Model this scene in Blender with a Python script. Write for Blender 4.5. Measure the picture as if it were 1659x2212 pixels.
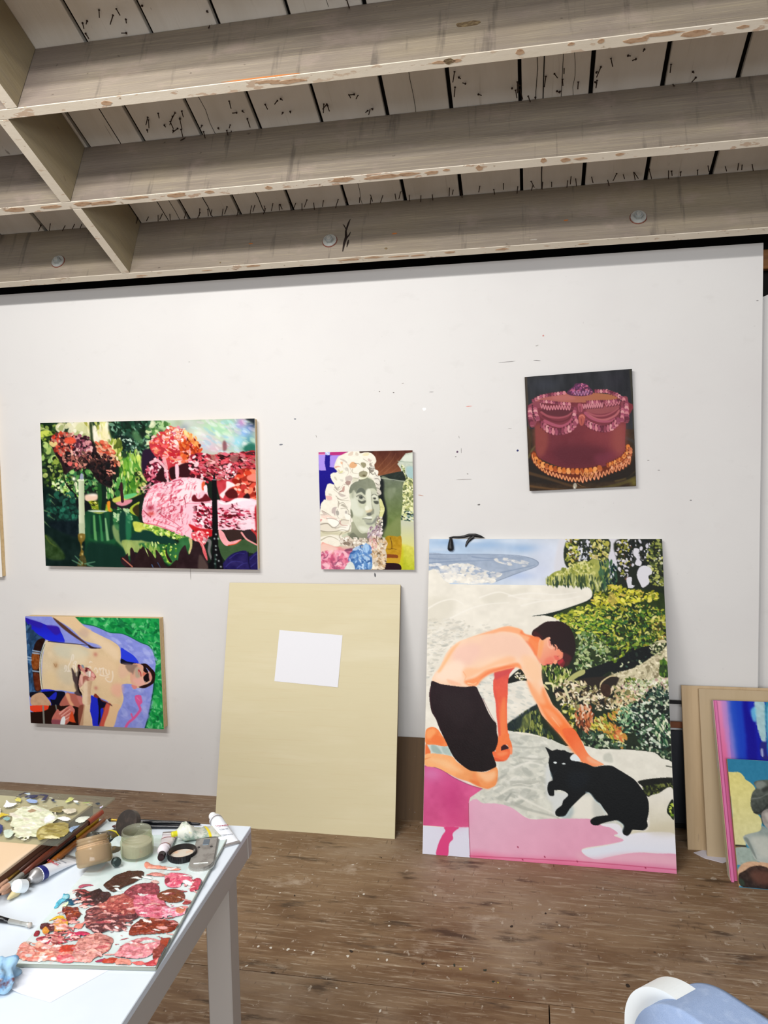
import bpy, bmesh, math, random
import numpy as np
from mathutils import Vector, Matrix, Euler
random.seed(7)
C = bpy.context.scene.collection
for o in list(bpy.data.objects): bpy.data.objects.remove(o)
scn = bpy.context.scene
# ---------------------------------------------------------------- camera
CAM = Vector((0, -3.165, 1.5))
cd = bpy.data.cameras.new('camera'); cam = bpy.data.objects.new('camera', cd); C.objects.link(cam)
cd.sensor_fit = 'VERTICAL'; cd.sensor_height = 36; cd.lens = 26.7499; cd.clip_start = .02
R3 = Vector((0.981952, 0.188154, -0.019194)); U3 = Vector((0.006691, 0.066860, 0.997740)); F3 = Vector((-0.189012, 0.979861, -0.064395))
cam.matrix_world = Matrix.Translation(CAM) @ Matrix((R3, U3, -F3)).transposed().to_4x4()
scn.camera = cam
# ---------------------------------------------------------------- world, lamps, exposure
scn.view_settings.view_transform = 'Standard'; scn.view_settings.look = 'None'
scn.view_settings.gamma = 1; scn.view_settings.use_curve_mapping = False
scn.view_settings.exposure = .27
w = bpy.data.worlds.new('studio_world'); scn.world = w; w.use_nodes = True
bg = w.node_tree.nodes['Background']; bg.inputs[0].default_value = (.90, .93, 1, 1); bg.inputs[1].default_value = .24
def area(name, loc, target, sx, sy, power, col):
    l = bpy.data.lights.new(name, 'AREA'); l.shape = 'RECTANGLE'; l.size = sx; l.size_y = sy; l.energy = power; l.color = col
    o = bpy.data.objects.new(name, l); C.objects.link(o); o.location = loc
    o.rotation_euler = (Vector(target) - Vector(loc)).to_track_quat('-Z', 'Y').to_euler(); return o
# fluorescent rows hung under the sloping roof, and the daylight from the window behind the camera
area('lamp_row_far', (-1.55, -3.94, 3.38), (-1.3, -.2, .6), 2.2, .14, 76, (1, .975, .95))
area('lamp_row_near', (-1.45, -2.2, 2.84), (-1.1, -.9, 1.0), 1.2, .12, 22, (1, .975, .95))
area('window_light', (.5, -5.8, 1.9), (-1.0, -.5, .7), 2.4, 1.3, 98, (.95, .975, 1))
# ---------------------------------------------------------------- helpers
def lin(h):
    return [((c / 12.92) if c <= .04045 else ((c + .055) / 1.055) ** 2.4) for c in (int(h[i:i + 2], 16) / 255 for i in (0, 2, 4))] + [1]
def mat(name, col, rough=.6, metal=0, layers=(), bump=0, bs=(40, 40, 40), rnd=0, spec=.5, trans=0, coat=0, ior=1.45):
    """principled material; each layer = (kind, (sx,sy,sz), colour, lo, hi, amount[, detail]) lays a colour where the pattern passes lo..hi"""
    m = bpy.data.materials.new(name); m.use_nodes = True; nt = m.node_tree; N = nt.nodes; L = nt.links
    b = N['Principled BSDF']; b.inputs['Base Color'].default_value = lin(col); b.inputs['Roughness'].default_value = rough
    b.inputs['Metallic'].default_value = metal; b.inputs['Specular IOR Level'].default_value = spec; b.inputs['Transmission Weight'].default_value = trans
    b.inputs['Coat Weight'].default_value = coat; b.inputs['IOR'].default_value = ior
    if layers or bump:
        tc = N.new('ShaderNodeTexCoord'); co = tc.outputs['Object']
        if rnd:
            oi = N.new('ShaderNodeObjectInfo'); mu = N.new('ShaderNodeMath'); mu.operation = 'MULTIPLY'; mu.inputs[1].default_value = rnd; L.new(oi.outputs['Random'], mu.inputs[0])
            ad = N.new('ShaderNodeVectorMath'); ad.operation = 'ADD'; L.new(co, ad.inputs[0]); L.new(mu.outputs[0], ad.inputs[1]); co = ad.outputs[0]
    def tex(kind, s, det=4):
        mp = N.new('ShaderNodeMapping'); mp.inputs['Scale'].default_value = s; L.new(co, mp.inputs[0])
        if kind == 'voronoi':
            t = N.new('ShaderNodeTexVoronoi'); t.inputs['Scale'].default_value = 1; L.new(mp.outputs[0], t.inputs['Vector']); return t.outputs['Distance']
        if kind == 'wave':
            t = N.new('ShaderNodeTexWave'); t.inputs['Scale'].default_value = 1; t.inputs['Distortion'].default_value = 9; t.inputs['Detail'].default_value = 3; t.inputs['Detail Scale'].default_value = .6
            L.new(mp.outputs[0], t.inputs['Vector']); return t.outputs['Fac']
        t = N.new('ShaderNodeTexNoise'); t.inputs['Scale'].default_value = 1; t.inputs['Detail'].default_value = det; t.inputs['Roughness'].default_value = .6; L.new(mp.outputs[0], t.inputs['Vector']); return t.outputs['Fac']
    cur = None
    for l in layers:
        f = tex(l[0], l[1], l[6] if len(l) > 6 else 4); r = N.new('ShaderNodeMapRange'); r.inputs[1].default_value = l[3]; r.inputs[2].default_value = l[4]; r.inputs[3].default_value = 0; r.inputs[4].default_value = l[5]; L.new(f, r.inputs[0])
        x = N.new('ShaderNodeMix'); x.data_type = 'RGBA'; L.new(r.outputs[0], x.inputs[0]); x.inputs[7].default_value = lin(l[2])
        if cur is None: x.inputs[6].default_value = lin(col)
        else: L.new(cur, x.inputs[6])
        cur = x.outputs[2]
    if cur is not None: L.new(cur, b.inputs['Base Color'])
    if bump:
        f = tex('noise', bs, 6); bn = N.new('ShaderNodeBump'); bn.inputs['Strength'].default_value = bump; bn.inputs['Distance'].default_value = .004; L.new(f, bn.inputs['Height']); L.new(bn.outputs[0], b.inputs['Normal'])
    return m
def paint_mat(name, rough=.45, bump=.12, sp=.12):
    m = mat(name, '808080', rough, bump=bump, bs=(140, 140, 140), spec=sp); nt = m.node_tree
    a = nt.nodes.new('ShaderNodeAttribute'); a.attribute_name = 'pigment'; nt.links.new(a.outputs['Color'], nt.nodes['Principled BSDF'].inputs['Base Color']); return m
MT = {}
def col_mat(h, rough=.4, **k):
    q = 'plain_%s_%s' % (h, int(rough * 10))
    if q not in MT: MT[q] = mat(q, h, rough, **k)
    return MT[q]
def tag(o, label=None, cat=None, group=None, kind=None):
    for k, v in (('label', label), ('category', cat), ('group', group), ('kind', kind)):
        if v: o[k] = v
    return o
def empty(name, loc=(0, 0, 0), rot=(0, 0, 0), label=None, cat=None, group=None, kind=None):
    o = bpy.data.objects.new(name, None); o.empty_display_size = .05; C.objects.link(o); o.location = loc; o.rotation_euler = rot; return tag(o, label, cat, group, kind)
def mesh(name, bm, m, parent=None, loc=(0, 0, 0), rot=(0, 0, 0), smooth=False):
    me = bpy.data.meshes.new(name); bmesh.ops.recalc_face_normals(bm, faces=bm.faces); bm.to_mesh(me); bm.free()
    for x in (m if isinstance(m, (list, tuple)) else [m]): me.materials.append(x)
    if smooth:
        for p in me.polygons: p.use_smooth = True
    return inst(name, me, parent, loc, rot)
def inst(name, me, parent=None, loc=(0, 0, 0), rot=(0, 0, 0)):
    o = bpy.data.objects.new(name, me); C.objects.link(o); o.location = loc; o.rotation_euler = rot
    if parent is not None: o.parent = parent
    return o
def box(x0, x1, y0, y1, z0, z1, bev=0, bm=None, seg=1):
    bm = bm or bmesh.new(); r = bmesh.ops.create_cube(bm, size=1); vs = r['verts']
    for v in vs: v.co = Vector((x0 + (v.co.x + .5) * (x1 - x0), y0 + (v.co.y + .5) * (y1 - y0), z0 + (v.co.z + .5) * (z1 - z0)))
    if bev: bmesh.ops.bevel(bm, geom=list({e for v in vs for e in v.link_edges}), offset=bev, segments=seg, affect='EDGES', profile=.5)
    return bm
def lathe(prof, n=24, axis='z', bm=None, mtx=None):
    bm = bm or bmesh.new(); rings = []
    for r, z in prof:
        if r < 1e-6: rings.append([bm.verts.new((0, 0, z))]); continue
        rings.append([bm.verts.new((r * math.cos(2 * math.pi * i / n), r * math.sin(2 * math.pi * i / n), z)) for i in range(n)])
    for a, b in zip(rings, rings[1:]):
        for i in range(n):
            q = [a[i % len(a)], a[(i + 1) % len(a)], b[(i + 1) % len(b)], b[i % len(b)]]; q = list(dict.fromkeys(q))
            if len(q) > 2: bm.faces.new(q)
    if axis == 'x': bmesh.ops.transform(bm, matrix=Matrix.Rotation(math.pi / 2, 4, 'Y'), verts=bm.verts)
    if mtx: bmesh.ops.transform(bm, matrix=mtx, verts=bm.verts)
    return bm
def tube(pts, r, n=8, bm=None, r2=None):
    bm = bm or bmesh.new(); P = [Vector(p) for p in pts]; rings = []
    for i, p in enumerate(P):
        d = (P[min(i + 1, len(P) - 1)] - P[max(i - 1, 0)]).normalized(); u = d.orthogonal().normalized() if i == 0 else (rings_u - d * rings_u.dot(d)).normalized(); rings_u = u; v = d.cross(u)
        q = r if r2 is None else r + (r2 - r) * i / (len(P) - 1)
        if isinstance(r, (list, tuple)): q = r[i]
        rings.append([bm.verts.new(p + (u * math.cos(2 * math.pi * k / n) + v * math.sin(2 * math.pi * k / n)) * q) for k in range(n)])
    for a, b in zip(rings, rings[1:]):
        for k in range(n): bm.faces.new((a[k], a[(k + 1) % n], b[(k + 1) % n], b[k]))
    bm.faces.new(rings[0][::-1]); bm.faces.new(rings[-1]); return bm
def slab(outline, t, axis='z', bm=None):
    """flat outline (list of 2-D points) given thickness t"""
    bm = bm or bmesh.new(); f = (lambda p, h: (p[0], p[1], h)) if axis == 'z' else (lambda p, h: (p[0], h, p[1]))
    a = [bm.verts.new(f(p, 0)) for p in outline]; b = [bm.verts.new(f(p, t)) for p in outline]; n = len(a)
    bm.faces.new(a[::-1]); bm.faces.new(b)
    for i in range(n): bm.faces.new((a[i], a[(i + 1) % n], b[(i + 1) % n], b[i]))
    return bm
def text(name, s, size, m, parent, loc, rot=(0, 0, 0), ext=.0002, shear=0):
    cu = bpy.data.curves.new(name, 'FONT'); cu.body = s; cu.size = size; cu.extrude = ext; cu.align_x = 'CENTER'; cu.align_y = 'CENTER'; cu.shear = shear; cu.resolution_u = 3
    t = bpy.data.objects.new(name, cu); C.objects.link(t); bpy.context.view_layer.update()
    me = bpy.data.meshes.new_from_object(t); me.name = name; bpy.data.objects.remove(t); me.materials.clear(); me.materials.append(m); return inst(name, me, parent, loc, rot)
def art_mesh(name, col, w, h, m, parent, y=-.0008, alpha=None, flat=False, height=None, loc=(0, 0, 0)):
    """a dense pigment grid w x h metres: upright (x,z) facing -y, or flat (x,y) facing +z"""
    H, W = col.shape[:2]; X, Y = np.meshgrid(np.linspace(-w / 2, w / 2, W), np.linspace(h, 0, H)); co = np.zeros((H * W, 3), np.float32); co[:, 0] = X.ravel()
    if flat:
        co[:, 1] = Y.ravel(); co[:, 2] = height.ravel() if height is not None else 0
    else: co[:, 2] = Y.ravel(); co[:, 1] = y
    i = np.arange((H - 1) * W).reshape(H - 1, W)[:, :-1].ravel(); q = np.stack([i, i + W, i + W + 1, i + 1], 1)
    if alpha is not None:
        k = alpha > .5; kk = (k[:-1, :-1] & k[1:, :-1] & k[:-1, 1:] & k[1:, 1:]).ravel(); q = q[kk]
    used = np.zeros(H * W, bool); used[q.ravel()] = True; idx = np.cumsum(used) - 1; q = idx[q]; co = co[used]; c = col.reshape(-1, 3)[used]
    me = bpy.data.meshes.new(name); me.vertices.add(len(co)); me.vertices.foreach_set('co', co.ravel()); me.loops.add(q.size); me.loops.foreach_set('vertex_index', q.ravel().astype(np.int32))
    me.polygons.add(len(q)); me.polygons.foreach_set('loop_start', np.arange(0, q.size, 4, dtype=np.int32)); me.update(calc_edges=True)
    c = c ** 1.07; c = np.where(c <= .04045, c / 12.92, ((c + .055) / 1.055) ** 2.4); at = me.color_attributes.new('pigment', 'FLOAT_COLOR', 'POINT'); at.data.foreach_set('color', np.c_[c, np.ones(len(c))].astype(np.float32).ravel())
    me.materials.append(m); me.update()
    if flat: me.polygons.foreach_set('use_smooth', np.ones(len(q), bool))
    return inst(name, me, parent, loc)

# ---------------------------------------------------------------- materials of the room
WALL = mat('white_wall_paint', 'dbd9d6', .6, layers=[('noise', (1.2, 1, 1.5), 'd1cdcb', .45, .75, .5), ('noise', (60, 60, 60), 'bdbab6', .68, .74, .5), ('noise', (9, 9, 14), 'c8c5c1', .6, .8, .35)], bump=.05, bs=(150, 150, 150))
DARK = mat('dark_void_wood', '15120f', .9)
JOIST = mat('weathered_joist_wood', '8c8173', .74, layers=[('noise', (1.3, 6, 30), '766b5e', .42, .66, .6), ('noise', (.9, 5, 5), '95886f', .5, .72, .7), ('noise', (5, 14, 190), 'a2967f', .52, .68, .6), ('noise', (1.6, 3, 1.2), '786b66', .5, .7, .6), ('noise', (26, 4, 2.4), '585048', .6, .7, .6), ('noise', (7, 3, 9), 'a08f84', .56, .7, .55, 8), ('noise', (30, 40, 40), '4c4036', .7, .76, .7)], bump=.5, bs=(8, 60, 260), rnd=9)
EDGE = mat('flaking_cream_edge_paint', 'ded5c4', .6, layers=[('noise', (14, 40, 40), 'b89a80', .6, .63, .85), ('noise', (30, 50, 50), '8a7258', .66, .69, .8), ('noise', (2, 8, 8), 'cfc4ae', .4, .7, .6)], bump=.14, bs=(50, 90, 90), rnd=9)
BOARD = mat('limewashed_roof_board', 'eae7df', .75, layers=[('noise', (5, 1.2, 3), 'd6d1c5', .42, .7, .8), ('noise', (70, 2.2, 10), 'aaa292', .64, .78, .5), ('noise', (26, 9, 20), '6b5f50', .69, .74, .55), ('noise', (90, 1.6, 10), '3a2c22', .735, .765, .9), ('noise', (11, 7, 9), '8c8068', .7, .8, .45)], bump=.3, bs=(90, 6, 90), rnd=37)
NAIL = mat('rusty_nail_iron', '3c2a20', .7, .5)
FLOOR = mat('worn_plywood_floor', '866b50', .5, layers=[('noise', (1.3, 2.4, 1), '66492f', .42, .6, .85), ('noise', (1.5, 2, 1), 'a38f7a', .53, .68, .8, 9), ('noise', (4, 30, 1), '93795c', .46, .64, .6, 8), ('noise', (7, 90, 1), 'ac9981', .54, .66, .65, 8), ('noise', (5, 20, 1), '3e2b1c', .58, .68, .85, 8), ('noise', (16, 150, 1), 'c6b8a5', .61, .69, .7, 8), ('noise', (6, 8, 1), 'bcab98', .62, .71, .7, 12), ('noise', (40, 24, 1), 'c0b3a2', .64, .7, .7, 10), ('noise', (90, 20, 1), '4c3725', .64, .71, .65), ('noise', (24, 60, 1), 'd0c6b6', .7, .73, .7, 10), ('noise', (150, 14, 1), 'c9bcaa', .72, .75, .6), ('voronoi', (23, 29, 16), 'ddd8cc', .06, .03, .8), ('voronoi', (9, 8, 9), '3a2a20', .05, .02, .7)], bump=.35, bs=(40, 110, 30), rnd=21)
FDARK = mat('floor_joint_dark', '2c2019', .9)
# ---------------------------------------------------------------- the room
fl = mesh('floor', box(-4.3, 3.6, -6.2, .2, -.06, -.018), FDARK); tag(fl, kind='structure')
for (x0, x1, y0, y1) in [(-4.3, -3.62, -1.11, .2), (-3.617, -1.18, -1.11, .2), (-1.177, 1.26, -1.11, .2), (1.263, 3.6, -1.11, .2), (-4.3, -2.4, -2.33, -1.113), (-2.397, .04, -2.33, -1.113), (.043, 2.48, -2.33, -1.113), (2.483, 3.6, -2.33, -1.113),
                         (-4.3, -1.18, -3.55, -2.333), (-1.177, 1.26, -3.55, -2.333), (1.263, 3.6, -3.55, -2.333), (-4.3, .04, -6.2, -3.553), (.043, 3.6, -6.2, -3.553)]:
    mesh('plywood_panel', box(x0, x1, y0, y1, -.018, 0, .0012), FLOOR, fl)
CHW = mat('dried_white_paint_chip', 'd6d0c4', .6); CHD = mat('dark_floor_stain', '2e2118', .7); CHR = mat('dried_red_paint_chip', '8a2c24', .6); CHG = mat('dried_green_black_paint', '2c3428', .6); CHY = mat('dried_yellow_paint_chip', 'b8a436', .6)
for i in range(78):
    m_ = CHW if i < 58 else (CHD if i < 70 else [CHR, CHG, CHG, CHY][i % 4]); x = random.choice((random.uniform(-1.7, 1.1), random.gauss(-.85, .35))); y = random.choice((random.uniform(-1.35, -.4), random.gauss(-.6, .3), random.uniform(-.4, -.02) if x < -.95 else -1.0))
    if y > -.38 and x > -1.32: y = -.45 - random.random() * .3
    if i >= 70: x, y = random.gauss(-.1, .12), random.gauss(-1.06, .05)
    r_ = random.uniform(.002, .0075) * (1.3 if i > 57 else 1); k_ = random.uniform(.35, 1)
    mesh('floor_paint_chip', slab([(r_ * random.uniform(.5, 1.2) * math.cos(2 * math.pi * j / 7), r_ * k_ * random.uniform(.5, 1.2) * math.sin(2 * math.pi * j / 7)) for j in range(7)], .0006), m_, fl, (x, y, 0), (0, 0, random.uniform(0, 3)))
# white display wall with its paint specks, and the darker bay on its right
wb = mesh('wall_back', box(-4.3, .874, 0, .03, .0, 2.305), WALL); tag(wb, kind='structure')
wr = mesh('wall_right', slab([(.866, .0), (2.6, .0), (2.6, 2.13), (1.2, 2.125), (.93, 2.128), (.905, 2.118), (.866, 2.103)], .02, 'y'), WALL, loc=(0, .0385, 0)); tag(wr, kind='structure')
tr = mesh('trim_1', box(.864, .888, .0305, .038, 0, 2.1, .001), WALL); tag(tr, kind='structure')
vd = mesh('wall_dark_backing', box(-4.3, 3.6, .22, .26, -.02, 2.6), DARK); tag(vd, kind='structure')  # dark backing added behind the gaps to block world light
ww = mesh('trim_2', box(.872, 1.5, .12, .16, 2.235, 2.31, .003), mat('orange_timber', 'a06a34', .6, layers=[('noise', (3, 30, 40), '6e4420', .45, .7, .7)])); tag(ww, kind='structure')
def mark(x, z, w, h, col, rot=0, n=7):
    k = 'wall_mark_' + col
    if k not in MT: MT[k] = mat(k, col, .6)
    bm = slab([(w / 2 * math.cos(2 * math.pi * i / n) * random.uniform(.7, 1.1), h / 2 * math.sin(2 * math.pi * i / n) * random.uniform(.7, 1.1)) for i in range(n)], .0006, 'y')
    mesh('paint_mark', bm, MT[k], wb, (x, -.0006, z), (0, -rot, 0))
for a in [(-.993, 1.696, .012, .006, '6b7078', 0), (-1.059, 1.588, .022, .007, '777a82', .1), (-.296, 1.54, .009, .011, '5a3a58', 0), (-.05, 1.54, .01, .011, '1c2464', 0), (.055, 1.998, .009, .008, 'c98a84', 0), (-.245, 1.726, .028, .004, 'dd9c92', .05),
          (-.655, 1.022, .008, .022, '5c5c60', .1), (-.56, 1.793, .009, .005, '6c6462', 0), (-.432, 1.72, .02, .016, 'f4f4f2', 0), (-.452, 1.361, .03, .0025, 'b0683c', -.2), (-.09, 1.9, .075, .0022, '6e6a68', .06), (.03, 1.9, .03, .004, '8c8a88', -.1),
          (-.27, 1.425, .085, .002, '7c706c', .03), (-.28, 1.545, .002, .03, '84807c', 0), (-.288, 1.6, .002, .015, '8c8884', .2), (-.4, 1.79, .022, .0016, '5c5856', 0), (-.255, 1.448, .008, .006, '9c9894', 0), (-.303, 1.52, .008, .004, '7c7874', .3),
          (-1.5, 1.02, .004, .06, 'a8a4a0', 0), (-.21, 1.32, .012, .008, '7c7876', .2), (.03, 1.96, .015, .006, 'b8b4b0', .3), (-1.47, 1.96, .01, .003, 'a4a09c', 0), (.5, 1.45, .012, .005, 'b0acaa', 0), (.62, 1.33, .01, .006, '9c9a98', 0),
          (-.62, 1.8, .006, .004, '8c8680', 0), (-.9, 1.62, .003, .014, 'a09c98', .3), (.46, 1.49, .01, .004, '9c9894', 0), (-.52, 1.83, .012, .003, 'a49c96', .2), (.855, 2.09, .012, .004, '8a8684', 0), (-.08, 1.63, .02, .003, 'b4b0ac', 0)]:
    mark(*a)
# sloping roof: s runs up the slope towards the camera, n is the height above the camera square to the slope
TH = .433; SD = Vector((0, -math.cos(TH), math.sin(TH))); ND = Vector((0, math.sin(TH), math.cos(TH)))
def rp(x, s, n): return CAM + Vector((x, 0, 0)) + SD * s + ND * n
RR = (-TH, 0, 0); N0, N1 = 1.990, 2.254
ce = mesh('ceiling', box(-4.3, 3.6, -2.72, 3.0, 0, .02), DARK, None, rp(0, 0, N1 + .03), RR); tag(ce, kind='structure')
def rl(x, s, n): return (x, -s, n - (N1 + .03))          # place on the ceiling, in its own axes
def roofmesh(name, bm, m, x, s, n, rot=(0, 0, 0), smooth=False): return mesh(name, bm, m, ce, rl(x, s, n), rot, smooth)
seams = [-4.2 + .234 * i for i in range(11)] + [-1.645, -1.418, -1.187, -.957, -.726, -.487, -.26, -.025, .206, .438, .67] + [.904 + .234 * i for i in range(11)]
for a, b in zip(seams, seams[1:]):
    g = random.uniform(.0055, .0095); wd = b - a - 2 * g
    roofmesh('roof_board', box(-wd / 2, wd / 2, -2.9, 2.62, -.02, 0, .002), BOARD, (a + b) / 2, 0, N1 + .02 + random.uniform(0, .002))
for (x, l0, l1, t) in [(.052, -2.6, -1.5, .0035), (.03, -2.1, -1.5, .002), (-1.51, -2.4, -1.6, .003), (-1.46, -2.45, -2.0, .002), (-.385, -2.0, -1.6, .0014), (-1.08, -2.4, -2.0, .003), (.115, -2.0, -1.6, .0016), (-1.31, -2.4, -2.1, .0025), (-.66, -2.4, -2.02, .0014), (.15, -2.1, -1.8, .001), (-1.13, -2.2, -1.8, .0012), (-.6, -1.55, -1.3, .0012)]:
    bm = bmesh.new(); P = [((random.uniform(-.004, .004)), l0 + (l1 - l0) * i / 7) for i in range(8)]
    lo = [(-t / 2 + p[0], -p[1]) for p in P]; hi = [(t / 2 + p[0], -p[1]) for p in P][::-1]
    roofmesh('board_split', slab(lo + hi, .0012, 'z', bm), DARK, x, 0, N1 - .0008)
jb = box(-4.2, 3.5, 0, .036, 0, N1 - N0, .0015); 
for f in jb.faces: f.material_index = 1 if f.normal.z < -.9 else 0
jm = bpy.data.meshes.new('joist'); jb.normal_update()
for f in jb.faces: f.material_index = 1 if f.calc_center_median().z < .0012 else 0
jb.to_mesh(jm); jb.free(); jm.materials.append(JOIST); jm.materials.append(EDGE)
for s in [-1.556, -1.959] + [-1.152 + .405 * i for i in range(10)]: inst('joist', jm, ce, rl(0, s, N0))
ld = inst('ledger_beam', jm, ce, rl(0, -2.369, N0))
# ragged flakes, knots and gouges stay in relief on the joist edges
CHIP = mat('bare_wood_chip', 'b59678', .7, layers=[('noise', (40, 60, 60), '8a6444', .5, .7, .8)]); ORA = mat('fresh_split_orange', 'c0753c', .65); KN = mat('knot_dark', '5e4c36', .7, layers=[('noise', (60, 200, 200), '8c7a58', .45, .6, .8)])
def flake(x, s, n, w, h, m=CHIP, face='b', N=11):
    P = [(w / 2 * math.cos(2 * math.pi * i / N) * random.uniform(.6, 1.1), h / 2 * math.sin(2 * math.pi * i / N) * random.uniform(.6, 1.1)) for i in range(N)]
    if face == 'b': roofmesh('paint_flake', slab(P, .0008, 'z'), m, x, s, n - .0008)
    else: roofmesh('paint_flake', slab(P, .0008, 'y'), m, x, s + .0008, n)
for x, w in [(-.49, .16), (-.40, .08), (-.32, .05), (-.63, .09), (-.16, .03), (-.27, .025), (.05, .02), (.12, .04), (.17, .05), (-.9, .03), (-1.25, .1), (-1.4, .12), (-1.55, .14), (-1.62, .08), (-1.75, .12), (-1.9, .1), (.29, .03), (-1.12, .04)]: flake(x, -1.974 + random.uniform(-.006, .006), N0, w, random.uniform(.012, .026))
for x, w in [(-.77, .09), (-.7, .12), (-1.3, .05), (.36, .12), (.3, .08), (.45, .1), (.57, .04), (.12, .02), (-.02, .03), (.2, .02), (-.25, .05), (-.2, .03)]: flake(x, -1.572 + random.uniform(-.005, .008), N0, w, random.uniform(.01, .02))
for x, w in [(-1.1, .08), (-.7, .1), (-.6, .08), (-.5, .1), (-.42, .07), (-.3, .05), (-1.3, .05), (-.1, .06), (.2, .05), (-1.6, .06)]: flake(x, -2.385 + random.uniform(-.006, .006), N0, w, random.uniform(.006, .014))
flake(-.78, -1.556, N0 + .004, .26, .007, ORA, 'f'); flake(-.17, -1.556, N0 + .12, .085, .03, KN, 'f'); flake(-1.12, -2.369, N0 + .105, .02, .007, ORA, 'f'); flake(-.52, -2.369, N0 + .1, .02, .008, ORA, 'f'); flake(.14, -2.369, N0 + .1, .02, .006, ORA, 'f')
flake(-.22, -1.572, N0, .04, .02, KN); flake(-.55, -2.369, N0 + .03, .012, .01, KN, 'f'); flake(-1.24, -2.369, N0 + .02, .008, .008, KN, 'f'); flake(.02, -2.369, N0 + .02, .03, .008, mat('white_drip', 'd8d4c8', .6), 'b')
# dark drip stain on the ledger
bm = tube([(-.725, -.002, .03), (-.722, -.002, .07), (-.716, -.002, .1), (-.72, -.002, .13), (-.712, -.002, .17), (-.706, -.002, .19)], [.0015, .005, .006, .004, .004, .001], 6)
tube([(-.716, -.002, .09), (-.704, -.002, .11), (-.7, -.002, .125)], [.003, .003, .001], 5, bm); tube([(-.72, -.002, .14), (-.73, -.002, .16), (-.735, -.002, .165)], [.002, .002, .001], 5, bm); tube([(-.71, -.002, .05), (-.707, -.002, .07), (-.705, -.002, .085)], [.001, .004, .002], 5, bm)
for v in bm.verts: v.co.y = -.002 + (v.co.y + .002) * .25
roofmesh('tar_drip', bm, mat('dried_tar', '1d120e', .5), 0, -2.369, N0)
# blocking between the joists
BLK = mat('blocking_wood', '9a8d70', .7, layers=[('noise', (8, 4, 50), '948870', .4, .65, .8), ('noise', (20, 20, 30), '6f5f4a', .7, .76, .6)], bump=.3, bs=(30, 8, 120), rnd=5)
for x0, x1, sa, sb in [(-1.640, -1.600, -1.188, -1.555), (-1.700, -1.660, -1.593, -1.958), (-1.676, -1.640, -1.996, -2.368), (1.3, 1.34, -1.593, -1.958), (1.26, 1.30, -1.188, -1.555)]:
    bm = box(x0, x1, -sa, -sb, 0, N1 - N0 - .001, .0015)
    for f in bm.faces: f.material_index = 1 if f.calc_center_median().z < .0012 else 0
    o = roofmesh('blocking', bm, [BLK, EDGE], 0, 0, N0)
# bolts through the ledger
ZN = mat('zinc_plated_steel', 'c9ccc8', .4, .55, layers=[('noise', (80, 80, 80), '9a9c94', .5, .7, .6)]); RUST = mat('rust_ring', '6a3424', .8)
for bx in (-1.992, -.783, .401):
    bo = empty('hex_bolt', rl(bx, -2.369, N0 + .088)); bo.parent = ce
    def disc(name, r, y0, y1, m, n=24): return mesh(name, lathe([(0, 0), (r, 0), (r, y1 - y0), (0, y1 - y0)], n, mtx=Matrix.Translation((0, y0, 0)) @ Matrix.Rotation(-math.pi / 2, 4, 'X')), m, bo)
    disc('rust_ring', .0315, -.0012, 0, RUST); disc('washer', .0285, -.005, -.0012, ZN); disc('bolt_head', .0165, -.017, -.005, col_mat('8c8f8c', .4), 6); disc('stud', .009, -.022, -.015, ZN, 14)
# nails left poking through the boards
nb = lathe([(0, 0), (.0017, .002), (.0017, .036), (.0038, .037), (.003, .04), (0, .04)], 6); nm = bpy.data.meshes.new('nail'); nb.to_mesh(nm); nb.free(); nm.materials.append(NAIL)
def nail(x, s, tx=0, ty=0, k=1):
    o = inst('nail', nm, ce, rl(x, s, N1 - .034 * k), (tx, ty, 0)); o.scale = (1, 1, k); return o
x = -2.1
while x < .95:
    nail(x, -2.335 + random.uniform(-.012, .006), random.uniform(-.25, .25), random.uniform(-.2, .25), random.uniform(.75, 1.15))
    if random.random() < .3: nail(x + .012, -2.33, random.uniform(-.3, .3), random.uniform(-.5, .5), .9)
    x += random.uniform(.034, .066)
for x, s, n in [(-1.25, -1.9, 7), (-1.32, -1.86, 4), (-1.02, -1.88, 3), (-1.12, -1.93, 4), (-.85, -1.86, 3), (-.65, -1.87, 2), (-.55, -1.9, 3), (-.2, -1.86, 3), (-.03, -1.9, 5), (.06, -1.88, 4), (.2, -1.88, 3), (.3, -1.84, 2), (.5, -1.9, 2), (-1.33, -1.5, 3), (-1.22, -1.49, 2), (-.55, -1.53, 2), (-1.0, -1.52, 2)]:
    for _ in range(n + 2): nail(x + random.uniform(-.06, .06), s + random.uniform(-.05, .04), random.uniform(-.8, .8), random.uniform(-.6, .6), random.uniform(.5, .9))

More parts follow.
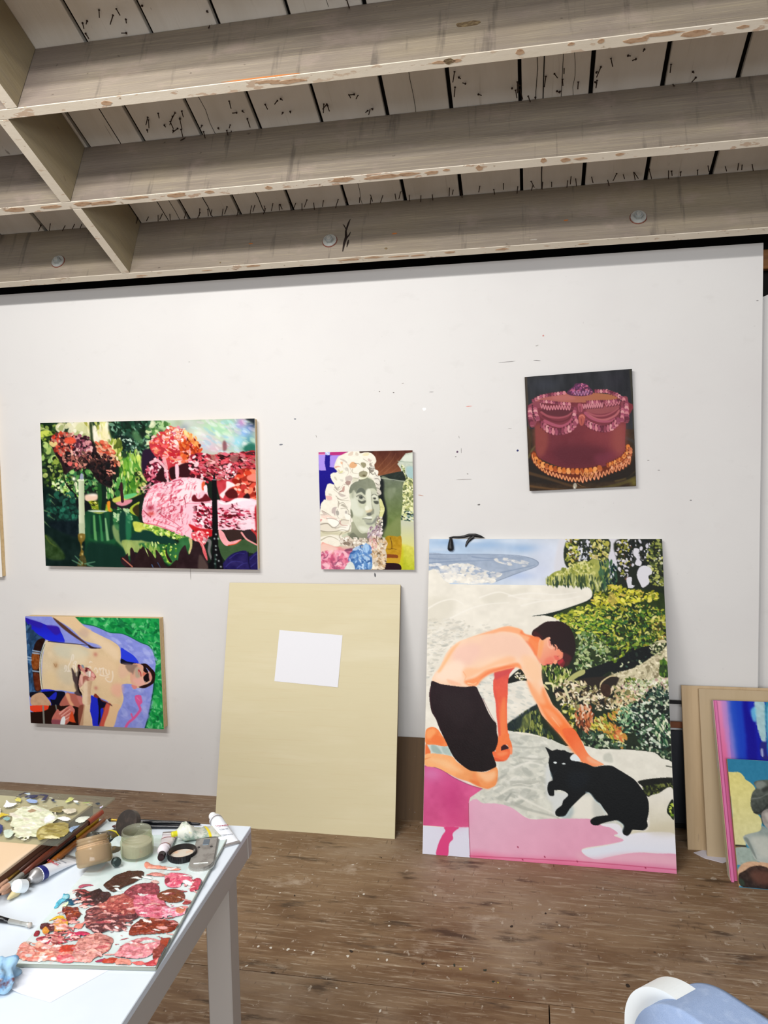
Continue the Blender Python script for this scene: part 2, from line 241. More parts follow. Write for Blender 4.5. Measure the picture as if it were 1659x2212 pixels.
# ---------------------------------------------------------------- painted pictures: brush strokes in each panel's own u,v
def hexc(h): return np.array([int(h[i:i+2],16) for i in (0,2,4)],np.float32)/255
class Art:
    """A painted picture: a pigment grid (sRGB) laid over a panel, u,v running 0..2000 across and down it."""
    def __init__(s,w,h,bg,seed=1):
        s.w,s.h=w*2,h*2; s.c=np.empty((s.h,s.w,3),np.float32); s.c[:]=hexc(bg); s.al=np.zeros((s.h,s.w),np.float32)
        s.r=np.random.RandomState(seed); s.k=s.w/2000; s.m=s.h/2000
    def noise(s,h,w,cx,cy=None):
        cy=cy or cx; gx=max(2,int(w/cx)+2); gy=max(2,int(h/cy)+2); g=s.r.rand(gy,gx).astype(np.float32)
        x=np.linspace(0,gx-1.001,w); y=np.linspace(0,gy-1.001,h); xi=x.astype(int); yi=y.astype(int)
        fx=(x-xi); fy=(y-yi)[:,None]; fx=fx*fx*(3-2*fx); fy=fy*fy*(3-2*fy)
        a=g[yi][:,xi]*(1-fx)+g[yi][:,xi+1]*fx; b=g[yi+1][:,xi]*(1-fx)+g[yi+1][:,xi+1]*fx
        return (a*(1-fy)+b*fy-.5).astype(np.float32)
    def pts(s,t):
        a=np.array([float(q) for q in t.split()],float).reshape(-1,2) if isinstance(t,str) else np.array(t,float).reshape(-1,2)
        return a*[s.k,s.m]
    def smooth(s,p,closed=True,n=5):
        N=len(p)
        if N<3: return p
        out=[]
        for i in range(N if closed else N-1):
            if closed: a,b,c,d=p[i-1],p[i],p[(i+1)%N],p[(i+2)%N]
            else: a,b,c,d=p[max(i-1,0)],p[i],p[i+1],p[min(i+2,N-1)]
            for j in range(n):
                t=j/n; out.append(.5*(2*b+(c-a)*t+(2*a-5*b+4*c-d)*t*t+(3*b-a-3*c+d)*t**3))
        if not closed: out.append(p[-1])
        return np.array(out)
    def mask(s,p,pad=2):
        x0=max(0,int(p[:,0].min())-pad); x1=min(s.w,int(p[:,0].max())+pad+1)
        y0=max(0,int(p[:,1].min())-pad); y1=min(s.h,int(p[:,1].max())+pad+1)
        if x1<=x0 or y1<=y0: return None
        X=np.arange(x0,x1)+.5; Y=np.arange(y0,y1)+.5; m=np.zeros((y1-y0,x1-x0),bool)
        for (ax,ay),(bx,by) in zip(p,np.roll(p,-1,0)):
            if ay==by: continue
            r=(Y>=min(ay,by))&(Y<max(ay,by)); 
            if not r.any(): continue
            xx=ax+(Y[r]-ay)*(bx-ax)/(by-ay); m[r]^=(X[None]<xx[:,None])
        return m,x0,x1,y0,y1
    def blur(s,m,f):
        f=int(max(1,round(f)))
        for ax in (0,1):
            for _ in (0,1):
                q=np.pad(m,[(f+1,f) if i==ax else (0,0) for i in (0,1)],mode='edge').cumsum(ax)
                n=2*f+1; m=(q[n:]-q[:-n])/n if ax==0 else (q[:,n:]-q[:,:-n])/n
        return m
    def put(s,col,a,x0,x1,y0,y1,g=None,n=0,nc=24,ny=None):
        H,W=a.shape; c=hexc(col)[None,None]
        if g is not None:
            c2=hexc(g[0]); p,q=s.pts(g[1:]); d=q-p; X=np.arange(x0,x1)[None]; Y=np.arange(y0,y1)[:,None]
            t=np.clip(((X-p[0])*d[0]+(Y-p[1])*d[1])/(d@d),0,1)[...,None]; c=c*(1-t)+c2*t
        if n: c=c+(s.noise(H,W,nc*s.k*2,(ny or nc)*s.k*2)+.5*s.noise(H,W,nc*s.k*.6,(ny or nc)*s.k*.6))[...,None]*n
        v=s.c[y0:y1,x0:x1]; v+=(c-v)*a[...,None]; v=s.al[y0:y1,x0:x1]; np.maximum(v,a,out=v)
    def P(s,col,t,f=0,n=0,g=None,k=1,a=1,nc=24,ny=None):
        p=s.pts(t); p=s.smooth(p) if k else p; F=f*s.k
        r=s.mask(p,2+int(F*2.5))
        if r is None: return s
        m,x0,x1,y0,y1=r; m=m.astype(np.float32)
        if F>=.8: m=s.blur(m,F)
        s.put(col,m*a,x0,x1,y0,y1,g,n,nc,ny); return s
    def L(s,col,t,w=6,w2=None,a=1,k=1,f=0,n=0):
        p=s.pts(t); p=s.smooth(p,False) if k else p; w=w*s.k; w2=w if w2 is None else w2*s.k; pad=int(max(w,w2)+f*s.k+3)
        x0=max(0,int(p[:,0].min())-pad); x1=min(s.w,int(p[:,0].max())+pad+1); y0=max(0,int(p[:,1].min())-pad); y1=min(s.h,int(p[:,1].max())+pad+1)
        if x1<=x0 or y1<=y0: return s
        al=np.zeros((y1-y0,x1-x0),np.float32); N=len(p)-1
        for i in range(N):
            q0,q1=p[i],p[i+1]; r=pad
            a0=max(x0,int(min(q0[0],q1[0]))-r); a1=min(x1,int(max(q0[0],q1[0]))+r+1); b0=max(y0,int(min(q0[1],q1[1]))-r); b1=min(y1,int(max(q0[1],q1[1]))+r+1)
            if a1<=a0 or b1<=b0: continue
            X=np.arange(a0,a1)[None]+.5; Y=np.arange(b0,b1)[:,None]+.5; d=q1-q0; L2=max(d@d,1e-6)
            u=np.clip(((X-q0[0])*d[0]+(Y-q0[1])*d[1])/L2,0,1); D=np.hypot(X-q0[0]-u*d[0],Y-q0[1]-u*d[1])
            hw=(w+(w2-w)*(i+u)/N)/2; e=np.clip((hw-D)/(1+f*s.k)+.5,0,1)
            v=al[b0-y0:b1-y0,a0-x0:a1-x0]; np.maximum(v,e,out=v)
        s.put(col,al*a,x0,x1,y0,y1,n=n); return s
    def D(s,t,cols,n,sz,asp=2.,ang=(0,180),clip=1,a=1,bend=0,k=1,out=0):
        """n brush dabs scattered in a region: blobs of the listed colours, leaf sized"""
        p=s.pts(t); p=s.smooth(p) if k else p; r=s.mask(p,2)
        if r is None: return s
        m,x0,x1,y0,y1=r; ys,xs=np.nonzero(m)
        if not len(ys): return s
        C=[hexc(c) for c in cols.split()]; I=s.r.randint(0,len(ys),n)
        for i in I:
            cx,cy=xs[i]+x0,ys[i]+y0; L=(sz[0]+(sz[1]-sz[0])*s.r.rand()**1.5)*s.k; W=L/asp/(.7+.6*s.r.rand()); th=math.radians(ang[0]+(ang[1]-ang[0])*s.r.rand())
            R=int(L)+2; X0=max(0,cx-R);X1=min(s.w,cx+R+1);Y0=max(0,cy-R);Y1=min(s.h,cy+R+1)
            if clip: X0=max(X0,x0);X1=min(X1,x1);Y0=max(Y0,y0);Y1=min(Y1,y1)
            if X1<=X0 or Y1<=Y0: continue
            X=np.arange(X0,X1)[None]-cx; Y=np.arange(Y0,Y1)[:,None]-cy; ct,st=math.cos(th),math.sin(th)
            U=X*ct+Y*st; V=-X*st+Y*ct
            if bend: V=V-(s.r.rand()-.5)*bend*2*U*U/max(L,1)
            d=(U/(L/2))**2+(V/(W/2))**2; e=np.clip((1.15-d)*2.2,0,1)*a
            if clip: e=e*m[Y0-y0:Y1-y0,X0-x0:X1-x0]
            c=np.clip(C[s.r.randint(len(C))]+(s.r.rand()-.5)*.08,0,1); v=s.c[Y0:Y1,X0:X1]; v+=(c-v)*e[...,None]; v=s.al[Y0:Y1,X0:X1]; np.maximum(v,e,out=v)
        return s
    def B(s,col,u,v,ru,rv,a=.6):
        cx,cy,rx,ry=u*s.k,v*s.m,ru*s.k,rv*s.k; x0=max(0,int(cx-2.5*rx));x1=min(s.w,int(cx+2.5*rx)+1);y0=max(0,int(cy-2.5*ry));y1=min(s.h,int(cy+2.5*ry)+1)
        if x1<=x0 or y1<=y0: return s
        X=(np.arange(x0,x1)[None]-cx)/rx; Y=(np.arange(y0,y1)[:,None]-cy)/ry; e=np.exp(-(X*X+Y*Y)).astype(np.float32)*a
        w=s.c[y0:y1,x0:x1]; w+=(hexc(col)-w)*e[...,None]; return s
    def walk(s,t,n,e=0):
        p=np.array([float(q) for q in t.split()]).reshape(-1,2); L=np.r_[0,np.cumsum(np.hypot(*np.diff(p,axis=0).T))]
        d=(np.arange(n)+.5)/n*L[-1] if not e else np.arange(n+1)/n*L[-1]
        return np.c_[np.interp(d,L,p[:,0]),np.interp(d,L,p[:,1])]
    def R(s,t,n,w,h,cols,dark):
        cs=cols.split()
        for i,(x,y) in enumerate(s.walk(t,n)):
            s.L(dark,[x-w*.5,y-h*.5,x-w*.3,y,x-w*.5,y+h*.5],w*.35,w*.25,.9)
            s.P(cs[(i*5+2)%len(cs)],[x-w*.35,y-h*.5,x+w*.3,y-h*.5,x+w*.5,y+h*.35,x+w*.05,y+h*.6,x-w*.42,y+h*.4])
            s.L('d9a09c',[x-w*.25,y+h*.4,x+w*.35,y+h*.38],w*.1,w*.06,.55)
    def Z(s,t,n,amp,col,w,dark):
        p=s.walk(t,n,1); p[:,1]+=amp*np.where(np.arange(n+1)%2,1,-1)
        s.L(dark,p+w*.5,w*1.1); s.L(col,p,w)
    def alpha(s): return s.al.reshape(s.h//2,2,s.w//2,2).mean((1,3))
    def grid(s):
        c=np.clip(s.c,0,1); return c.reshape(s.h//2,2,s.w//2,2,3).mean((1,3))
def paint_bather():
    a=Art(430,570,'e6e2d6',5)
    a.P('b3c7dd','-34 -25 2027 -18 2003 352 -30 368',n=0.06,g=('dcdde3',345,-2,1176,285),k=0,nc=60)
    a.B('94b1d2',171,25,124.4,27.6,0.7)
    a.B('8fafd3',516,42,165.8,41.5,0.6)
    a.B('8db0d8',839,64,152.0,41.5,0.6)
    a.B('d8dfe8',388,14,82.9,16.6,0.7)
    a.B('cdd9e6',714,15,82.9,19.3,0.7)
    a.B('cfd6e6',1032,96,110.5,82.9,0.7)
    a.B('aebfe0',794,245,152.0,41.5,0.7)
    a.B('c8cfe2',988,202,96.7,82.9,0.7)
    a.B('c9d4e2',84,74,82.9,13.8,0.6)
    a.P('9ba9bd','-33 109 200 107 487 107 713 113 880 126 955 149 964 168 926 192 836 215 710 256 598 287 527 300 343 290 128 281 -31 287',n=0.06,g=('a9b4c4',-3,107,-2,292),nc=30)
    a.L('7f90a9','-3 167 200 156 415 150 600 144',12.4,w2=4.1,a=0.7,f=4.1)
    a.L('7f90a9','26 194 229 185 429 199',12.4,w2=4.1,a=0.7,f=4.1)
    a.L('7f90a9','514 246 655 225 822 197 934 176',12.4,w2=4.1,a=0.7,f=4.1)
    a.L('7f90a9','387 123 529 134 656 128',12.4,w2=4.1,a=0.7,f=4.1)
    a.L('7f90a9','-3 134 142 140 287 134',12.4,w2=4.1,a=0.7,f=4.1)
    a.D('41 205 171 178 344 166 514 214 654 235 542 284 343 290 143 286 -2 281','e9e5dc f0ebdf d8d8d6 c6c9cf e4dfd4',170,(19.3,60.8),asp=1.6,ang=(-15,20),a=0.75)
    a.D('586 134 712 128 851 149 892 171 795 197 683 176 599 155','dfdeda c9ccd2 e6e2da',40,(19.3,55.3),asp=2.2,ang=(-15,20),a=0.7)
    a.D('-3 178 84 167 128 183 56 200','e0deda d0d2d6',12,(19.3,55.3),ang=(-15,20),a=0.7)
    a.L('67758c','-3 109 344 105 628 107 824 117 935 141 964 168 926 192 794 229 598 287',4.1,a=0.8)
    a.D('-2 249 128 232 344 242 514 257 598 278 527 305 200 302 -2 308','f1ede2 ece7db e2dfd8',130,(27.6,69.1),asp=1.8,ang=(-10,15),a=0.7)
    a.P('e8e3d6','-31 309 200 307 485 309 709 309 792 309 1121 309 1310 311 1377 321 1406 346 1401 377 1360 403 1171 452 1008 479 898 506 980 503 1115 509 1247 553 1296 664 1143 1263 605 1671 -18 1701',n=0.05,nc=50)
    a.P('d9d4c4','-16 411 200 403 257 440 172 537 1 624',f=27.6,a=0.7)
    a.P('d6d1c0','456 406 597 363 792 330 902 340 708 383 554 427',f=16.6,a=0.5)
    a.P('ded9cb','513 358 653 352 819 361 790 403 623 437 484 417',f=19.3,a=0.5)
    a.L('f0ece2','456 396 625 357 791 393 983 402',13.8,w2=5.5,a=0.8,f=6.9)
    a.L('f0ece2','-1 475 114 426 229 409 314 440',13.8,w2=5.5,a=0.8,f=6.9)
    a.L('f0ece2','200 536 371 471 526 438 707 425',13.8,w2=5.5,a=0.8,f=6.9)
    a.L('f0ece2','708 383 902 361 1106 369 1282 352',13.8,w2=5.5,a=0.8,f=6.9)
    a.L('f0ece2','817 445 982 412 1172 400 1308 378',13.8,w2=5.5,a=0.8,f=6.9)
    a.D('-7 560 286 535 384 618 201 704 60 894 4 999','cfcabb c4c2b6 dad6ca e8e5db b9bab2',230,(16.6,69.1),asp=3.2,ang=(-25,10),a=0.55)
    a.D('44 634 342 576 705 561 704 592 342 660 144 789','d5d1c5 e6e3d9 c9c6bb',90,(20.7,62.2),asp=3,ang=(-35,0),a=0.45)
    a.D('424 886 590 882 614 1063 478 1037','c5c8c0 d9d9cf e9e7dd b4b9b3',60,(22.1,69.1),asp=2.6,ang=(0,30),a=0.6)
    a.D('698 930 942 914 992 1022 910 1094 748 1169 694 1180','c6c9c1 e3e1d7 cfcfc5 b9bdb6',70,(27.6,82.9),asp=3.2,ang=(5,25),a=0.55)
    a.P('1d2a17','901 511 1034 494 1170 462 1360 408 1408 377 1416 336 1472 284 1555 200 1658 2 2013 -7 2025 1354 1878 1322 1654 1312 1463 1319 1271 1297 1141 1312 1064 1276 880 1243 693 1230 700 1190 938 1064 971 822 1243 665 1207 564 1114 524 1007 505',n=0.05)
    a.P('12201c','1360 408 1441 367 1520 376 1571 417 1465 438 1304 460 1115 494 901 511 1034 492 1197 456')
    a.P('d6d6dc','1160 -21 1269 -21 1235 149 1218 254 1150 254 1098 191',f=8.3)
    a.P('d5d3da','1538 -9 1638 -9 1639 107 1614 211 1565 263 1551 148',f=2.8)
    a.P('26301f','1224 -2 1556 -1 1531 158 1478 172 1208 193',f=2.7)
    a.D('1211 -2 1321 -2 1304 193 1212 207','b9b84a 8f9a3c d7d17a 4c5a22 c9b95e 6b5a32 dcd9d2',122,(17.5,42.5),asp=1.8,clip=0,a=0.95)
    a.D('1316 9 1408 9 1401 159 1310 159','1f2426 2c3134 d8d8e0 c9cbd6 3a3f3b 1a201e d6d2da',77,(17.5,40.0),asp=1.6,clip=0)
    a.D('1412 -1 1549 -1 1535 152 1401 172','b2ae4e d3cf83 8c8e45 5f6a35 c7b87a 3c4626 a59d51 dcdacf',148,(17.5,42.5),asp=1.6,clip=0)
    a.P('23281f','1624 10 2003 1 1996 303 1660 318 1633 172',f=3.6)
    a.D('1615 10 1735 10 1732 225 1663 252 1633 172','3a3f1c 8a8c3c 2a2d20 d8d6dc 6a4a38 b7b04e 1e2420 cfcbd2',129,(17.5,40.0),asp=1.8,clip=0)
    a.D('1727 10 1889 10 1869 191 1751 192','1b201d 23282a 2c302c d6d4dc 15191a cfcdd6 3a3d38',129,(17.5,45.0),ang=(60,120),clip=0)
    a.D('1868 71 1998 11 1997 290 1897 290 1870 185','8e9442 5d6a34 b9bb68 2b3524 a4aa62 d4d4be 3f4b2b',148,(17.5,42.5),asp=1.7,clip=0)
    a.P('d9d7dd','1802 191 1845 175 1895 191 1905 224 1875 244 1881 284 1828 317 1805 291 1782 238',f=0.9)
    a.P('d6d4da','1697 258 1739 252 1737 298 1762 305 1718 331 1703 305')
    a.P('d8d6dc','1767 64 1809 71 1793 125 1825 151 1811 178 1770 165 1784 131 1760 104')
    a.P('a5a959','1042 306 1040 262 1093 224 1164 207 1225 207 1270 173 1332 155 1384 152 1428 132 1497 152 1547 172 1561 252 1558 312 1486 373 1426 373 1410 347 1386 320 1308 311 1178 308',n=0.08,nc=20)
    a.D('1056 262 1164 207 1270 173 1332 155 1419 152 1424 240 1267 254 1074 268','cfcd80 b9ba5f 9aa04c d9d696 7f8a3f',167,(20.0,47.5),asp=1.7,ang=(40,140),clip=0)
    a.D('1047 268 1424 240 1544 239 1549 306 1487 366 1427 367 1386 314 1055 306','5b6b33 8b9450 b4b775 3d5030 c6c88d 2b4330',213,(32.5,80.0),asp=4.5,ang=(80,100),clip=0)
    a.D('1479 165 1565 152 1613 225 1601 306 1505 346','2c4a3a 466b4a 1e3a34 6b8a50 3c5a3c',71,(25.0,75.0),asp=3.5,ang=(75,105),clip=0)
    a.D('1564 172 1615 192 1611 272 1559 292','16302f 234a48 122326',25,(22.5,50.0),asp=3,ang=(60,120),clip=0)
    a.P('2a3a16','1093 503 1286 435 1417 400 1436 347 1522 346 1558 299 1693 318 1861 330 1935 343 1999 382 2007 647 1880 713 1752 779 1584 802 1397 845 1270 854 1252 640 1178 549',n=0.06)
    a.D('1417 400 1445 347 1538 372 1558 306 1626 305 1743 331 1927 343 1932 395 1773 410 1602 451 1432 440','d3cc3a b9b52c e0da5c 9c9a26 c4ab4a 7f8a24 dccf6a',245,(20.0,55.0),asp=2.2,ang=(-60,60),clip=0,bend=0.6)
    a.D('1101 510 1242 468 1294 448 1450 433 1550 465 1429 506 1282 528 1187 549','c2c23f a3a82f 7f8f2c dcd860 5c7826',135,(20.0,55.0),asp=2.4,ang=(-50,50),clip=0,bend=0.6)
    a.P('c9b25a','1536 399 1565 346 1598 365 1604 405 1569 425',f=2.7,a=0.7)
    a.D('1178 549 1430 479 1772 423 2002 473 2004 628 1756 709 1504 720 1336 691 1262 614','3f6a22 6f8f2c a9b23a 1b2a12 27481c 2c5a2e cfd07a 8aa03c 12200e 54802a 9a962e c8bb5a',968,(17.5,47.5),asp=2.3,clip=0,bend=0.8)
    a.D('1205 535 1531 518 1544 596 1279 626','d8d862 b6c03c 8aa832 3c7028',77,(27.5,62.5),asp=2.8,ang=(-60,60),clip=0,bend=0.8)
    a.D('1892 513 2000 499 2004 634 1909 629','a8a83c c6c05c 6a7a28 d9d48c 3a3a16 8a6a2c',83,(20.0,50.0),asp=2.4,clip=0,bend=0.6)
    a.D('1270 640 1408 611 1523 687 1535 784 1398 839 1270 848','a9b47c 6f8a4a d5d8ae 2c4420 93aa84 456a34 b6c48e 1a2a14',213,(20.0,52.5),asp=2.4,clip=0,bend=0.8)
    a.P('0c1212','1321 853 1467 805 1603 763 1722 716 1873 681 1886 738 1750 805 1631 859 1532 848 1428 908 1308 956 1277 899',f=1.8)
    a.D('1552 777 1674 691 1690 704 1577 790','9cab2c c3c94e 6e8a24',21,(22.5,42.5),ang=(-60,-20),clip=0)
    a.D('1588 719 1840 688 1818 778 1633 820','10181a 1d2c22 2c4a3c c4c9a4 0c1212 141c1a',38,(17.5,42.5),clip=0)
    a.P('cfc6a4','1531 874 1716 825 1784 798 1886 745 1988 685 2002 660 1873 681 1882 668 2002 653 2005 869 2000 932 1824 961 1658 979 1577 943 1528 919',n=0.08,nc=14)
    a.D('1866 668 2002 653 1997 730 1887 732','d9d7b2 b2b88a 3b4228 efe9ca 8a9064',45,(17.5,37.5),clip=0)
    a.D('1531 867 1750 818 1995 704 1996 806 1910 884 1644 941 1561 930','d8cfae c5bd9c efe6c8 a99f7c b3a788 e4d9bb 8b8262',271,(17.5,45.0),asp=1.9,clip=0,a=0.85)
    a.L('8d8468','1832 822 1838 854 1820 880',4.5,w2=1.8)
    a.L('8d8468','1865 815 1880 847',4.5,w2=1.8)
    a.L('8d8468','1798 842 1787 880',4.5,w2=1.8)
    a.L('8d8468','1888 840 1869 885',4.5,w2=1.8)
    a.P('2f4a1c','1931 814 1967 756 1997 800 2000 869 1936 864',f=1.8)
    a.D('1931 814 1967 756 1997 800 2000 869 1936 864','33541c 4c7a26 1c2c12 6a8a30',25,(20.0,45.0),ang=(60,120),clip=0)
    a.D('1654 903 1713 876 1745 907 1702 939','7a8a34 5c7428 a9b050 3c5a20',25,(17.5,42.5),clip=0)
    a.D('987 828 1194 830 1217 888 1156 947 1087 956 1037 905','1c2c10 5d7a2a b7bb68 32501c dcd9a0 12180c 86963c',213,(20.0,55.0),asp=2.8,ang=(60,120),clip=0)
    a.P('b3b473','1160 947 1182 914 1244 868 1330 840 1333 866 1268 893 1216 927 1172 953')
    a.P('2a2018','1276 912 1446 882 1597 879 1595 917 1507 1021 1439 1048 1306 1020',f=2.7)
    a.D('1087 956 1285 912 1460 959 1594 930 1745 900 1991 894 1977 982 1737 1039 1571 1076 1320 1089 1151 1069','e9dcbb d0c49c bda983 5a4a30 2b2419 f1e8cf a3a06c e6d0b0 8b7a54 1d1a14',645,(17.5,55.0),asp=2.3,clip=0,bend=0.8)
    a.L('d9d3a8','1172 960 1188 991 1212 1035',26.8,w2=13.4)
    a.L('c9bd8e','1110 1032 1153 1012 1170 1037',23.2,w2=11.6)
    a.L('d6c69a','1460 946 1470 914 1530 880 1581 873',14.3,w2=7.1)
    a.L('dcd3b0','1289 1027 1348 1006 1383 980',19.7,w2=9.8)
    a.L('e6dfae','1019 932 1070 937 1077 982',21.4,w2=10.7)
    a.L('d7cf9a','1001 945 1035 970',19.7,w2=9.8)
    a.P('3a2214','1469 926 1528 931 1543 969 1524 1001 1483 996 1460 959',f=1.8,n=0.06)
    a.D('1662 915 1992 882 1996 944 1822 987 1673 1016','d7dcb4 b8c398 f0efd6 7a8a58 9aa87c e3dccd 4f6040 c9a9a0',245,(17.5,37.5),asp=1.8,clip=0)
    a.D('1575 981 1742 951 1787 1025 1693 1091 1586 1094','e4d7ac cdbf8c f2e9c9 a8a26a d9a888 8f8a55 5d6a3c',161,(17.5,42.5),clip=0)
    a.D('1151 1069 1253 1079 1256 1218 1180 1208','b9b63c 50601c 1c2410 8e8f2e d8d68c 2f3c16',96,(20.0,52.5),asp=2.2,clip=0)
    a.D('1261 1091 1321 1058 1387 1081 1381 1213 1315 1216 1258 1167','c9794a e0a884 8c4424 e9c9ae b35a2c 5c2c18 d99468',116,(22.5,52.5),asp=2.6,ang=(50,130),clip=0)
    a.D('1382 1188 1435 1136 1519 1108 1603 1081 1618 1118 1565 1182 1646 1204 1635 1254 1592 1305 1513 1246 1446 1248 1398 1213','cdb845 b98a2e e0cf6a c98a3c 8a9a34 d9a05a 7a5a22 dcd98a',167,(25.0,62.5),asp=2.8,ang=(20,80),clip=0,bend=0.5)
    a.D('1549 1183 1631 1186 1644 1241 1577 1269','d98e4e c96a3a e8c87c b98a34',38,(22.5,50.0),asp=2.4,clip=0)
    a.D('1603 1081 1737 1039 1765 1126 1728 1201 1662 1216 1599 1168','4a7a54 8ab48a 1f3a2a b7d0a4 2c5a44 c9d8b0 12241c 6a9a6c',148,(20.0,52.5),asp=2.4,clip=0,bend=0.6)
    a.D('1721 1040 1979 945 1999 1131 1989 1290 1804 1291 1727 1214','16241e 24403a d9dfd0 0f1814 4f7050 a9bda4 1b332c c9d0bc 3a5a3c 0d1412',581,(17.5,42.5),asp=1.9,clip=0)
    a.D('1841 948 1996 932 1998 1032 1868 1035','1c2f2a 9aa88c 2c4a3e dcdcc4 12201c 5a7a5a',96,(17.5,42.5),clip=0)
    a.D('1894 1134 2000 1118 2000 1247 1895 1257','cdd6b0 2c5a3c 8fae84 16241c e4e6cc 4a7a4c',77,(22.5,57.5),asp=2.8,ang=(40,100),clip=0)
    a.D('1297 1229 1448 1211 1561 1269 1804 1297 1995 1314 1984 1363 1835 1308 1592 1305 1328 1302','1c2c20 2f4a34 14201a 8fa27c 5d7a54 c8cfb4 3a5a44',213,(17.5,47.5),clip=0)
    a.D('700 1190 937 1069 975 1152 1077 1266 1050 1276 880 1243 706 1234','1b2f28 5d6a2c 878f44 2c4030 a6ab60 3c4e26 16241e',180,(19.3,69.1),asp=3,ang=(70,110))
    a.P('848b4c','801 1177 829 1126 882 1135 867 1214 800 1226',f=4.1,a=0.6)
    a.L('b2b56c','883 1105 888 1164 880 1224',6.9,w2=4.1)
    a.P('17262b','696 1193 938 1064 940 1083 829 1146 800 1216 695 1230',f=4.1,a=0.85)
    a.P('171a14','701 915 808 846 862 880 888 920 807 922 706 942')
    a.D('753 893 808 862 888 920 807 919','e8ddc4 c4b48e 2c2a1c 8a8450 f2ead2',30,(13.8,35.9))
    a.P('d5d5c9','606 1614 526 1579 622 1478 609 1420 730 1376 706 1241 800 1251 919 1257 1050 1276 1115 1293 1218 1328 1267 1394 1394 1446 1569 1495 1641 1548 1756 1709 1627 1808 1579 1783 1356 1729 1126 1741 867 1746 685 1682 398 1681 378 1663 398 1643 499 1590',n=0.07)
    a.P('e6e3d6','1217 1367 1231 1328 1399 1319 1590 1314 1779 1321 1901 1350 1999 1374 2003 1462 1869 1477 1744 1490 1521 1440 1267 1403',n=0.04)
    a.P('9aa094','1474 1347 1526 1340 1542 1392 1473 1385',f=5.5,a=0.35)
    a.L('2c3024','1954 1396 2009 1401',6.9)
    a.D('611 1282 746 1253 1011 1287 1058 1460 1027 1604 685 1687 445 1660 634 1535','bfc0b6 c9cac0 e2e1d8 b3b6ac dad8cc a9ada4 eceade',260,(33.2,110.5),asp=2.6,ang=(-40,40),a=0.4,bend=0.6)
    a.L('a9aaa0','797 1393 955 1396 1008 1385',16.6,w2=8.3,a=0.6,f=8.3)
    a.L('b5b6ac','718 1327 878 1331 997 1317',19.3,w2=9.7,a=0.6,f=8.3)
    a.L('eae8de','755 1453 875 1419 993 1433',19.3,w2=9.7,a=0.7,f=8.3)
    a.L('a7aaa2','607 1537 688 1494',24.9,w2=12.4,a=0.6,f=8.3)
    a.L('b4b5aa','740 1550 951 1531',47.0,w2=23.5,a=0.6,f=8.3)
    a.L('e8e6da','646 1612 766 1568 950 1579',16.6,w2=8.3,a=0.7,f=8.3)
    a.L('b1b4aa','692 1269 772 1306 825 1304',13.8,w2=6.9,a=0.6,f=8.3)
    a.L('8f938c','685 1649 726 1608',19.3,w2=9.7,a=0.6,f=8.3)
    a.L('a6a89e','738 1665 868 1697 1101 1733',33.2,w2=16.6,a=0.55,f=8.3)
    a.L('e9e7dc','791 1624 947 1674 1127 1722',19.3,w2=9.7,a=0.7,f=8.3)
    a.L('dfddd0','868 1716 998 1728 1088 1738',27.6,w2=13.8,a=0.8,f=8.3)
    a.L('f1efe4','740 1555 806 1547 872 1554 951 1536',4.1,a=0.8)
    a.P('d7dad8','1006 1462 1046 1422 1067 1574 1196 1587 1129 1666 1075 1725 1052 1650 1014 1614',f=11.1,a=0.9)
    a.P('e7e4d8','1206 1643 1362 1589 1459 1668 1507 1722 1330 1731 1204 1718 1256 1678',f=11.1)
    a.P('c6c8c0','1387 1597 1448 1632 1471 1696 1557 1719 1481 1751 1382 1709',f=11.1,a=0.8)
    a.P('a9b8bb','1127 1722 1186 1691 1206 1643 1224 1699 1177 1738',f=8.3,a=0.7)
    a.P('15170f','1744 1489 2005 1462 2000 1532 1888 1555 1801 1578 1767 1524',n=0.04)
    a.D('1767 1524 2001 1490 1998 1527 1813 1573','3c451f 5a6630 2a2e18 1a1d12 72783c',70,(19.3,47.0))
    a.P('e6e2d6','1800 1596 1888 1555 1998 1527 1996 1770 2000 1896 1745 1901 1623 1881 1548 1894 1601 1827 1566 1792 1629 1771 1802 1762',n=0.03,g=('d8d2bc',1888,1555,1876,1758))
    a.P('12200f','1943 1654 1965 1607 1996 1589 1996 1697 1966 1680')
    a.D('1960 1626 1997 1610 1997 1688 1969 1676','a9c03c c8d860 2c3c12 6a8a24',14,(16.6,38.7))
    a.P('e9e7ec','1443 1753 1568 1746 1628 1798 1752 1783 1996 1779 2002 1900 1867 1894 1684 1900 1497 1933 1396 1962 1297 1926 1298 1903 1475 1871 1601 1836 1540 1803 1455 1771',f=2.8,g=('e3e6f0',1753,1764,1745,1892))
    a.P('c9bfa4','1803 1743 2000 1715 1996 1779 1874 1790 1801 1780',f=22.1,a=0.5)
    a.P('e2b0c5','-2 1990 378 1677 499 1677 632 1675 737 1694 867 1749 1036 1741 1254 1730 1368 1729 1442 1760 1505 1768 1566 1797 1534 1812 1607 1836 1475 1866 1292 1899 1309 1935 1396 1953 1497 1933 1684 1900 1867 1894 2018 1899 2016 2011 -14 2133',n=0.03,g=('e3a5bd',738,1684,1118,1973),nc=80)
    a.P('e2668f','389 1973 732 1981 1245 1968 2007 1967 2010 2011 388 2109',f=22.1,g=('dd7ba0',1244,1994,1982,1986),a=0.75)
    a.P('eab7c6','1247 1920 1346 1951 1622 1908 2011 1904 2008 1949 1619 1954 1295 1972',f=19.3,a=0.7)
    a.P('dcdbe8','-3 1836 201 1835 383 1826 396 2005 -2 2004',k=0)
    a.P('cf5b93','2 1474 63 1476 160 1497 256 1537 378 1571 493 1592 391 1648 378 1682 382 1821 174 1832 -3 1832',n=0.07,g=('d9608f',8,1503,336,1819),k=0,nc=60)
    a.B('c23f7c',242,1650,96.7,165.8,0.6)
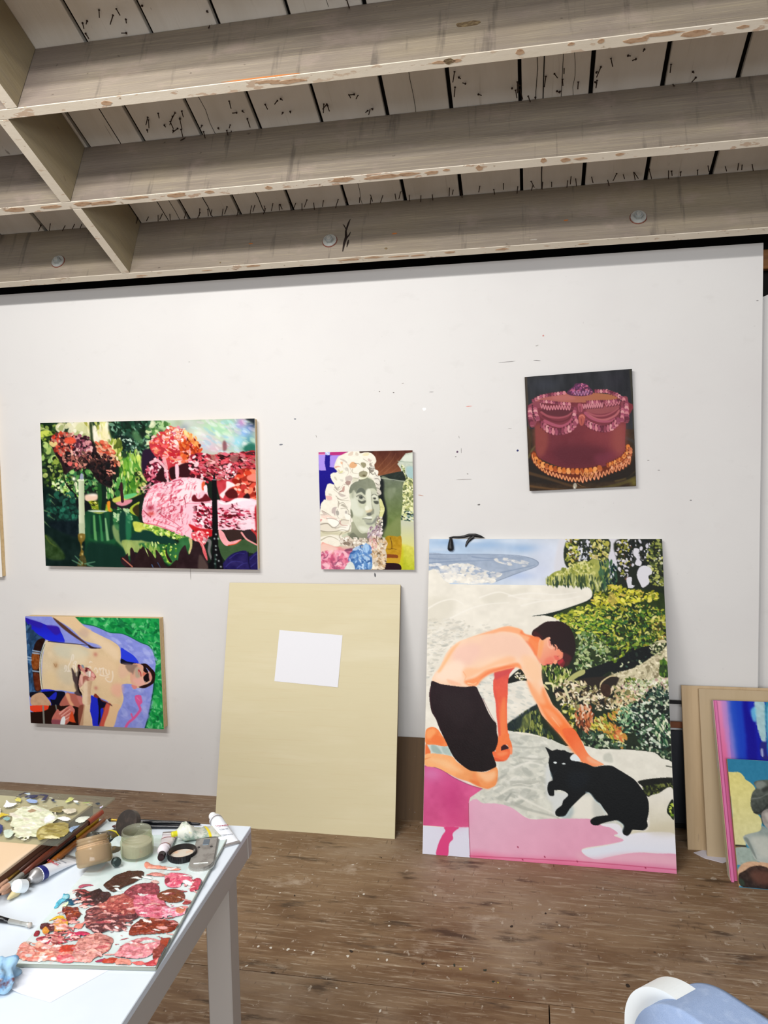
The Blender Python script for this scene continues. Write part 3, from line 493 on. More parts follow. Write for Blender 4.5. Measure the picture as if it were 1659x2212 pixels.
    a.B('d98bb8',63,1521,82.9,55.3,0.6)
    a.B('cc4a82',269,1774,82.9,55.3,0.5)
    a.L('8c3a62','2 1474 63 1476 160 1497 256 1537 378 1571 493 1592',4.1)
    a.L('a3405f','378 1682 383 1821 396 1996',4.1)
    a.P('d94a83','181 1833 276 1828 303 1830 269 1851 249 1871 253 1900 222 1930 208 2003 120 2002 127 1945 161 1885 188 1855')
    a.L('b9335f','389 1989 862 1979 1219 1973 1741 1974 1997 1976',5.5,a=0.7)
    a.L('a03858','779 1916 782 1919',9.7)
    a.L('a03858','816 1986 820 1988',9.7)
    a.L('a03858','548 2001 552 2004',9.7)
    a.L('a03858','991 1960 995 1963',9.7)
    a.L('a03858','1245 1971 1248 1974',9.7)
    a.L('a03858','1765 1978 1768 1980',9.7)
    a.P('cfd9d2','11 1339 198 1344 238 1407 52 1396',n=0.06)
    a.P('8ba39b','52 1349 92 1345 150 1393 76 1389',f=4.1,a=0.6)
    a.P('9fb3ab','149 1352 198 1356 230 1401 166 1392',f=4.9,a=0.6)
    a.P('f08a4e','6 1263 26 1241 67 1232 108 1245 141 1276 198 1344 84 1342 9 1336',n=0.05,nc=20)
    a.P('f5a468','18 1256 76 1243 92 1272 51 1302 14 1298',f=8.1)
    a.P('ee7d42','84 1278 125 1288 166 1328 101 1336 51 1320',f=6.5,a=0.8)
    a.P('ea7a44','7 1339 35 1362 52 1396 11 1433',f=2.4)
    a.P('f5b57c','7 1410 52 1396 150 1398 238 1409 279 1440 367 1476 454 1493 533 1487 596 1456 618 1478 615 1523 599 1564 555 1585 516 1589 453 1576 374 1554 286 1537 190 1507 109 1481 8 1471',n=0.04,g=('ee9a5e',85,1407,564,1548),nc=40)
    a.P('f8c79a','454 1496 549 1492 596 1478 595 1524 532 1549 485 1529',f=11.3,a=0.8)
    a.P('e57c42','382 1545 453 1547 485 1580 555 1584 603 1558 611 1512 617 1534 599 1566 555 1587 516 1590 437 1574',f=6.5,a=0.8)
    a.P('ee8f58','422 1497 442 1522 453 1553 430 1548 406 1521',f=6.5,a=0.6)
    a.P('f7cd9e','20 1433 166 1427 271 1469 327 1501 214 1489 101 1453',f=14.6,a=0.6)
    a.L('e2743c','7 1433 52 1420',8.1,w2=3.2,a=0.6,f=3.2)
    a.P('de5a50','590 872 588 908 576 935 580 1003 598 1061 605 1143 616 1201 621 1276 618 1317 709 1314 702 1250 694 1187 693 1082 700 999 701 940 717 881 757 838 653 840',n=0.03,g=('f2703f',653,870,647,1258))
    a.P('c84a52','590 872 717 845 709 881 636 906 596 919',f=6.5,a=0.6)
    a.P('f28e55','641 1089 674 1024 688 1141 686 1274 646 1316 632 1201',f=9.7,a=0.7)
    a.P('d9524c','581 967 598 1061 612 1172 623 1259 639 1258 625 1143 607 1026',f=4.9,a=0.6)
    a.P('f08048','621 1276 702 1250 713 1279 729 1307 738 1341 735 1370 723 1376 716 1354 693 1320 661 1321 645 1356 629 1365 602 1364 598 1347 610 1311',n=0.03)
    a.P('38141a','637 1357 646 1333 669 1320 693 1326 704 1343 645 1359')
    a.P('ef7444','568 1368 598 1363 645 1357 708 1344 720 1359 718 1376 699 1403 668 1418 628 1422 593 1419 583 1393',n=0.03)
    a.P('d95c3a','593 1401 668 1416 707 1394 718 1371 691 1412 644 1422 593 1419',f=3.2,a=0.8)
    a.P('f59a66','605 1375 684 1361 700 1371 645 1391',f=6.5,a=0.7)
    a.P('f08048','602 1364 614 1334 638 1328 645 1351 631 1367 613 1375',f=1.6)
    a.P('f4956a','715 1336 733 1336 735 1370 723 1375',f=2.4)
    a.P('f6d3b6','53 943 74 896 115 858 136 822 165 772 214 722 280 685 355 662 461 636 576 607 641 587 706 579 762 586 818 600 850 627 897 635 945 637 992 678 974 732 942 757 965 792 983 827 982 886 1000 950 1037 1008 1074 1065 1119 1095 1164 1137 1223 1198 1282 1259 1318 1297 1313 1410 1263 1350 1189 1302 1115 1236 1032 1170 979 1126 942 1063 889 988 859 913 821 860 781 838 733 845 653 861 556 884 483 922 426 974 329 974 214 968 124 960',n=0.025,nc=60)
    a.P('f5a672','690 580 762 586 818 600 850 627 937 636 1000 660 975 702 934 763 903 722 849 675 786 628 657 614 576 628 461 639 346 666 462 633 576 605',f=4.1,a=0.8)
    a.P('ef7d4a','806 624 818 603 834 621 866 632 921 639 976 654 944 679 881 644',f=4.9,a=0.75)
    a.P('eb6f4a','849 669 896 686 935 733 965 786 972 815 934 763 888 710',f=4.9,a=0.7)
    a.P('f0c8b4','494 644 657 624 785 640 864 686 895 746 846 783 703 767 574 776 460 803 428 743',f=24.3,a=0.7)
    a.P('eec3b8','231 734 412 688 461 742 395 828 247 831',f=24.3,a=0.6)
    a.P('f8dfca','132 858 247 807 329 830 313 914 165 942 74 926',f=19.4,a=0.8)
    a.P('f4935a','329 938 427 911 524 861 654 834 758 811 802 819 817 855 781 838 733 845 653 861 556 884 483 922 442 959 378 966',f=6.5,a=0.85)
    a.P('ee7c52','459 923 556 881 653 859 733 843 766 832 702 830 621 847 524 879',f=4.1,a=0.6)
    a.P('f7b98a','313 878 354 853 460 851 573 812 703 773 767 784 734 815 621 829 508 862 410 900 345 925',f=11.3,a=0.6)
    a.P('f4b896','181 929 247 940 312 962 247 967 198 953',f=4.9,a=0.6)
    a.L('f0a070','321 878 345 907 337 932 394 939',6.5,w2=2.4,a=0.6,f=4.1)
    a.L('f8e0b8','361 949 410 954 434 944',9.7,w2=4.1,a=0.7,f=3.2)
    a.P('f9b77e','99 883 148 821 214 735 297 684 247 734 165 833 123 883',f=6.5,a=0.7)
    a.P('f7c9a0','815 765 894 770 956 804 979 851 981 910 929 935 875 901 837 854',f=16.2,a=0.7)
    a.P('f49c66','859 913 889 983 949 1063 1032 1170 1115 1236 1306 1404 1316 1336 1238 1215 1149 1132 1066 1065 1029 1014 992 951 966 1016 951 993',f=11.3,g=('f77a34',929,935,1191,1239),a=0.95)
    a.P('ee6a3c','942 1063 987 1131 1047 1181 1100 1208 1115 1236 1032 1170 979 1126',f=5.7,a=0.75)
    a.P('f8ab7c','996 1085 1065 1106 1118 1144 1147 1184 1101 1179 1041 1135',f=9.7,a=0.7)
    a.L('f9c79c','1064 1140 1101 1174 1124 1196',6.5,w2=2.4,a=0.8,f=3.2)
    a.P('f3743a','1066 1071 1119 1104 1179 1154 1267 1242 1238 1215 1149 1132',f=4.1,a=0.7)
    a.P('f8c196','890 936 953 934 990 1003 1012 1061 950 1051 904 994',f=11.3,a=0.6)
    a.P('f0713c','1144 1215 1230 1202 1286 1258 1334 1333 1371 1366 1422 1387 1469 1406 1446 1413 1395 1422 1344 1412 1287 1388 1256 1351 1194 1290',n=0.02,g=('f7a070',1221,1260,1434,1406))
    a.P('f6b58e','1346 1362 1409 1388 1459 1407 1408 1407 1345 1390',f=6.9,a=0.8)
    a.P('f3874e','905 639 961 643 992 660 975 690 958 733 946 763 911 722 873 674',f=4.9,a=0.8)
    a.P('f3b491','968 661 1024 642 1087 659 1132 705 1162 740 1162 764 1138 782 1118 789 1098 813 1078 806 1066 815 1031 814 1021 820 991 822 968 798 950 768 955 721',g=('e98a70',976,684,1082,801))
    a.P('f5a86c','968 673 1000 660 994 720 969 780 951 762',f=6.5,a=0.8)
    a.P('e26a5c','1084 760 1115 759 1130 777 1118 789 1098 783',f=3.2,a=0.8)
    a.P('ee9270','1116 718 1163 735 1162 758 1138 765 1115 747',f=4.9,a=0.8)
    a.L('b2363f','1018 815 1051 809 1068 811',4.9,w2=2.4)
    a.L('c94a4a','1059 796 1078 804',4.9,w2=2.4,a=0.8)
    a.P('e87a66','1020 779 1068 766 1083 789 1051 808 1004 809',f=6.5,a=0.6)
    a.L('8a3a3a','1113 764 1131 759',4.1,w2=2.4,a=0.8)
    a.P('f4a080','1082 806 1098 813 1112 798 1106 786 1090 789',f=1.6)
    a.P('b8323c','1112 801 1145 779 1185 770 1191 811 1159 828 1129 818',f=3.2)
    a.P('2c1213','902 626 914 601 947 583 979 564 1027 544 1075 541 1138 540 1185 555 1223 579 1245 614 1262 667 1265 715 1247 762 1227 792 1191 817 1159 829 1176 799 1161 776 1162 740 1140 717 1120 712 1109 688 1078 689 1062 683 1056 647 1032 645 992 663 961 643 921 639',g=('241011',938,601,1210,716))
    a.P('5a1f22','1162 740 1209 751 1231 775 1191 817 1152 828 1129 812 1161 794',f=4.9,a=0.7)
    a.P('6a2026','906 626 930 607 977 630 1000 657 969 649 921 639',f=4.9,a=0.4)
    a.P('4a2a1c','1176 805 1207 793 1214 810 1183 823',f=3.2,a=0.8)
    a.P('f6b79a','1040 650 1056 642 1059 671 1074 689 1085 712 1061 719 1034 701 1031 672',f=0.8)
    a.P('e08a78','1043 659 1054 659 1062 695 1046 695',f=2.4,a=0.7)
    a.L('2c1213','1055 659 1078 689 1089 706',9.7,w2=3.2)
    a.L('2c1213','1070 677 1101 706 1096 724',9.7,w2=3.2)
    a.L('2c1213','1086 682 1121 694 1116 718',9.7,w2=3.2)
    a.L('2c1213','1132 711 1147 729 1163 735',9.7,w2=3.2)
    a.L('2c1213','1063 677 1070 695',9.7,w2=3.2)
    a.L('2c1213','1109 688 1128 717',9.7,w2=3.2)
    a.P('27141a','53 943 124 960 214 968 329 974 426 968 458 1006 498 1064 537 1128 577 1173 604 1196 609 1248 619 1282 614 1317 594 1358 572 1371 589 1410 606 1449 581 1465 517 1487 454 1491 390 1487 327 1461 263 1423 222 1378 182 1321 125 1241 92 1183 54 1137 35 1072 31 1018 41 975',n=0.02,g=('1a0c0d',247,976,407,1440))
    a.P('2c1f22','124 1009 328 1021 393 1091 360 1186 263 1213 165 1133',f=32.4,a=0.6)
    a.L('5a2230','41 981 37 1041 50 1101 92 1177 149 1264',5.7,w2=2.4,a=0.6,f=3.2)
    a.L('4e1a22','490 1041 553 1133 604 1196',4.9,w2=2.4,a=0.6,f=2.4)
    a.P('080b0d','1008 1322 1049 1337 1067 1340 1099 1332 1131 1336 1162 1335 1181 1343 1212 1349 1237 1350 1208 1370 1210 1388 1260 1396 1334 1407 1395 1423 1457 1414 1530 1412 1578 1429 1638 1454 1708 1487 1754 1530 1793 1573 1809 1617 1805 1671 1791 1716 1795 1746 1764 1770 1716 1772 1678 1773 1661 1793 1637 1808 1607 1800 1601 1778 1610 1751 1569 1727 1527 1729 1453 1746 1404 1762 1362 1755 1357 1733 1394 1713 1468 1701 1492 1695 1458 1661 1434 1635 1404 1623 1375 1597 1345 1575 1301 1596 1250 1634 1200 1673 1161 1716 1123 1727 1086 1719 1081 1697 1100 1678 1132 1658 1145 1630 1184 1597 1147 1575 1091 1573 1066 1577 1075 1597 1059 1609 1030 1599 1019 1567 1030 1530 1062 1515 1050 1488 1039 1451 1031 1414 1037 1377 1023 1349',n=0.015)
    a.P('10181f','1195 1463 1332 1448 1354 1511 1253 1571 1180 1537',f=24.0,a=0.7)
    a.L('22343c','1095 1458 1069 1478 1056 1515',6.7,w2=4.0,a=0.5,f=4.0)
    a.P('e4ecea','1070 1411 1084 1405 1099 1411 1084 1418')
    a.P('e4ecea','1138 1415 1153 1411 1169 1414 1153 1420')
    a.P('dfe6e6','1211 1370 1243 1355 1273 1372 1285 1395 1235 1395 1208 1389')
    a.L('b9cfd3','1044 1469 1062 1506',12.0,w2=6.7,a=0.6,f=6.7)
    a.L('b9cfd3','1398 1618 1446 1652 1474 1691',12.0,w2=6.7,a=0.6,f=6.7)
    a.L('b9cfd3','1123 1727 1167 1718 1199 1678',12.0,w2=6.7,a=0.6,f=6.7)
    a.L('b9cfd3','1327 1576 1363 1584 1398 1618',12.0,w2=6.7,a=0.6,f=6.7)
    a.L('b9cfd3','1569 1729 1610 1751 1598 1787',12.0,w2=6.7,a=0.6,f=6.7)
    a.P('080b0d','1023 1553 1067 1542 1075 1597 1059 1609 1030 1601')
    return a.grid()
def paint_garden():
    a=Art(400,270,'16241a',7)
    a.P('1c3320','0 -23 1092 -8 1075 612 -4 602',n=0.12,k=0,nc=90)
    a.D('-1 -4 253 2 142 213 165 505 333 800 325 1046 78 996 -4 602','2f4a22 5f7d33 1a2c16 8da24a 3a5a28 16241a b7c474',200,(26.4,72.7),asp=1.7,clip=0,a=0.85)
    a.D('154 87 238 21 457 6 533 152 530 248 341 216 277 99','e6e3c4 cfd0a0 f0edd6 a9b27c d9d5aa',70,(39.7,99.2),asp=1.5,ang=(30,150),clip=0,a=0.9)
    a.D('457 6 685 21 694 165 655 337 548 297 505 171','f0e8c0 d9d890 e8dfae c9cc6c 6f7f35 f2ecd2 a8a94a',80,(46.3,125.6),asp=2.8,ang=(50,100),clip=0,a=0.85)
    a.P('f0eada','495 74 522 65 572 201 584 249 542 297 510 219',f=7.9,a=0.9)
    a.P('ece2b4','588 124 629 106 659 203 647 385 613 394 596 278',f=10.6,a=0.9)
    a.P('20301c','480 16 504 17 510 219 515 296 489 257 483 122',f=5.3,a=0.9)
    a.D('15 113 138 135 120 261 10 240','8fa83c c3cf5c 5d7a2a 2a3c1c',30,(26.4,72.7),asp=1.8,ang=(0,60),clip=0)
    a.D('22 289 132 310 129 544 20 523','7a9a5c b0c874 4f7038 2a4022 98b866',36,(33.1,79.3),asp=1.5,clip=0)
    a.D('126 466 246 545 227 702 133 642','6f8a38 3a5224 94a84a 20301a',34,(26.4,66.1),asp=1.4,clip=0)
    a.P('17301f','693 2 1085 1 1080 182 979 476 867 436 767 397 691 251',f=6.6,n=0.1,nc=60)
    a.D('699 12 1085 11 1080 172 980 419 768 387','1f4030 2d5a44 14261e 4a7a5c 0f1f18 7aa58a 214a38',170,(26.4,86.0),ang=(10,120),clip=0,a=0.85)
    a.P('10201e','720 185 853 225 869 360 781 387 723 319',f=9.3,a=0.8)
    a.D('754 176 945 265 927 437 767 416','a8c4b0 5c8a74 c9dccb 2a4a3c',34,(13.2,33.1),asp=1.8,clip=0)
    a.P('5d8a5c','882 149 922 140 966 227 983 323 931 284 887 216',f=9.3,a=0.8)
    a.P('4f8a30','763 532 818 494 865 475 965 476 988 611 972 726 953 900 883 1016 782 1016 755 802',f=6.6,n=0.16,nc=40)
    a.D('678 241 770 301 764 512 684 473','cfcf7c e8e4ae 8a9a38 b0b858 5a6a28',40,(33.1,92.6),asp=2.2,ang=(60,120),clip=0)
    a.L('c9e08a','870 533 861 629 872 706',37.0,w2=11.1,a=0.9,f=4.0)
    a.L('dbe874','932 485 949 591 973 688',43.6,w2=13.1,a=0.9,f=4.0)
    a.L('63a030','831 513 832 706 834 851',33.1,w2=9.9,a=0.9,f=4.0)
    a.L('d9dc8c','776 551 779 667 769 783',29.1,w2=8.7,a=0.9,f=4.0)
    a.L('a6c440','801 609 803 754 852 910',26.4,w2=7.9,a=0.9,f=4.0)
    a.L('a9c860','907 649 917 765 901 861',33.1,w2=9.9,a=0.9,f=4.0)
    a.L('a8d0a8','864 533 872 475 913 437',26.4,w2=7.9,a=0.9,f=4.0)
    a.L('9cc8a0','954 418 979 457 999 477',14.5,w2=4.4,a=0.9,f=4.0)
    a.D('765 474 980 419 980 900 790 958','4a8a2a b8d468 2f6a24 dde89c 7ab040 1f4a20 98c050',110,(26.4,86.0),asp=3,ang=(70,110),clip=0,a=0.8)
    a.D('905 707 987 669 986 929 917 978','6a8a34 c9c878 3c5a24 d9b89a 27381a a8b85c',50,(19.8,52.9),asp=1.5,clip=0)
    a.D('339 644 570 665 630 899 519 977 423 977 218 957 154 799','2f6a34 5a9a4a 1a3a22 a6cf7c 3f7f4c 88b870 16301e',160,(26.4,72.7),clip=0,a=0.85)
    a.D('114 779 361 781 352 1036 120 976','8fb84c c4dc8c 2a4a20 5a8030 18281a e0ecb8',80,(17.2,43.6),asp=1.4,clip=0)
    a.D('618 860 789 783 782 997 626 1016','b9d084 e0e8b4 5a9a48 7ab868 357038',60,(33.1,86.0),asp=3,ang=(80,100),clip=0)
    a.P('e8c8b0','415 1006 491 992 538 1006 529 1065 474 1095 419 1085',f=4.0)
    a.B('f4ece0',491,997,46.3,14.5,0.8)
    a.P('8fa832','433 1095 529 1085 622 1134 674 1222 551 1222 471 1183',f=3.3,n=0.15,nc=30)
    a.D('446 1095 556 1085 552 1203 484 1193','c9cc3c 8a8a24 3c4218 e0dc7c',40,(17.2,46.3),asp=2.4,ang=(0,40),clip=0)
    a.P('c9c85c','679 1055 762 1016 897 987 910 1016 759 1094 691 1104',f=2.6)
    a.P('6ac07c','789 1007 884 978 910 997 848 1046 794 1055',f=3.3)
    a.P('d98f9a','704 1114 759 1085 827 1065 864 1065 853 1104 805 1143 751 1153',f=2.0)
    a.P('3a1e26','753 851 777 841 780 958 786 1085 769 1109 756 1075')
    a.P('261c22','696 1153 811 1163 837 1192 742 1222 682 1192',f=3.3)
    a.P('e0902c','623 1104 651 1085 656 1153 648 1192 667 1232 640 1232 628 1183',f=2.0)
    a.P('1d4a24','543 860 583 880 584 1046 565 1212 545 1203 537 1046',f=2.0)
    a.P('12261e','577 850 619 831 619 1016 603 1212 565 1212 578 1046',f=2.0)
    a.P('2a1a1e','94 202 213 146 328 177 382 207 489 248 534 335 659 434 736 551 747 609 690 705 671 899 591 860 525 782 475 664 395 605 283 663 226 721 185 545 128 407',f=3.3,n=0.06)
    a.D('94 202 207 136 342 187 348 391 236 448 142 407','c9503a e8685a 8a3028 d98a7a e0b0a0 5a2a28 d94a34 b87a6a',150,(22.5,52.9),asp=1.5,clip=0)
    a.D('341 207 477 209 498 393 386 469 320 410','c98a92 a05a6a e0b4b0 5c2c3c d99a9a 8a4858 3a1c28',120,(19.8,50.2),asp=1.4,clip=0)
    a.D('529 277 650 299 749 551 733 628 654 569 563 452','d9684a e0a080 b04030 e8b89a 7a4430 c97a5a',110,(21.2,52.9),asp=1.8,ang=(10,60),clip=0)
    a.D('237 428 645 453 678 666 570 665 477 606 283 663','3a1e22 5a2c30 8a5048 1c1416 a8685c 2a1a18 6a4a40 c98a7a',240,(18.5,48.9),asp=1.5,clip=0)
    a.D('479 548 641 569 671 880 540 762','1a1416 2c1c1e 101012 4a302c 241c1c',130,(19.8,59.5),asp=1.5,clip=0)
    a.D('638 666 711 686 689 763 642 734','e0a890 d98a7a 5a3028',16,(19.8,39.7),ang=(0,40),clip=0)
    a.L('e8d890','105 290 125 310 146 291',39.7,w2=33.1,a=0.9,f=4.0)
    a.P('e5583c','245 215 327 216 345 274 297 293 236 282',f=3.3,a=0.9)
    a.P('e8786a','328 556 355 566 347 615 327 595')
    a.P('d96a64','260 545 301 556 286 604 259 585')
    a.L('1a1216','477 606 439 528 386 469',15.9,w2=7.9,a=0.8)
    a.L('140f14','348 1154 326 1016 261 898 223 800 214 682',17.2,w2=8.6)
    a.L('140f14','325 1036 286 957 235 859',11.9,w2=6.0)
    a.L('140f14','349 1124 331 1046 320 800',9.3,w2=4.6)
    a.B('e4f0cc',310,776,18.5,18.5,1.2)
    a.B('e8f0c8',331,879,14.5,39.7,0.9)
    a.B('d9e8b8',184,937,14.5,14.5,1)
    a.P('0f2420','-11 947 202 996 350 1095 419 1095 471 1183 413 1252 422 1391 402 1589 429 1997 4 2006',f=7.9,n=0.08,nc=60)
    a.D('23 976 326 1016 343 1312 78 1353','143a30 1c5040 0e201e 2a6a54 123028',120,(26.4,79.3),asp=1.7,clip=0,a=0.8)
    a.D('167 1194 326 1193 320 1362 161 1363','1f5a48 2c7a60 123a30',50,(19.8,52.9),asp=1.4,clip=0,a=0.8)
    a.P('0f1518','324 1075 433 1085 470 1193 407 1233 346 1213',f=3.3)
    a.L('6f8a5c','64 996 117 1046',13.2,w2=4.0,a=0.7,f=4.0)
    a.L('6f8a5c','75 1075 114 1135',13.2,w2=4.0,a=0.7,f=4.0)
    a.L('6f8a5c','6 1214 75 1254',13.2,w2=4.0,a=0.7,f=4.0)
    a.L('6f8a5c','46 1284 106 1343',13.2,w2=4.0,a=0.7,f=4.0)
    a.L('6f8a5c','7 1374 60 1453',13.2,w2=4.0,a=0.7,f=4.0)
    a.P('0d1c22','91 1363 451 1361 446 1509 333 1590 74 1453',f=10.6,n=0.06)
    a.P('2c4420','7 1554 75 1613 141 1722 186 1811 183 1902 15 1885 2 1694',f=6.6,n=0.12,nc=30)
    a.L('55682a','13 1573 52 1663 113 1722',19.8,w2=6.6,a=0.7,f=5.3)
    a.P('174a2e','414 1233 700 1241 891 1192 914 1309 952 1406 1050 1484 1045 1680 873 1781 765 1991 422 1997 398 1688',f=4.0,n=0.1,nc=30,ny=120)
    a.L('6fae6a','494 1291 496 1439 503 1647',18.2,w2=30.4,a=0.85,f=7.9)
    a.L('3f8a54','549 1291 558 1449 565 1627',15.9,w2=26.4,a=0.85,f=7.9)
    a.L('8fc088','602 1330 611 1488 620 1626',17.5,w2=29.1,a=0.85,f=7.9)
    a.L('0f3a28','522 1272 522 1489',15.9,w2=26.4,a=0.85,f=7.9)
    a.L('0e3226','584 1271 584 1488',17.5,w2=29.1,a=0.85,f=7.9)
    a.L('0f3024','659 1251 655 1586',23.8,w2=39.7,a=0.85,f=7.9)
    a.L('123a2c','466 1311 466 1529',15.9,w2=26.4,a=0.85,f=7.9)
    a.L('1c5a34','442 1608 537 1667 674 1645',23.8,w2=39.7,a=0.85,f=7.9)
    a.P('0f2c26','427 1668 673 1685 779 1782 759 1991 429 1997',f=13.2,a=0.8)
    a.P('a9b878','667 1428 702 1408 741 1447 732 1526 770 1624 844 1643 875 1741 824 1841 792 1782 747 1703 695 1625 671 1527',f=4.0,a=0.7)
    a.P('3f7a4c','694 1232 823 1221 804 1388 720 1487 682 1389',f=5.3,n=0.12,a=0.8)
    a.D('695 1212 843 1211 818 1388 703 1389','8fc08a 3a7a44 b7d0a0 1c4a30',50,(22.5,59.5),asp=1.8,ang=(0,60),clip=0)
    a.P('123c30','740 1271 801 1260 791 1604 736 1625',f=5.3)
    a.P('2c7a54','800 1290 848 1290 838 1623 797 1624',f=5.3,a=0.8)
    a.P('c9d05c','866 1368 939 1377 1051 1445 1049 1523 895 1505 870 1446',f=2.6,n=0.12)
    a.P('133a34','868 1525 1050 1503 1046 1640 837 1643 853 1564',f=5.3,a=0.9)
    a.P('a8b86a','756 1624 878 1623 1046 1640 1039 1876 873 1781 804 1841 767 1723',f=3.3,n=0.1,a=0.85,nc=20,ny=60)
    a.P('e4ead2','435 1218 531 1211 620 1222 592 1237 483 1237',f=2.0,a=0.9)
    a.P('8fa050','482 1242 592 1237 550 1262',f=1.3)
    a.P('a8b83c','837 1202 858 1153 927 1094 927 1123 891 1192 915 1289 849 1250')
    a.P('3a3018','864 1192 920 1133 922 1289 889 1270',f=2.6)
    a.P('d3d9bb','355 781 411 783 405 1193 400 1544 341 1545 350 1095',f=0.7,g=('b3bd9a',354,1193,409,1193),k=0)
    a.P('e3e7cf','356 781 411 783 409 806 356 805',f=0.7,k=0)
    a.P('aab893','340 1391 402 1391 400 1539 343 1540',f=5.3,k=0,a=0.5)
    a.P('9aa2b4','370 781 376 722 392 703 404 732 404 781')
    a.P('7a6428','334 1545 400 1544 394 1629 372 1659 362 1739 381 1788 372 1848 337 1849 354 1769 350 1679 335 1630',f=2.0,n=0.14,nc=14)
    a.P('4a4420','351 1849 393 1848 401 1998 318 2000 328 1919',f=3.3,n=0.14,nc=14)
    a.B('d9c888',361,1580,9.3,13.2,0.8)
    a.B('d9c888',366,1719,9.3,13.2,0.8)
    a.B('d9c888',366,1819,9.3,13.2,0.8)
    a.B('d9c888',362,1949,9.3,13.2,0.8)
    a.L('6a9a78','296 1850 362 1949',9.3,w2=14.5,a=0.7,f=4.0)
    a.L('6a9a78','487 1926 389 1958',9.3,w2=14.5,a=0.7,f=4.0)
    a.L('6a9a78','266 1910 347 1969',9.3,w2=14.5,a=0.7,f=4.0)
    a.L('6a9a78','471 1996 416 1968',9.3,w2=14.5,a=0.7,f=4.0)
    a.P('2c1a20','735 1872 777 1842 805 1801 810 1871 829 1920 827 1762 848 1722 886 1810 944 1681 983 1720 1042 1778 1036 1985 786 1990',f=1.3,n=0.05)
    a.L('d9846a','755 1872 801 1930 847 1989',10.6,w2=13.2,a=0.8,f=2.0)
    a.P('b9c8b4','1145 -6 2006 4 2011 461 1776 496 1552 494 1449 376 1413 221 1308 142 1175 140',f=9.4,n=0.08,nc=80)
    a.B('a8cf8a',1156,72,74.2,40.4,0.9)
    a.B('7aa860',1074,138,40.4,40.4,0.8)
    a.B('c9cfc8',1390,48,87.6,40.4,0.9)
    a.B('9098a4',1362,105,40.4,33.7,0.7)
    a.B('d9d2d4',1558,243,107.9,80.9,0.9)
    a.B('b4dcb4',1627,101,101.1,47.2,0.9)
    a.B('a4d8b0',1717,160,74.2,40.4,0.8)
    a.B('9cb0e0',1849,86,53.9,53.9,0.9)
    a.B('8fb4ec',1906,183,47.2,53.9,0.9)
    a.B('9cd8ec',1845,306,74.2,60.7,0.9)
    a.B('c9ecdc',1768,247,47.2,40.4,0.8)
    a.B('c88ac0',1882,49,40.4,33.7,0.8)
    a.B('9fd0a8',1772,46,60.7,27.0,0.8)
    a.B('dde0d4',1493,175,53.9,40.4,0.9)
    a.B('d4c4d4',1582,340,80.9,53.9,0.8)
    a.B('e0b8c8',1646,399,67.4,33.7,0.7)
    a.B('5a9ab0',1950,269,40.4,47.2,0.8)
    a.B('2f7a60',1941,384,53.9,47.2,0.9)
    a.B('34405c',1973,79,40.4,53.9,0.9)
    a.B('c9a0a4',1733,342,40.4,27.0,0.8)
    a.B('7a9ad8',1946,136,33.7,40.4,0.7)
    a.B('a8b494',1311,36,40.4,33.7,0.7)
    a.D('1457 49 1980 51 1973 422 1580 436','c9e8e0 e8e4ec a8c8e8 d0e8c4 e4d4e0 8fc8dc f0f0ec',110,(33.7,101.1),asp=2.8,ang=(0,60),clip=0,a=0.35)
    a.P('141c26','1916 2 2003 4 2005 89 1967 51',f=8.1,a=0.9)
    a.P('1f6a58','1896 383 1949 326 2000 346 2005 442 1920 441',f=6.7,a=0.9)
    a.P('7a3a44','1714 294 1740 304 1745 400 1712 419',f=4.0,a=0.7)
    a.D('1050 40 1212 5 1227 179 1118 236 1020 370','8ab86c c9dca0 4a7a3c a9c890 2f5a34 e4e8c4',70,(27.0,74.2),asp=1.8,clip=0,a=0.8)
    a.P('2a1830','978 409 1087 400 1179 489 1190 822 1102 841 969 722',f=5.4)
    a.P('c23a44','1050 273 1153 188 1209 111 1269 103 1360 182 1452 241 1488 396 1552 494 1645 466 1763 458 1875 459 2011 461 2007 1067 1896 1048 1698 1096 1624 824 1439 774 1237 822 1195 626 1098 488 1047 380',f=2.7,n=0.14,nc=40)
    a.D('1043 263 1209 121 1289 103 1452 232 1488 387 1552 513 1443 609 1244 568 1179 489 1085 449','e8555a f2a0a0 f7c8c0 c9303c e87a5c f4b0a8 d9603c fbe0d8 b8343c e89070',330,(24.3,64.7),ang=(-50,60),clip=0,bend=0.7)
    a.D('1318 297 1478 280 1499 493 1353 491','c9481c a03014 e0783c d9592c 7a2010',80,(27.0,60.7),asp=1.8,clip=0)
    a.D('1209 92 1362 114 1359 230 1213 189','e8a080 f4ece0 c95a48 d98a9a f0c8b4',60,(17.5,40.4),asp=1.8,clip=0)
    a.D('1361 163 1466 222 1476 338 1411 279','f0a860 f6d090 e08848',30,(27.0,60.7),asp=2.4,ang=(30,90),clip=0)
    a.P('6a1830','983 722 1056 546 1131 508 1195 626 1190 822 1048 831',f=2.7)
    a.D('982 742 1056 527 1151 518 1201 646 1203 822 1061 841','f0b8c4 d96a80 8a2440 f6d8dc 4a1020 e08898 c94860 2a0c14',170,(17.5,40.4),asp=1.7,clip=0)
    a.P('301016','1127 664 1168 626 1172 753 1197 822 1143 821 1090 782',f=2.0)
    a.P('2c0e14','1222 646 1282 627 1286 763 1238 793 1219 724',f=2.0)
    a.P('3a1018','1310 608 1404 579 1414 706 1439 784 1319 764 1300 724',f=2.0)
    a.L('f2c0c8','1048 566 1110 537 1162 606 1194 685 1203 822',27.0,w2=17.5,a=0.9)
    a.P('f4c4d0','1273 607 1300 598 1308 685 1299 783 1278 783')
    a.L('f0b0b4','1171 509 1189 606 1195 645',33.7,w2=20.2,a=0.9)
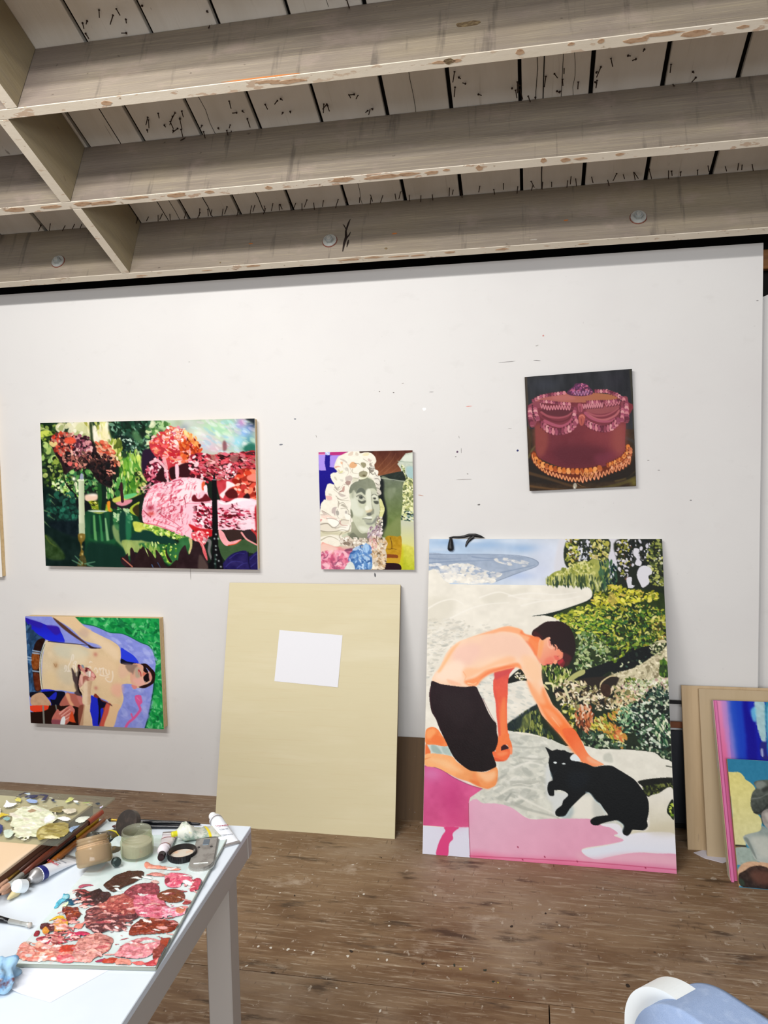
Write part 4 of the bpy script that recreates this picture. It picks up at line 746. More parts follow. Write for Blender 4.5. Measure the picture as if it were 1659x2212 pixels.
    a.D('1406 492 1579 475 1605 804 1505 823 1426 764','d94a58 8a1c2c f2a8b4 4a0c18 e8788a c02c44 2a0a10 f4d0d4',200,(20.2,56.6),asp=1.8,ang=(-40,50),clip=0)
    a.D('1545 494 2011 461 2006 729 1572 785','b83040 e07080 6a1420 d9505c 2c1014 f0b4b4 8a2430 4a141c c9707a a86a60',480,(20.2,60.7),asp=2.3,ang=(-20,50),clip=0)
    a.P('34141a','1797 718 1903 671 1968 700 2006 729 1914 787 1803 776 1757 795',f=3.4)
    a.P('2c1418','1688 611 1774 593 1798 670 1720 660',f=4.0)
    a.P('9a6a64','1769 496 1835 478 1840 555 1787 574',f=5.4,a=0.8)
    a.D('1681 630 1839 613 1823 757 1691 785','f6c0c8 e0808c c94858 fbe4e4 8a2430',60,(20.2,53.9),clip=0)
    a.D('1824 728 2013 720 2007 1048 1831 1019','d9482c f08060 a02818 f7a888 e85c48 7a180c fbc4b0 c43a34',150,(33.7,87.6),asp=1.6,clip=0)
    a.P('f08a78','1921 758 1993 729 2004 826 1965 825 1927 806',f=2.0)
    a.P('f4c4d0','955 1206 973 1077 1017 939 1088 851 1189 851 1224 822 1305 773 1426 774 1518 804 1523 882 1557 872 1567 999 1599 1077 1672 1067 1750 1096 1896 1048 2000 1077 2017 1212 1993 1466 1822 1467 1663 1469 1597 1469 1463 1451 1416 1471 1413 1590 1353 1561 1286 1542 1186 1473 1085 1434 971 1385 953 1296',f=1.3,n=0.04,nc=60)
    a.P('fbe3e6','1304 822 1439 794 1505 823 1501 979 1427 999 1418 1087 1337 1116 1284 1077 1095 1097 997 1176 1015 1018 1165 979 1288 920',f=9.4,a=0.85)
    a.L('c93a54','981 1038 1031 929 1101 870 1189 861 1250 842',9.4,w2=3.8,a=0.85,f=2.0)
    a.L('e0607a','998 1157 1043 998 1132 979 1233 979',8.1,w2=3.2,a=0.85,f=2.0)
    a.L('8a2040','1155 880 1195 881 1194 920 1160 920',14.8,w2=5.9,a=0.85,f=2.0)
    a.L('c03a5c','1251 822 1318 803 1344 852 1289 881',12.1,w2=4.9,a=0.85,f=2.0)
    a.L('a02844','1028 1295 995 1256 969 1216',16.2,w2=6.5,a=0.85,f=2.0)
    a.L('d94a64','1093 1166 1183 1097 1265 1028 1285 1058',8.1,w2=3.2,a=0.85,f=2.0)
    a.L('b83850','1098 1226 1160 1166 1230 1097 1256 1117',8.1,w2=3.2,a=0.85,f=2.0)
    a.L('c93c58','1104 1245 1177 1314 1250 1373 1302 1432',9.4,w2=3.8,a=0.85,f=2.0)
    a.L('a82c44','1181 1176 1229 1146 1255 1176 1246 1245 1212 1275',8.1,w2=3.2,a=0.85,f=2.0)
    a.L('d96478','1185 1255 1213 1215 1234 1205',6.7,w2=2.7,a=0.85,f=2.0)
    a.L('e8788c','1132 1206 1181 1146 1223 1117',6.7,w2=2.7,a=0.85,f=2.0)
    a.L('d9506c','1158 1255 1204 1314 1257 1344',6.7,w2=2.7,a=0.85,f=2.0)
    a.L('b02c48','1323 1146 1314 1245 1330 1393',10.8,w2=4.3,a=0.85,f=2.0)
    a.L('8a1c38','1346 1038 1358 1097 1356 1175',10.8,w2=4.3,a=0.85,f=2.0)
    a.L('c23a54','1364 1116 1464 1116 1585 1097',5.4,w2=2.2,a=0.85,f=2.0)
    a.L('d9485c','971 1385 1086 1414 1220 1483 1353 1561',9.4,w2=3.8,a=0.85,f=2.0)
    a.L('e06078','1061 1335 1155 1384 1275 1453 1327 1531',8.1,w2=3.2,a=0.85,f=2.0)
    a.L('e88a9a','1101 861 1072 919 1002 998',8.1,w2=3.2,a=0.85,f=2.0)
    a.L('f0a0b0','1301 959 1342 920 1382 920',6.7,w2=2.7,a=0.85,f=2.0)
    a.L('e8a0b4','1398 823 1437 852 1478 843',8.1,w2=3.2,a=0.85,f=2.0)
    a.L('e8788c','1055 1038 1040 1117 1065 1196',9.4,w2=3.8,a=0.85,f=2.0)
    a.D('955 1206 1017 939 1189 851 1224 822 1426 774 1500 1018 1424 1116 1380 1551 1186 1473 971 1385','d95c74 f0a0b0 fbe8ec c93a54 e88a9a fae0e4 b8304c',260,(17.5,53.9),asp=4,ang=(100,150),clip=0,a=0.6,bend=1)
    a.D('1004 919 1237 841 1300 979 1028 1038','c8425c f4b8c4 e0708a fbe4e8',70,(20.2,60.7),asp=4,ang=(-40,-10),clip=0,a=0.7)
    a.B('a0243c',1031,1176,33.7,27.0,0.9)
    a.B('8a1c30',1115,1226,22.9,22.9,1)
    a.B('c94038',1036,1256,33.7,20.2,0.8)
    a.D('1123 1038 1312 1038 1303 1393 1129 1315','d95c74 f8dce0 e88a98 b8344c f4b8c4',90,(20.2,56.6),asp=3,ang=(100,170),clip=0,a=0.7,bend=0.8)
    a.D('979 870 1250 842 1233 979 1001 1038','e0788c f8e0e4 c84860 f4b4c0',70,(20.2,53.9),asp=2.4,ang=(-60,0),clip=0,a=0.6)
    a.P('6a1420','1420 1028 1447 999 1472 1057 1513 1038 1541 989 1567 1018 1592 1077 1498 1097 1425 1087',f=2.0)
    a.P('e0603c','1511 852 1538 823 1542 921 1515 940',f=2.0)
    a.P('fae4e8','1530 891 1556 882 1561 960 1535 960',f=1.3)
    a.D('1443 1165 1610 1155 1603 1459 1451 1411','8a1428 c93450 f4ccd4 e87088 4a0c14 fbe8ea d95068 6a1020',170,(17.5,51.2),ang=(-20,60),clip=0)
    a.D('1649 1194 1999 1154 2001 1407 1664 1449','b02840 f8d8e0 7a1020 e88098 fbe8ec c94464 f4b8c8 4a0c18',210,(17.5,53.9),asp=2.8,ang=(-15,20),clip=0)
    a.L('5c0f1c','1731 1096 1770 1106 1789 1165 1755 1184',17.5,w2=7.0,a=0.95)
    a.L('5c0f1c','1665 1077 1697 1116 1750 1106',16.2,w2=6.5,a=0.95)
    a.L('5c0f1c','1823 1096 1829 1135 1861 1155',12.1,w2=4.9,a=0.95)
    a.L('5c0f1c','1814 1203 1854 1184',10.8,w2=4.3,a=0.95)
    a.L('5c0f1c','1694 1272 1747 1282 1813 1272 1851 1320',16.2,w2=6.5,a=0.95)
    a.L('5c0f1c','1760 1292 1819 1281 1858 1311',12.1,w2=4.9,a=0.95)
    a.L('5c0f1c','1810 1399 1843 1428',18.9,w2=7.5,a=0.95)
    a.L('5c0f1c','1563 1194 1582 1243 1614 1263',17.5,w2=7.0,a=0.95)
    a.L('5c0f1c','1467 1273 1534 1273 1588 1253',14.8,w2=5.9,a=0.95)
    a.L('5c0f1c','1774 1233 1827 1233',9.4,w2=3.8,a=0.95)
    a.P('fbe0e8','1843 1067 1948 1067 1999 1115 1985 1213 1893 1203 1828 1155',f=5.4,a=0.9)
    a.P('f9dfe6','1864 1330 1969 1349 1987 1446 1888 1457 1823 1418',f=5.4,a=0.8)
    a.P('f6c8d4','1364 1136 1444 1136 1438 1392 1384 1412 1359 1313',f=6.7,a=0.6)
    a.P('fbe4e4','1673 999 1728 921 1736 824 1788 844 1814 883 1754 921 1719 999 1699 1048',f=2.0)
    a.P('5a1414','1720 980 1780 921 1825 960 1831 1038 1758 1048',f=2.7)
    a.P('2a0c10','1883 1028 1923 980 1942 1048 1896 1048',f=2.0)
    a.P('fbecee','1658 1067 1711 1106 1764 1087 1817 1048 1896 1048 1961 1077 1895 1077 1803 1116 1717 1135 1671 1116',f=2.0)
    a.P('b0141c','1985 1174 2012 1154 2010 1602 1992 1544 1983 1310',f=4.0)
    a.P('c9242c','1384 1392 1490 1451 1597 1469 1595 1548 1554 1559 1462 1510 1416 1471',f=2.7,n=0.1)
    a.P('e8606c','1408 1511 1476 1500 1541 1549 1554 1588 1525 1668 1499 1648 1459 1629 1413 1600',f=1.3,n=0.12)
    a.D('1415 1511 1556 1509 1539 1638 1446 1619','f6b8bc c93040 e87880 fbdcd8',40,(20.2,53.9),clip=0)
    a.P('d9646a','1446 1599 1499 1628 1524 1707 1536 1767 1548 1866 1537 1876 1509 1787 1491 1688')
    a.L('f4b4b0','1466 1609 1505 1668 1517 1747',12.1,w2=5.4,a=0.8)
    a.P('8fb850','949 1405 1059 1415 1153 1464 1233 1512 1299 1551 1380 1570 1352 1610 1284 1611 1232 1552 1150 1553 1082 1554 1029 1485',f=2.0,n=0.14,nc=20)
    a.D('963 1405 1219 1503 1380 1580 1298 1611 1083 1534','c9dc5c 6f9a34 e4ec9c 3a6a24',80,(17.5,40.4),asp=1.8,clip=0)
    a.P('123c30','947 1485 1029 1495 1095 1564 1177 1563 1263 1631 1256 1671 1079 1654 943 1615',f=4.0)
    a.P('2f6a3a','942 1656 1256 1671 1298 1591 1393 1590 1387 1809 1275 1971 1194 1962 1075 1814 940 1716',f=4.0,n=0.08,nc=40)
    a.D('942 1676 1079 1674 1116 1813 1032 1875 939 1776','9cb85c c4d88c 5a8a3c',50,(27.0,80.9),asp=3,ang=(70,110),clip=0)
    a.D('1072 1654 1262 1671 1236 1911 1141 1893','a8c84c d9e88c 4a8a3a 2f6a34',36,(13.5,33.7),asp=1.6,clip=0)
    a.B('bcd840',1145,1753,17.5,6.7,0.8)
    a.B('bcd840',1150,1770,17.5,6.7,0.8)
    a.B('bcd840',1155,1787,17.5,6.7,0.8)
    a.B('bcd840',1160,1804,17.5,6.7,0.8)
    a.B('bcd840',1165,1821,17.5,6.7,0.8)
    a.B('bcd840',1170,1837,17.5,6.7,0.8)
    a.B('bcd840',1175,1854,17.5,6.7,0.8)
    a.B('bcd840',1180,1871,17.5,6.7,0.8)
    a.B('bcd840',1185,1888,17.5,6.7,0.8)
    a.B('bcd840',1190,1905,17.5,6.7,0.8)
    a.B('bcd840',1195,1922,17.5,6.7,0.8)
    a.P('c9bc84','1379 1590 1412 1610 1402 1749 1381 1799 1375 1769 1390 1689')
    a.P('2c1a1c','940 1716 980 1775 1011 1875 981 1725 1028 1785 1073 1874 1070 1744 1128 1853 1153 1953 1166 1973 1193 1972 1264 1881 1260 2031 862 2040',f=0.7,n=0.04)
    a.P('2a1a1c','1167 1703 1178 1792 1203 1862 1222 1912 1195 1912 1164 1813')
    a.P('301e22','1274 2031 1278 1861 1294 1770 1343 1680 1362 1759 1381 1809 1418 1669 1432 1629 1479 1648 1502 1787 1547 1906 1544 2025',n=0.06,nc=40)
    a.P('5a4a44','1475 1807 1533 1906 1557 2025 1463 2027',f=5.4,a=0.8)
    a.L('5a8ac0','1030 1955 1049 2016',9.4,w2=4.0,a=0.7,f=2.0)
    a.L('4a78b0','1085 1924 1111 1994',8.1,w2=4.0,a=0.6,f=2.0)
    a.L('b0a4a8','1527 1608 1573 1627 1563 1756 1581 1855',33.7,w2=20.2,a=0.6,f=6.7)
    a.P('3f5a38','1648 1548 1687 1606 1738 1685 1859 1604 1919 1594 2009 1681 2007 1779 1909 1771 1816 1782 1734 1912 1657 1755',f=1.3,n=0.04)
    a.P('3a2824','1703 1478 1855 1477 1859 1594 1779 1615 1740 1586')
    a.P('34242a','1874 1486 1954 1466 1991 1583 1951 1623 1899 1564')
    a.P('f2a8ac','1656 1469 1696 1498 1727 1586 1753 1625 1819 1605 1859 1594 1805 1654 1738 1680 1699 1665 1661 1567',n=0.08)
    a.L('e8542c','1738 1675 1805 1654 1852 1604',8.1,w2=5.4)
    a.L('f0a0a0','1861 1506 1899 1584 1951 1632 2003 1671',17.5,w2=12.1,a=0.95)
    a.L('d93c3c','1954 1466 1998 1544 2003 1661',20.2,w2=20.2,a=0.8,f=2.7)
    a.P('241c58','1671 2022 1687 1923 1749 1813 1816 1762 1896 1746 1921 1820 1948 1800 2008 1759 2006 2015',n=0.1,nc=40)
    a.L('0e0c30','1915 1761 1919 1899 1931 1987',9.4,w2=5.4)
    a.L('4a4a9c','1748 1852 1816 1782 1882 1781',5.4,w2=2.7,a=0.8,f=2.0)
    a.L('4a4a9c','1713 1962 1774 1891 1867 1900',5.4,w2=2.7,a=0.8,f=2.0)
    a.L('4a4a9c','1812 1980 1866 1919 1906 1909',5.4,w2=2.7,a=0.8,f=2.0)
    a.L('4a4a9c','1933 1859 1974 1799 2000 1789',5.4,w2=2.7,a=0.8,f=2.0)
    a.L('4a4a9c','1938 1957 1979 1907',5.4,w2=2.7,a=0.8,f=2.0)
    a.P('0b0a0d','1605 804 1648 803 1646 1018 1650 1312 1648 1548 1648 1686 1681 1863 1692 2012 1551 2015 1553 1925 1581 1885 1595 1687 1596 1509 1601 1116',f=0.7,k=0)
    a.P('0b0a0d','1616 804 1621 727 1630 717 1635 795')
    a.L('d9dce4','1611 800 1641 801',5.4,w2=5.4,a=0.9)
    a.B('c9d4d0',1614,1587,8.1,8.1,0.9)
    a.B('c9d4d0',1647,1587,8.1,8.1,0.9)
    a.B('c9d4d0',1625,1686,8.1,8.1,0.9)
    a.B('c9d4d0',1624,1736,8.1,8.1,0.9)
    a.B('c9d4d0',1629,1805,8.1,8.1,0.9)
    a.B('c9d4d0',1621,1864,8.1,8.1,0.9)
    a.B('c9d4d0',1648,1884,8.1,8.1,0.9)
    a.B('c9d4d0',1613,1924,8.1,8.1,0.9)
    a.B('c9d4d0',1666,1963,8.1,8.1,0.9)
    a.B('c9d4d0',1629,1528,8.1,8.1,0.9)
    a.L('24483c','1616 1805 1619 1984',16.2,w2=20.2,a=0.5,f=4.0)
    return a.grid()
def paint_bust():
    a=Art(200,250,'c9cdb4',3)
    a.P('1b0f8c','-15 -18 719 -7 703 625 239 1094 -16 1033',g=('140a70',34,383,16,974),k=0)
    a.P('b8307c','-15 -6 660 -8 523 66 -17 47',k=0)
    a.P('d98ab4','-16 29 165 26 164 49 -17 47',k=0)
    a.P('ab93e6','-2 47 152 49 133 184 159 314 6 309',k=0)
    a.P('ab93e6','254 62 494 62 416 152 353 269 241 256',k=0)
    a.P('b8c4f0','143 -2 256 -8 246 56 156 53',k=0)
    a.L('f0f0fa','173 6 224 44',11.9)
    a.P('5a2c1e','853 -11 2015 -6 2014 41 1867 79 1674 227 1775 321 1745 356 1272 420 1157 302 1015 44',n=0.07,g=('8a5638',1311,25,1302,397),k=0,nc=40,ny=120)
    a.P('3a1c14','868 -11 1164 -7 1134 34 897 30',f=8.9)
    a.L('a06c4c','1303 362 1528 202 1649 53',17.8,w2=5.9,a=0.5,f=8.9)
    a.L('a06c4c','1391 375 1600 238 1735 112',17.8,w2=5.9,a=0.5,f=8.9)
    a.L('a06c4c','1276 280 1456 120 1546 28',17.8,w2=5.9,a=0.5,f=8.9)
    a.L('a06c4c','1569 354 1687 285',17.8,w2=5.9,a=0.5,f=8.9)
    a.P('c4ccbc','1674 227 1853 56 2014 35 2019 521 1786 472 1746 309',n=0.05,k=0)
    a.L('9aa898','1690 181 1850 195 1996 208',14.8,w2=8.9)
    a.P('dfe4d6','1794 113 2014 58 2011 174 1807 182',f=8.9,a=0.8)
    a.P('9cc4c8','1863 287 2009 289 2005 475 1889 450',f=14.8,a=0.7)
    a.P('26302a','1302 421 1745 350 1832 368 1888 520 1595 505 1315 467',n=0.06)
    a.D('1747 251 1820 264 1860 427 2005 475 2004 521 1873 520 1817 403','8a9a5c c9cfa0 5a6a3c a9b47c e4e6c4',60,(29.6,68.1),asp=1.5)
    a.P('717b66','1301 467 1595 505 1844 519 1809 752 1758 1102 1722 1430 1337 1441 1224 1217',n=0.05,g=('6f8440',1447,515,1575,1394),nc=40)
    a.P('1a1f20','1301 467 1388 515 1383 748 1437 983 1431 1218 1367 1417 1294 1382 1259 982',f=14.8)
    a.P('8a9478','1474 632 1562 633 1589 750 1499 820 1457 749',f=20.7,a=0.7)
    a.P('9aa488','1562 633 1636 622 1604 727',f=14.8,a=0.6)
    a.L('a8b09c','1345 456 1595 488 1858 525',26.7,w2=14.8,a=0.9,f=4.4)
    a.P('8a9460','1370 1311 1520 1218 1729 1102 1722 1430 1352 1435',f=29.6,a=0.7)
    a.P('d9dcaa','1799 542 2004 521 2006 1162 1757 1137 1778 868',n=0.05)
    a.D('1799 566 2004 533 2009 1033 1788 1055','e4e6b4 b9bf7c f2f0cc 8a9460 c9cc8c 6f7c4c dfe0a0',300,(35.6,83.0),asp=1.5)
    a.D('1789 1020 2009 1033 2006 1173 1742 1160','2c4a44 5a7a70 dfe6dc 1c2f30 a9bcb4',60,(29.6,65.2),ang=(0,40))
    a.P('c9ccb4','1727 1160 2006 1197 2004 1642 1719 1571',f=5.9,g=('d9d890',1873,1219,1866,1571),k=0)
    a.P('ded86a','1704 1547 2012 1618 2004 2006 1695 2007',f=14.8,n=0.08,g=('b9c030',1939,1571,1755,1924),k=0,nc=40)
    a.P('c9c424','1629 1642 1762 1618 1739 1995 1651 1995',f=14.8,a=0.8)
    a.P('b08a1c','1396 1453 1648 1436 1736 1454 1714 1783 1623 1901 1403 1807',n=0.08,g=('c99a24',1426,1453,1640,1807),nc=30)
    a.L('4a2c10','1500 1453 1527 1547 1518 1642 1392 1641',11.9,w2=7.4)
    a.L('4a2c10','1518 1636 1628 1653',10.4,w2=5.9)
    a.P('8a4a1c','1405 1736 1641 1748 1625 1807 1403 1795',f=3.0)
    a.P('c9a030','1403 1801 1669 1807 1668 1889 1401 1878',f=3.0)
    a.P('2a0e18','1342 1890 1667 1895 1695 2007 1324 2008')
    a.P('a9ab92','627 1214 747 1191 982 1369 1101 1370 1024 1476 859 1499 710 1475 592 1404',f=4.4,g=('8c8f78',745,1274,830,1475))
    a.P('c9ccb4','658 625 704 555 855 486 975 464 1152 501 1223 607 1250 724 1277 841 1289 982 1263 1123 1208 1240 1102 1322 982 1369 892 1381 819 1322 761 1239 718 1156 676 1049 650 919 662 743',n=0.03)
    a.P('7f8472','620 625 644 566 765 508 856 462 975 440 1094 465 1196 525 1223 607 1237 677 1178 630 1090 629 1014 675 983 733 940 651 852 627 791 685 701 696 641 707',f=4.4,n=0.04,g=('8f947e',706,508,1149,629))
    a.P('6a7064','790 708 836 638 912 615 985 663 983 733 910 686 850 697',f=4.4)
    a.P('b5b8a2','701 696 747 649 775 720 758 779 698 790',f=5.9)
    a.P('d4d6c2','762 649 782 732 787 802 742 814',f=8.9,a=0.8)
    a.P('e0e2d0','999 675 1075 629 1117 699 1115 793 1140 981 1065 1016 976 992 1009 863',f=11.9,a=0.9)
    a.P('a5a794','1118 676 1146 747 1128 864 1163 981 1168 1052 1139 1028 1113 864',f=7.4,a=0.8)
    a.P('c5c8b4','1148 676 1221 700 1248 818 1277 865 1289 982 1256 1099 1197 1076 1173 864',f=8.9,a=0.9)
    a.P('dcdfce','668 801 817 814 844 932 962 992 899 1098 750 1073 678 978',f=20.7,a=0.85)
    a.P('c9cab6','782 744 850 709 938 733 996 804 980 839 906 815 832 803',f=3.0)
    a.L('3c3f3a','803 761 849 738 908 739 981 792',13.3,w2=8.9)
    a.P('6a6f64','848 756 901 745 945 780 907 803 862 791')
    a.B('34383a',900,774,19.3,19.3,1)
    a.L('50544c','832 797 906 815 988 822',8.9,w2=5.9)
    a.P('5f6358','832 814 906 839 995 827 987 863 934 886 861 862',f=5.9)
    a.L('eceee0','788 779 847 803 936 821',7.4,w2=4.4)
    a.P('d9dbc8','1131 746 1206 724 1241 782 1233 818 1145 805',f=3.0)
    a.L('44473e','1124 746 1176 723 1235 747',11.9,w2=7.4)
    a.P('7a7d6c','1145 782 1205 776 1219 806 1167 811')
    a.B('34383a',1182,794,14.8,14.8,1)
    a.P('565a50','1159 840 1262 841 1261 888 1202 888',f=4.4)
    a.P('8f9280','1050 1028 1141 969 1170 993 1153 1052 1093 1075 1020 1051',f=7.4)
    a.P('70736a','1035 1039 1094 1034 1108 1075 1049 1087 1004 1063',f=4.4)
    a.P('d9c9a4','991 992 1066 981 1140 981 1080 1028 1005 1027',f=5.9,a=0.8)
    a.P('e9ead9','978 933 1038 922 1066 981 991 992',f=5.9)
    a.P('e6e8da','928 1133 1018 1098 1108 1099 1122 1122 1032 1139',f=3.0)
    a.L('34362f','921 1138 988 1136 1047 1143 1114 1146',11.9,w2=7.4)
    a.P('b0b3a0','958 1151 1106 1157 1090 1205 1030 1216 971 1192',f=5.9)
    a.P('7c8078','986 1210 1105 1205 1181 1134 1242 1076 1225 1170 1134 1228 1045 1240',f=8.9,a=0.8)
    a.P('80846f','648 978 693 990 720 1085 689 1120 661 1073',f=5.9)
    a.P('e3e5d4','835 1262 984 1275 1043 1322 952 1357 864 1322',f=17.8,a=0.8)
    a.P('5f6350','1179 1228 1225 1158 1272 1076 1262 1146 1208 1252',f=7.4,a=0.6)
    a.P('6b6e5e','621 1428 713 1369 830 1452 920 1452 829 1499 710 1487',f=7.4,a=0.7)
    a.P('d9d89a','1278 818 1322 806 1365 889 1392 983 1345 1100 1299 1170 1223 1229 1263 1123 1296 982',n=0.05)
    a.L('b0ae70','1290 935 1378 947',8.9)
    a.L('f0efc4','1288 1006 1362 1006',14.8)
    a.P('ebe6d6','659 4 779 -6 868 7 896 42 1001 20 1119 34 1206 93 1234 175 1188 244 1216 315 1272 420 1301 467 1297 631 1238 630 1181 513 1079 441 945 463 840 486 704 555 658 625 640 719 681 860 663 978 674 1120 669 1333 608 1368 487 1380 437 1570 285 1605 13 1569 15 998 50 856 157 798 131 667 210 538 330 551 272 468 260 374 396 340 339 245 418 94 494 60',f=1.5,n=0.05,nc=30)
    a.P('efeadb','336 254 388 204 449 103 536 59 615 38 667 -6 867 -3 894 36 1023 21 1094 28 1178 74 1204 136 1189 203 1198 360 1084 414 940 469 854 479 839 502 688 528 629 584 648 691 654 748 630 827 672 861 671 907 638 1048 670 1201 -3 1204 3 1010 20 942 36 885 104 806 140 801 129 681 168 574 206 538 335 559 266 450 252 428 298 355 413 356 343 276',f=0.7,n=0.03)
    a.P('c9beb2','463 120 548 132 612 173 618 206 562 172 476 137',f=3.6,a=0.8)
    a.P('d9c4b2','636 55 709 6 752 6 736 62 665 72',f=3.6,a=0.8)
    a.P('d4cab8','809 13 865 47 850 75 794 63',f=3.6,a=0.8)
    a.P('86805f','933 188 1004 200 1017 245 973 284 938 261 904 210',f=3.6,a=0.8)
    a.P('c9b0a8','1077 123 1119 151 1090 179 1055 150',f=3.6,a=0.8)
    a.P('e6dcb4','1008 32 1093 39 1057 78 943 71',f=3.6,a=0.8)
    a.P('e8b08c','476 171 518 177 517 216 482 205',f=3.6,a=0.8)
    a.P('dba08a','344 254 416 238 487 261 415 260 372 282',f=3.6,a=0.8)
    a.P('d8cc9a','415 294 457 317 470 362 435 345',f=3.6,a=0.8)
    a.P('d6d29c','486 323 529 324 499 363 456 362',f=3.6,a=0.8)
    a.P('cfcbbe','559 273 631 274 643 331 572 318',f=3.6,a=0.8)
    a.P('bfb0a8','576 437 670 404 726 444 696 500 654 483 581 499',f=3.6,a=0.8)
    a.P('9c7c74','566 521 610 494 682 500 673 545 630 567 580 544',f=3.6,a=0.8)
    a.P('c9c4ae','324 423 368 429 395 486 352 468',f=3.6,a=0.8)
    a.P('d4d0c4','453 464 525 476 509 509 467 492',f=3.6,a=0.8)
    a.P('b8b0a6','320 587 391 604 464 577 405 644 362 638',f=3.6,a=0.8)
    a.P('b98f84','507 605 551 578 541 668 505 673 432 684 491 645',f=3.6,a=0.8)
    a.P('c0b4ac','403 695 489 713 567 747 502 764 445 746',f=3.6,a=0.8)
    a.P('e4b0aa','142 744 257 750 270 807 169 807',f=3.6,a=0.8)
    a.P('cac4b2','201 705 258 711 272 739 214 733',f=3.6,a=0.8)
    a.P('aaa494','455 905 513 883 570 928 591 957 512 928',f=3.6,a=0.8)
    a.P('b4ac9c','399 859 428 837 419 916 396 950',f=3.6,a=0.8)
    a.P('b8a8a4','265 972 310 938 382 933 352 972 335 1080 292 1040 263 1040',f=3.6,a=0.8)
    a.P('a09c94','351 1007 409 1001 415 1064 378 1075',f=3.6,a=0.8)
    a.P('b0a8a2','546 1008 596 1002 588 1065 551 1093',f=3.6,a=0.8)
    a.P('c9bab0','33 988 105 1011 204 1080 276 1108 391 1132 290 1137 160 1091 75 1051',f=3.6,a=0.8)
    a.P('e0cdc2','16 1062 103 1062 175 1102 224 1142 131 1119',f=3.6,a=0.8)
    a.P('dd9490','6 1141 50 1142 27 1176 -2 1176',f=3.6,a=0.8)
    a.P('cfc8a4','449 1132 535 1150 621 1150 606 1178 491 1172',f=3.6,a=0.8)
    a.P('dba06c','660 230 733 174 818 215 825 243 759 281 688 275',f=3.6,a=0.8)
    a.P('7c7468','1073 280 1130 263 1187 281 1171 348 1100 353',f=3.6,a=0.8)
    a.P('8c8868','872 356 958 329 1043 358 1012 430 927 441 870 412',f=3.6,a=0.8)
    a.P('e2e4c4','884 429 969 441 1070 403 1071 352 1085 392 1012 458 912 471',f=3.6,a=0.8)
    a.P('efeee0','1085 392 1198 393 1197 438 1126 443',f=3.6,a=0.8)
    a.P('d2d0ba','733 444 840 457 825 501 710 523 725 478',f=3.6,a=0.8)
    a.B('5a5034',970,407,35.6,18.5,1)
    a.L('7c7468','336 282 392 316 434 362',9.1,w2=3.4,a=0.8,f=2.8)
    a.L('b0a89a','441 368 513 363 557 352',11.4,w2=4.3,a=0.8,f=2.8)
    a.L('b4a896','632 218 660 263 701 320 678 365',13.7,w2=5.1,a=0.8,f=2.8)
    a.L('6a6048','776 203 861 210 910 244 938 278',11.4,w2=4.3,a=0.8,f=2.8)
    a.L('a09884','730 298 722 343 757 366 857 378',13.7,w2=5.1,a=0.8,f=2.8)
    a.L('8c8674','871 373 950 345 958 312',11.4,w2=4.3,a=0.8,f=2.8)
    a.L('948c78','741 444 855 451 863 401',11.4,w2=4.3,a=0.8,f=2.8)
    a.L('6f6c50','854 468 911 480 1012 458 1070 414',9.1,w2=3.4,a=0.8,f=2.8)
    a.L('8c7c70','537 549 623 567 636 590',11.4,w2=4.3,a=0.8,f=2.8)
    a.L('8c8274','328 559 376 621 390 650 463 628 508 566',11.4,w2=4.3,a=0.8,f=2.8)
    a.L('6a4640','432 684 476 662 526 679',11.4,w2=4.3,a=0.8,f=2.8)
    a.L('a89c90','318 632 403 689 546 736 575 747',11.4,w2=4.3,a=0.8,f=2.8)
    a.L('9c9484','359 746 429 797 516 804 617 776',13.7,w2=5.1,a=0.8,f=2.8)
    a.L('7c7464','386 791 501 826 630 827',9.1,w2=3.4,a=0.8,f=2.8)
    a.L('c4b8a8','104 806 212 818 299 813',9.1,w2=3.4,a=0.8,f=2.8)
    a.L('807868','427 882 514 860 570 917 605 951',11.4,w2=4.3,a=0.8,f=2.8)
    a.L('8c8474','461 962 526 957 590 968',11.4,w2=4.3,a=0.8,f=2.8)
    a.L('a49a8c','400 825 427 882 396 939',13.7,w2=5.1,a=0.8,f=2.8)
    a.L('98908a','381 973 364 1063 420 1132',13.7,w2=5.1,a=0.8,f=2.8)
    a.L('6c6454','590 963 625 1008 624 1059',10.2,w2=3.8,a=0.8,f=2.8)
    a.L('5c5444','609 1053 652 1065 673 1110 663 1190',11.4,w2=4.3,a=0.8,f=2.8)
    a.L('8c7c70','54 993 162 1040 276 1103 419 1166',11.4,w2=4.3,a=0.8,f=2.8)
    a.L('a89488','16 1067 96 1068 189 1119 245 1177',11.4,w2=4.3,a=0.8,f=2.8)
    a.L('4c463c','1045 279 1086 325 1085 392',13.7,w2=5.1,a=0.8,f=2.8)
    a.L('6c5448','1110 213 1159 258 1200 281',13.7,w2=5.1,a=0.8,f=2.8)
    a.L('4c463c','1093 353 1156 381 1198 382',9.1,w2=3.4,a=0.8,f=2.8)
    a.L('8c8474','963 132 1033 167 1075 190',10.2,w2=3.8,a=0.8,f=2.8)
    a.L('9c8c80','1133 152 1088 235 1158 281',10.2,w2=3.8,a=0.8,f=2.8)
    a.L('c0b6a6','602 274 643 353 569 442',13.7,w2=5.1,a=0.8,f=2.8)
    a.L('c4b8aa','534 149 517 228 544 307',11.4,w2=4.3,a=0.8,f=2.8)
    a.P('efd8ca','12 1093 179 1070 359 1130 447 1214 282 1189 132 1141',f=7.4)
    a.P('e4dccb','9 1200 145 1212 279 1272 447 1190 510 1096 599 1120 627 1214 491 1249 323 1332 141 1343 5 1331',f=7.4)
    a.P('d5d0b4','4 1355 231 1355 413 1344 594 1333 655 1297 623 1356 441 1415 230 1403 17 1450',f=7.4)
    a.P('efe9da','1 1450 229 1427 409 1486 437 1546 227 1498 13 1569',f=7.4)
